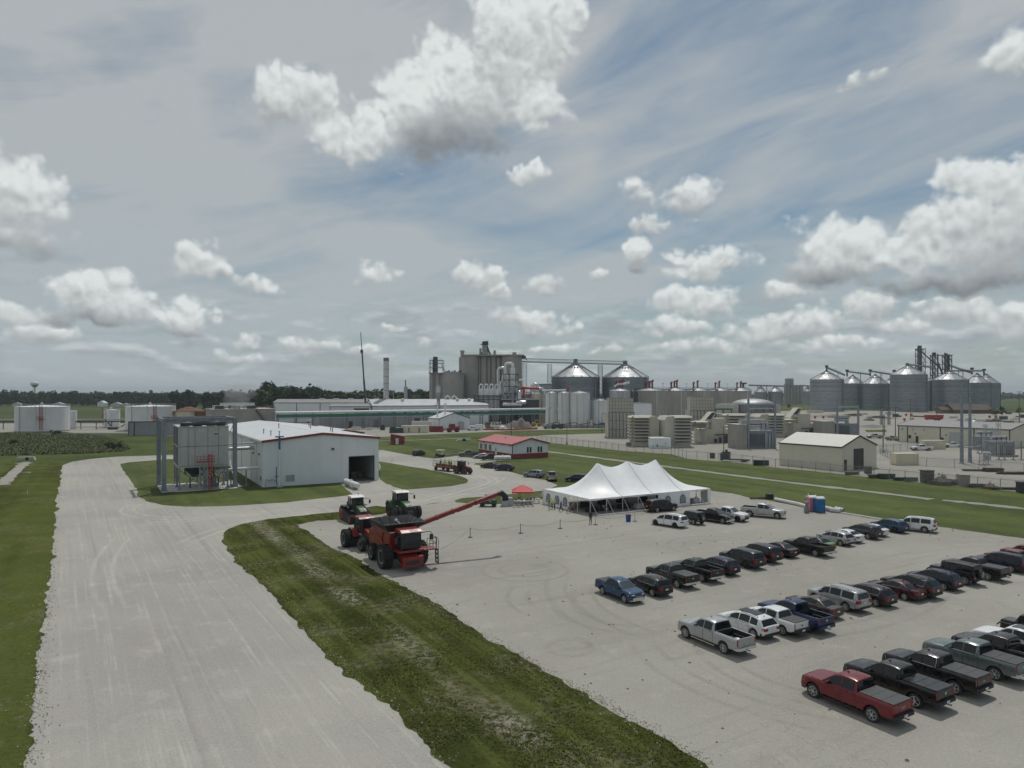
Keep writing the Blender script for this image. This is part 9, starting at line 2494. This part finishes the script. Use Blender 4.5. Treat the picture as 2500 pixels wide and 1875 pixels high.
# what stands in the tent
mk('table_cloth',(.02,.022,.026),.85);mk('white_cloth',(.6,.61,.62),.8)
def tloc(u,v):return uv(To,u*math.cos(A-SITE)-v*math.sin(A-SITE),u*math.sin(A-SITE)+v*math.cos(A-SITE))
def table(label,u,v,L,W,mat,rz=0,group='tables in the tent',round_=False):
 x,y=tloc(u,v);t=thing('tent_table',label,'table',(x,y),A+rz,group)
 b=MB()
 if round_:b.lathe([(.78,0.0),(.74,.40),(.76,.74),(.02,.76)],(0,0,0.02),16)
 else:b.prism([(-L/2-.06,-W/2-.06),(L/2+.06,-W/2-.06),(L/2+.06,W/2+.06),(-L/2-.06,W/2+.06)],.06,.75)
 b.build('cloth',M[mat],t)
 b=MB()
 for sx in(-1,1):
  for sy_ in(-1,1):b.beam((sx*L*.42,sy_*W*.38,0),(sx*L*.42,sy_*W*.38,.1),.05)
 b.build('leg',M['steel_dark'],t);return t
tw=['nearest the open corner','second from the open corner','third from the open corner','fourth along the open side']
for i,u in enumerate((2.2,5.0,8.4)):table('black clothed table behind the open tent side, '+tw[i],u,2.6,1.9,.8,'table_cloth',group='black clothed tables')
table('white clothed serving table inside the tent near the black suv',11.3,1.6,2.6,.8,'white_cloth')
for i,(u,v)in enumerate(((4,7),(8,8),(12,8),(16,7),(20,8))):table(['round black table far inside the tent, first from left','round black table far inside the tent, second from left','round black table in the middle of the tent','round black table far inside the tent, second from right','round black table far inside the tent, first from right'][i],u,v,1.2,1.2,'table_cloth',0,'round tables in the tent',True)
table('white clothed table by the open right end of the tent',22.6,1.6,1.2,.8,'white_cloth');table('white clothed table left of the one at the tent end',20.9,2.2,.9,.8,'white_cloth')
def fchair(label,x,y,rz,mat='white_paint',group='folding chairs'):
 t=thing('folding_chair',label,'chair',(x,y),rz,group)
 b=MB();b.box(-.2,-.21,.43,.22,.21,.46);b.build('seat',M[mat],t)
 b=MB();b.box(-.30,-.21,.68,-.27,.21,.90);b.build('backrest',M[mat],t)
 for sg in(1,-1):b=MB();b.beam((.22,sg*.22,0),(-.30,sg*.22,.90),.035);b.beam((-.26,sg*.20,0),(.2,sg*.20,.45),.035);b.build('leg',M[mat],t)
x,y=gp(1477,1249);fchair('white folding chair at the open side of the tent, left of two',x,y+.3,.4);x,y=gp(1483,1247.5);fchair('white folding chair at the open side of the tent, right of two',x,y+.2,-.2)
for i,(u,v)in enumerate(((20.4,1.2),(21.6,2.4),(23.3,2.0))):
 x,y=tloc(u,v);fchair(['black chair by the tent end, left','black chair by the tent end, middle','black chair by the tent end, right'][i],x,y,i*1.5,'black_plastic','black chairs at the tent end')
 person(['dark dressed person sitting at the tent end, left','dark dressed person sitting at the tent end, middle','dark dressed person sitting at the tent end, right'][i],x,y,0,i*1.5,'sit',['shirt_dark','shirt_grey','cloth_black'][i],'denim',None,1.75,'people seated in the tent')
 # ------------------------------------------------------------------ red canopy corner
cx,cy_=gp(1276,1233)
t=thing('red_canopy','bright red pop up canopy left of the white tent','canopy',(cx,cy_+2.6),.0)
mk('canopy_red',(.50,.03,.035),.6)
b=MB();w=1.75;b.add([(-w,-w,2.0),(w,-w,2.0),(w,w,2.0),(-w,w,2.0),(0,0,3.0),(-w,-w,1.78),(w,-w,1.78),(w,w,1.78),(-w,w,1.78)],[(0,1,4),(1,2,4),(2,3,4),(3,0,4),(5,6,1,0),(6,7,2,1),(7,8,3,2),(8,5,0,3)]);b.build('top',M['canopy_red'],t)
for sx in(-1,1):
 for sy_ in(-1,1):b=MB();b.beam((sx*1.68,sy_*1.68,0),(sx*1.68,sy_*1.68,1.95),.05);b.build('leg',M['galv'],t)
for i,(p,q)in enumerate(((1268,1234),(1288,1232),(1305,1229))):
 x,y=gp(p,q);t=thing('folding_table',['folding table under the red canopy, left of three','folding table under the red canopy, middle of three','white folding table right of the red canopy'][i],'table',(x,y),.1*i,'folding tables by the canopy')
 b=MB();b.box(-.9,-.38,.72,.9,.38,.76);b.build('table_top',M['pale_box'],t)
 for sx in(-.75,.75):b=MB();b.beam((sx,-.33,0),(sx,-.33,.72),.04);b.beam((sx,.33,0),(sx,.33,.72),.04);b.build('leg',M['steel_dark'],t)
 for j in range(3):
  b=MB();b.box(-.12,-.1,0,.12,.1,.2+.06*j)if j%2 else b.cyl((0,0,0),.09,.28,8)
  tag(b.build('table_item',M[['shirt_blue','pale_box','steel_dark'][(i+j)%3]],None,loc=(x-.55+j*.5,y,.76)),['small blue','small pale','small dark'][(i+j)%3]+' item on the '+['left','middle','right'][i]+' folding table, '+['left side','centre','right side'][j],'box','things on the folding tables')
for i,(p,q)in enumerate(((1232,1236),(1243,1235))):
 x,y=gp(p,q);t=thing('pallet_stack',['grey crate stack left of the red canopy, left one','grey crate stack left of the red canopy, right one'][i],'crate stack',(x,y),.15,'grey crate stacks');
 for k in range(4):b=MB();b.box(-.55,-.5,k*.34,.55,.5,k*.34+.27);b.box(-.5,-.45,k*.34+.27,.5,.45,k*.34+.335);b.build('crate',M['galv'],t)
for i in range(5):
 x,y=gp(1256+i*11,1239-i*.6);fchair('dark folding chair before the canopy tables, '+['first','second','third','fourth','fifth'][i]+' from the left',x,y,PI/2+.3*i,'steel_grey','dark folding chairs by the canopy')
for i,(p,q)in enumerate(((1333,1226),(1345,1226))):
 x,y=gp(p,q);t=thing('notice_board',['blank white notice board before the tent corner, left','blank white notice board before the tent corner, right'][i],'board',(x,y),-.1,'white notice boards');b=MB();b.box(-.7,-.02,1.0,.7,.02,1.75);b.build('board',M['white_paint'],t)
 for s_ in(-.6,.6):b=MB();b.beam((s_,0,0),(s_,0,1.0),.04);b.build('leg',M['galv'],t)
 # utility cart under the auger
x,y=gp(1192,1238);t=thing('utility_cart','dark small utility cart with roll cage under the auger end','utility cart',(x,y+.6),-.1)
b=MB();b.box(-1.4,-.65,.45,1.3,.65,.85);b.prism([(.6,.85),(1.3,.85),(1.2,1.1),(.6,1.15)],-.6,.6,0,'y');b.build('body',M['dark_green'],t)
b=MB();b.box(-1.4,-.65,.85,-.5,.65,1.1);b.build('cargo_bed',M['machine_dark'],t)
b=MB();b.box(-.2,-.6,.85,.25,.6,1.0);b.box(-.3,-.6,.9,-.2,.6,1.4);b.build('seat',M['black_plastic'],t)
b=MB()
for sg in(1,-1):b.tube([(.6,sg*.6,1.1),(.35,sg*.58,1.9),(-.4,sg*.58,1.9),(-.5,sg*.6,1.0)],.03,6)
b.build('roll_cage',M['black_plastic'],t)
for xx in(-.95,.95):
 for yy in(-.62,.62):b=MB();b.lathe([(.15,-.13),(.33,-.14),(.33,.14),(.15,.13)],(0,0,0),14,0,'y');w=b.build('wheel',M['rubber'],t,loc=(xx,yy,.33));b=MB();b.lathe([(.16,-.12),(.16,.12)],(0,0,0),8,0,'y');b.build('rim',M['steel_grey'],w)
 # golf cart
x,y=gp(1074,1116);t=thing('golf_cart','golf cart with cream roof parked on the lawn edge','golf cart',(x,y),PI-.2)
b=MB();b.box(-1.3,-.6,.35,1.2,.6,.8);b.prism([(.7,.8),(1.2,.8),(1.1,1.05),(.75,1.1)],-.6,.6,0,'y');b.build('body',M['machine_dark'],t)
b=MB();b.box(-.9,-.6,.8,-.3,.6,.95);b.box(-1.0,-.6,.8,-.88,.6,1.4);b.build('seat',M['tan_box'],t)
b=MB();b.box(-1.3,-.68,1.95,1.05,.68,2.06);b.build('roof',M['tan_box'],t)
b=MB()
for xx in(-1.15,.95):
 for yy in(-.6,.6):b.beam((xx,yy,.8),(xx*.95,yy,1.96),.05)
b.build('roof_post',M['galv'],t)
for xx in(-.85,.85):
 for yy in(-.58,.58):b=MB();b.lathe([(.25,-.1),(.25,.1)],(xx,yy,.25),12,0,'y');b.build('wheel',M['rubber'],t)
x0_,y0_=gp(1065,1117);x1_,y1_=gp(1114,1110);b=MB();b.box(0,-.1,0,math.hypot(x1_-x0_,y1_-y0_),.1,.35);tag(b.build('curb',M['concrete'],None,loc=(x0_,y0_,0),rz=math.atan2(y1_-y0_,x1_-x0_)),'grey curb beside the golf cart','curb')
# ------------------------------------------------------------------ toilets, barrels, pipes
mk('toilet_pink',(.55,.20,.26),.5);mk('toilet_blue',(.01,.13,.34),.45)
def toilet(label,px_,py_,mat):
 x,y=gp(px_,py_);t=thing('portable_toilet',label,'toilet',(x,y+.6),A-.35,'portable toilets')
 b=MB();b.box(-.58,-.58,.08,.58,.58,2.1);b.build('cabin',M[mat],t)
 b=MB();b.box(-.45,-.61,.15,.38,-.575,1.95);d_=b.build('door',M[mat],t);b=MB();b.box(.25,-.64,1.0,.33,-.605,1.12);b.build('handle',M['galv'],d_)
 b=MB()
 for q in(-.58,.58):
  for r_ in(-.58,.58):b.beam((q,r_,.05),(q,r_,2.1),.09)
 b.build('corner_post',M[mat],t)
 b=MB();b.prism([(-.64,2.1),(.64,2.1),(.5,2.3),(0,2.42),(-.5,2.3)],-.64,.64,0,'x');b.build('roof',M['white_paint'],t)
 b=MB();b.box(-.65,-.65,0,.65,.65,.08);b.build('skid',M['black_plastic'],t);b=MB();b.cyl((-.3,.4,2.2),.05,.5,6);b.build('vent_pipe',M['white_paint'],t)
toilet('pink portable toilet with white roof, left of the blue one',1985,1249,'toilet_pink');toilet('blue portable toilet with white roof, right of the pink one',2004,1252,'toilet_blue')
x,y=gp(1971,1253);t=thing('hand_wash_stand','dark grey hand wash stand left of the pink toilet','wash stand',(x,y+.3),.2)
b=MB();b.lathe([(.38,0),(.36,.9),(.28,.95),(.24,1.2)],(0,0,0),12);b.build('basin',M['galv_dark'],t);b=MB();b.box(-.1,-.1,1.2,.1,.1,1.5);b.lathe([(.36,1.5),(.36,1.65),(.3,1.72)],(0,0,0),12);b.build('lid',M['galv_dark'],t)
def pipe_(label,a,c,r,mat='pale_box',ends=True):
 ax,ay=gp(*a);bx,by_=gp(*c);t=thing('culvert_pipe',label,'pipe',(ax,ay),math.atan2(by_-ay,bx-ax),'pale pipes along the lot edge');L=math.hypot(bx-ax,by_-ay)
 b=MB();n=16
 b.lathe([(r,0),(r,L)],(0,0,r),n,0,'x',close=False);b.lathe([(r*.86,0),(r*.86,L)],(0,0,r),n,0,'x',close=False);b.lathe([(r*.86,0),(r,0)],(0,0,r),n,0,'x',close=False);b.lathe([(r*.86,L),(r,L)],(0,0,r),n,0,'x',close=False);b.build('pipe',M[mat],t,50)
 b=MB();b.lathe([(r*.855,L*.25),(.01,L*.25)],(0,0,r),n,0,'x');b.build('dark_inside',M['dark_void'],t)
pipe_('long pale pipe lying between the silver pickup and the toilets',(1893,1223),(1958,1237),.30);pipe_('pale pipe end disappearing behind the pink toilet',(1950,1235),(1978,1243),.28)
pipe_('large pale pipe right of the blue toilet, first',(2012,1246),(2031,1250),.38);pipe_('pale pipe right of the blue toilet, second',(2026,1250),(2052,1252.5),.36);pipe_('pale pipe right of the blue toilet, third and behind',(2040,1246),(2060,1250),.30)
ax,ay=gp(2056,1254);bx,by_=gp(2152,1270);b=MB();L=math.hypot(bx-ax,by_-ay);b.box(0,-.15,0,L,.15,.22)
tag(b.build('parking_beam',M['pale_box'],None,loc=(ax,ay,0),rz=math.atan2(by_-ay,bx-ax)),'long pale beam lying along the lot edge right of the toilets','beam')
x,y=gp(1865,1219);t=thing('black_hitch','black steel implement lying on the lot edge behind the silver pickup','implement',(x,y),.2)
b=MB();b.beam((-2.6,0,.25),(1.2,0,.25),.25);b.build('beam',M['black_plastic'],t);b=MB();b.box(.6,-.4,0,1.6,.4,.9);b.lathe([(.4,0),(.4,.3)],(1.1,.5,.4),10,0,'y');b.build('frame',M['black_plastic'],t)
x,y=gp(1534,1273);t=thing('trash_barrel','blue trash barrel with black liner beside a barrier post','barrel',(x,y),0)
b=MB();b.lathe([(.30,0),(.36,.25),(.36,.8),(.34,.95)],(0,0,0),16);b.build('barrel',M['shirt_blue'],t,40);b=MB();b.lathe([(.385,.72),(.39,.98),(.30,1.0),(.28,.7)],(0,0,0),16,close=False);b.build('liner',M['black_plastic'],t)
# barrier posts and tape
posts=[(1148,1312),(1271,1302),(1367.6,1290.6),(1454,1281),(1550,1272.7)]
GPB='green barrier posts with yellow tape';pw=[]
for i,(p,q)in enumerate(posts):
 x,y=gp(p,q);pw.append((x,y));t=thing('barrier_post',['green barrier post nearest the combine','green barrier post second from the combine','green barrier post in the middle of the tape line','pale barrier post beside the standing person','barrier post right of the blue barrel'][i],'post',(x,y),0,GPB)
 b=MB();b.tube([(0,0,.04),(0,0,1.25)],.045,8);b.build('post',M['green_pipe' if i<3 else 'galv'],t);b=MB();b.cyl((0,0,0),.32,.05,14);b.build('base',M['black_plastic'],t)
mk('tape_yellow',(.50,.48,.20),.6)
tp=[(Cc[0]+2.3,Cc[1]-.2)]+pw
tn=['from the combine to the first post','between the first and the second post','between the second and the middle post','from the middle post to the standing person','behind the standing person to the barrel']
for i in range(len(tp)-1):
 a,c=tp[i],tp[i+1];b=MB();n=16;vs=[]
 for k in range(n+1):
  f=k/n;z=1.12-.42*4*f*(1-f);tw_=.5+.5*math.sin(k*1.7+i);vs+=[(a[0]+(c[0]-a[0])*f,a[1]+(c[1]-a[1])*f,z-.022),(a[0]+(c[0]-a[0])*f+.02,a[1]+(c[1]-a[1])*f+.03*tw_,z+.022)]
 b.add(vs,[(2*k,2*k+2,2*k+3,2*k+1)for k in range(n)]);tag(b.build('caution_tape',M['tape_yellow']),'yellow caution tape sagging '+tn[i],'tape','caution tape')
a,c=gp(1557,1255),gp(1665,1243);b=MB();b.beam((*a,.5),(*c,.55),.10,.04);tag(b.build('caution_tape',M['tape_yellow']),'yellow caution tape in front of the black suv by the tent','tape','caution tape')
# ------------------------------------------------------------------ trees
def leaf_build(c1,c2):
 def f(g,b,c):
  n=g.n.new('ShaderNodeNewGeometry');oi=g.n.new('ShaderNodeObjectInfo')
  k=g.math('ADD',g.math('MULTIPLY',n.outputs['Random Per Island'],.6),g.math('MULTIPLY',oi.outputs['Random'],.5))
  g.l.new(g.mix(k,c1,c2),b.inputs['Base Color'])
 return f
mk('leaves',(.03,.06,.015),.8,spec=.15,build=leaf_build((.016,.032,.012),(.040,.066,.021)))
mk('leaves_pale',(.05,.08,.025),.8,spec=.15,build=leaf_build((.030,.052,.018),(.070,.098,.030)))
def crown_mesh(seed,n=420,h=14.0,w=7.0,blobs=9,mat='leaves'):
 rng=np.random.default_rng(seed)
 c=np.column_stack([rng.normal(0,w*.42,blobs),rng.normal(0,w*.42,blobs),h*rng.uniform(.20,.86,blobs)]);r=rng.uniform(.26,.46,blobs)*w
 c[0]=(0,0,h*.60);c[1]=(w*.25,0,h*.25);c[2]=(-w*.25,.1,h*.28);r[0]=w*.62
 k=rng.integers(0,blobs,n);d=rng.normal(0,1,(n,3));d /= np.linalg.norm(d,axis=1)[:,None];d[:,2]=d[:,2]*.85+.1
 p=c[k]+d*(r[k]*rng.uniform(.72,1.05,n))[:,None]
 s=rng.uniform(.45,1.15,n)[:,None]*w*.105
 t1=np.cross(d,rng.normal(0,1,(n,3)));t1 /= np.linalg.norm(t1,axis=1)[:,None]+1e-9;t2=np.cross(d,t1)
 tilt=rng.normal(0,.45,(n,1));q=np.stack([p-t1*s-t2*s*.6,p+t1*s-t2*s*.7+d*s*tilt,p+t1*s*.8+t2*s,p-t1*s*.9+t2*s*.8-d*s*tilt],1).reshape(-1,3)
 me=bpy.data.meshes.new('crown');me.from_pydata(q.tolist(),[],[(4*i,4*i+1,4*i+2,4*i+3)for i in range(n)]);me.materials.append(M[mat])
 return me
CROWNS=[crown_mesh(100+i,420,14,7.2+.5*(i%3),9)for i in range(6)]+[crown_mesh(200+i,420,13,7.5,9,'leaves_pale')for i in range(2)]
b=MB();b.tube([(0,0,0),(.1,0,3.5),(.25,.1,7.5)],[.45,.34,.2],7);b.tube([(.1,0,3.6),(1.6,.4,7)],[.2,.1],5);b.tube([(.12,0,4.2),(-1.5,-.5,7.6)],[.18,.1],5)
TRUNK=hidden_mesh(b,'trunk',M['bark'],40)
rt=random.Random(77)
NT_=[0]
def tree(x,y,s,label,group,sx=None):
 t=thing('leafy_tree',label,'tree',(x,y),rt.uniform(0,6.28),group);t.scale=(sx or s,sx or s,s)
 i=rt.randrange(len(CROWNS));c=share(CROWNS[i],'crown',t);share(TRUNK,'trunk',t);NT_[0]+=1;return t
 # the far belt on the left, the nearer wood in the middle, hedgerow clumps on the right
for k in range(74):
 p=-60+k*10.6+rt.uniform(-5,5);row=k%2;y=(960 if row==0 else 1080)+rt.uniform(-25,25)
 tree(xat(p,y),y,rt.uniform(1.25,1.55),'round dark tree in the long far tree belt behind the white tanks','trees of the far belt',rt.uniform(1.1,1.6))
for k in range(74):
 p=-60+k*10.6+rt.uniform(-5,5);y=1000+rt.uniform(-50,30)
 tree(xat(p,y),y,rt.uniform(1.1,1.4),'round dark tree in the long far tree belt behind the white tanks','trees of the far belt',rt.uniform(1.2,1.7))
for k in range(64):
 p=632+rt.random()*425;y=rt.uniform(560,720);tall=1.0-.30*max(0,(p-770)/280)
 f=1.80 if p<770 else 1.42+.06*math.sin(p*.05)
 tree(xat(p,y),y,f*rt.uniform(.86,1.06)*(y/620)**.35,'tall dense tree in the wood behind the grey warehouse','trees of the wood behind the warehouse',rt.uniform(1.5,2.1))
for k in range(10):
 p=432+k*22+rt.uniform(-6,6);y=rt.uniform(640,760);tree(xat(p,y),y,rt.uniform(1.35,1.6),'tall dense tree in the wood behind the grey warehouse','trees of the wood behind the warehouse',rt.uniform(1.1,1.5))
for(p,q,s,l)in((2425,1014,.42,'small dark tree right of the brown house, left of two'),(2446,1014,.48,'small dark tree right of the brown house, right of two'),(1925,996,.32,'round bush below the distant concrete elevator'),(2487,1009,.40,'small tree at the right edge of the far yard')):
 x,y=gp(p,q);tree(x,y,s,l,'small trees of the far yard',s*1.1)
def bush(x,y,s,label):
 t=thing('shrub',label,'shrub',(x,y),rt.uniform(0,6),'shrubs by the reeds');c=share(CROWNS[rt.choice((0,1,6,7))],'foliage',t,(0,0,-.28*14*s));c.scale=(s*1.2,s*1.2,s)
x,y=gp(142,1062);bush(x,y,.24,'round shrub at the foot of the widest white tank');x,y=gp(270,1096);bush(x,y,.26,'bushy shrub at the right end of the reed bed');x,y=gp(290,1098);bush(x,y,.2,'low shrub before the right end of the reed bed')
x,y=gp(30,1085);bush(x,y,.2,'dark shrub in the middle of the reed bed')
# trees too far off to tell apart
def far_wood(name,x0,x1,y,h,seed,n):
 rng=np.random.default_rng(seed);X=rng.uniform(x0,x1,n);Y=y+rng.uniform(-40,160,n)
 hh=h*(.72+.28*np.sin(X*.011+seed)*np.sin(X*.037+1))*rng.uniform(.75,1.05,n)
 P=[];F=[]
 for i in range(n):
  s=rng.uniform(4,8);zz=rng.uniform(.15,1)**.7*hh[i];a=rng.uniform(0,3.14);c,d=math.cos(a)*s,math.sin(a)*s;k=len(P)
  P+=[(X[i]-c,Y[i]-d,zz-s*.6),(X[i]+c,Y[i]+d,zz-s*.5),(X[i]+c*.7,Y[i]+d*.7,zz+s*.4),(X[i]-c*.6,Y[i]-d*.6,zz+s*.5)];F.append((k,k+1,k+2,k+3))
 me=bpy.data.meshes.new(name);me.from_pydata(P,[],F);me.materials.append(M['leaves']);o=bpy.data.objects.new(name,me);COL.objects.link(o);tag(o,kind='stuff')
far_wood('distant_woods',-1500,200,1500,15,3,2600)
far_wood('distant_woods',-200,2400,2300,17,5,3200)
far_wood('distant_woods',1000,3200,1700,10,8,900)
for i,(p,q,w_,h_)in enumerate(((246,981,9,7),(282,977,12,5),(140,980,14,5),(305,978,8,4),(40,979,10,5))):
 y=905;t=thing('far_house',['white gabled house at the foot of the far tree belt','pale low house right of the white gabled one','pale house below the water tower','small pale house at the right of the far tree belt','pale house at the left edge of the far tree belt'][i],'house',(xat(p,y),y),.1*i,'far houses by the tree belt')
 b=MB();b.prism([(-w_/2,0),(w_/2,0),(w_/2,h_*.6),(0,h_),(-w_/2,h_*.6)],0,8,0,'y');b.build('wall',M['white_wall' if i==0 else 'pale_box'],t)
 b=MB();b.prism([(-w_/2-.4,h_*.6-.2),(0,h_),(w_/2+.4,h_*.6-.2),(w_/2+.4,h_*.6),(0,h_+.3),(-w_/2-.4,h_*.6)],-.3,8.3,0,'y');b.build('roof',M['galv' if i else 'white_roof'],t)
 # ------------------------------------------------------------------ steam over the cooling tower
def volume_mat(name,dens,col,noise=None):
 m=bpy.data.materials.new(name);m.use_nodes=True;g=G(m.node_tree)
 for n in list(g.n):g.n.remove(n)
 o=g.n.new('ShaderNodeOutputMaterial');v=g.n.new('ShaderNodeVolumePrincipled');v.inputs['Color'].default_value=(*col,1);v.inputs['Density'].default_value=dens;v.inputs['Anisotropy'].default_value=.2
 g.l.new(v.outputs[0],o.inputs['Volume']);return m
M['haze']=volume_mat('haze',.00012,(.74,.82,.90))
M['steam']=volume_mat('steam',.055,(.9,.9,.9))
rs=np.random.default_rng(9)
t=thing('steam_plume','pale steam drifting from the cooling tower block','steam',(xat(575,335),336,0),0);t['kind']='stuff'
for(x,z,r)in((0,16,5.5),):
 b=MB();n=20;vs=[]
 for j in range(13):
  f=j/12
  for k in range(n):
   a=2*PI*k/n;rr=(3+5*f)*(1+.12*math.sin(3*a+j)+.1*rs.normal())*(.15 if j in(0,12)else 1)
   vs.append((rr*1.25*math.cos(a)+f*2,rr*.8*math.sin(a),9.8+f*13))
 b.add(vs,[(j*n+k,j*n+(k+1)%n,(j+1)*n+(k+1)%n,(j+1)*n+k)for j in range(12)for k in range(n)]+[tuple(range(n))[::-1],tuple(range(12*n,13*n))]);b.build('plume',M['steam'],t)
 # the air itself
HB=MB();HB.box(-9600,-700,-1.2,9600,11000,78);tag(HB.build('haze',M['haze']),kind='stuff')
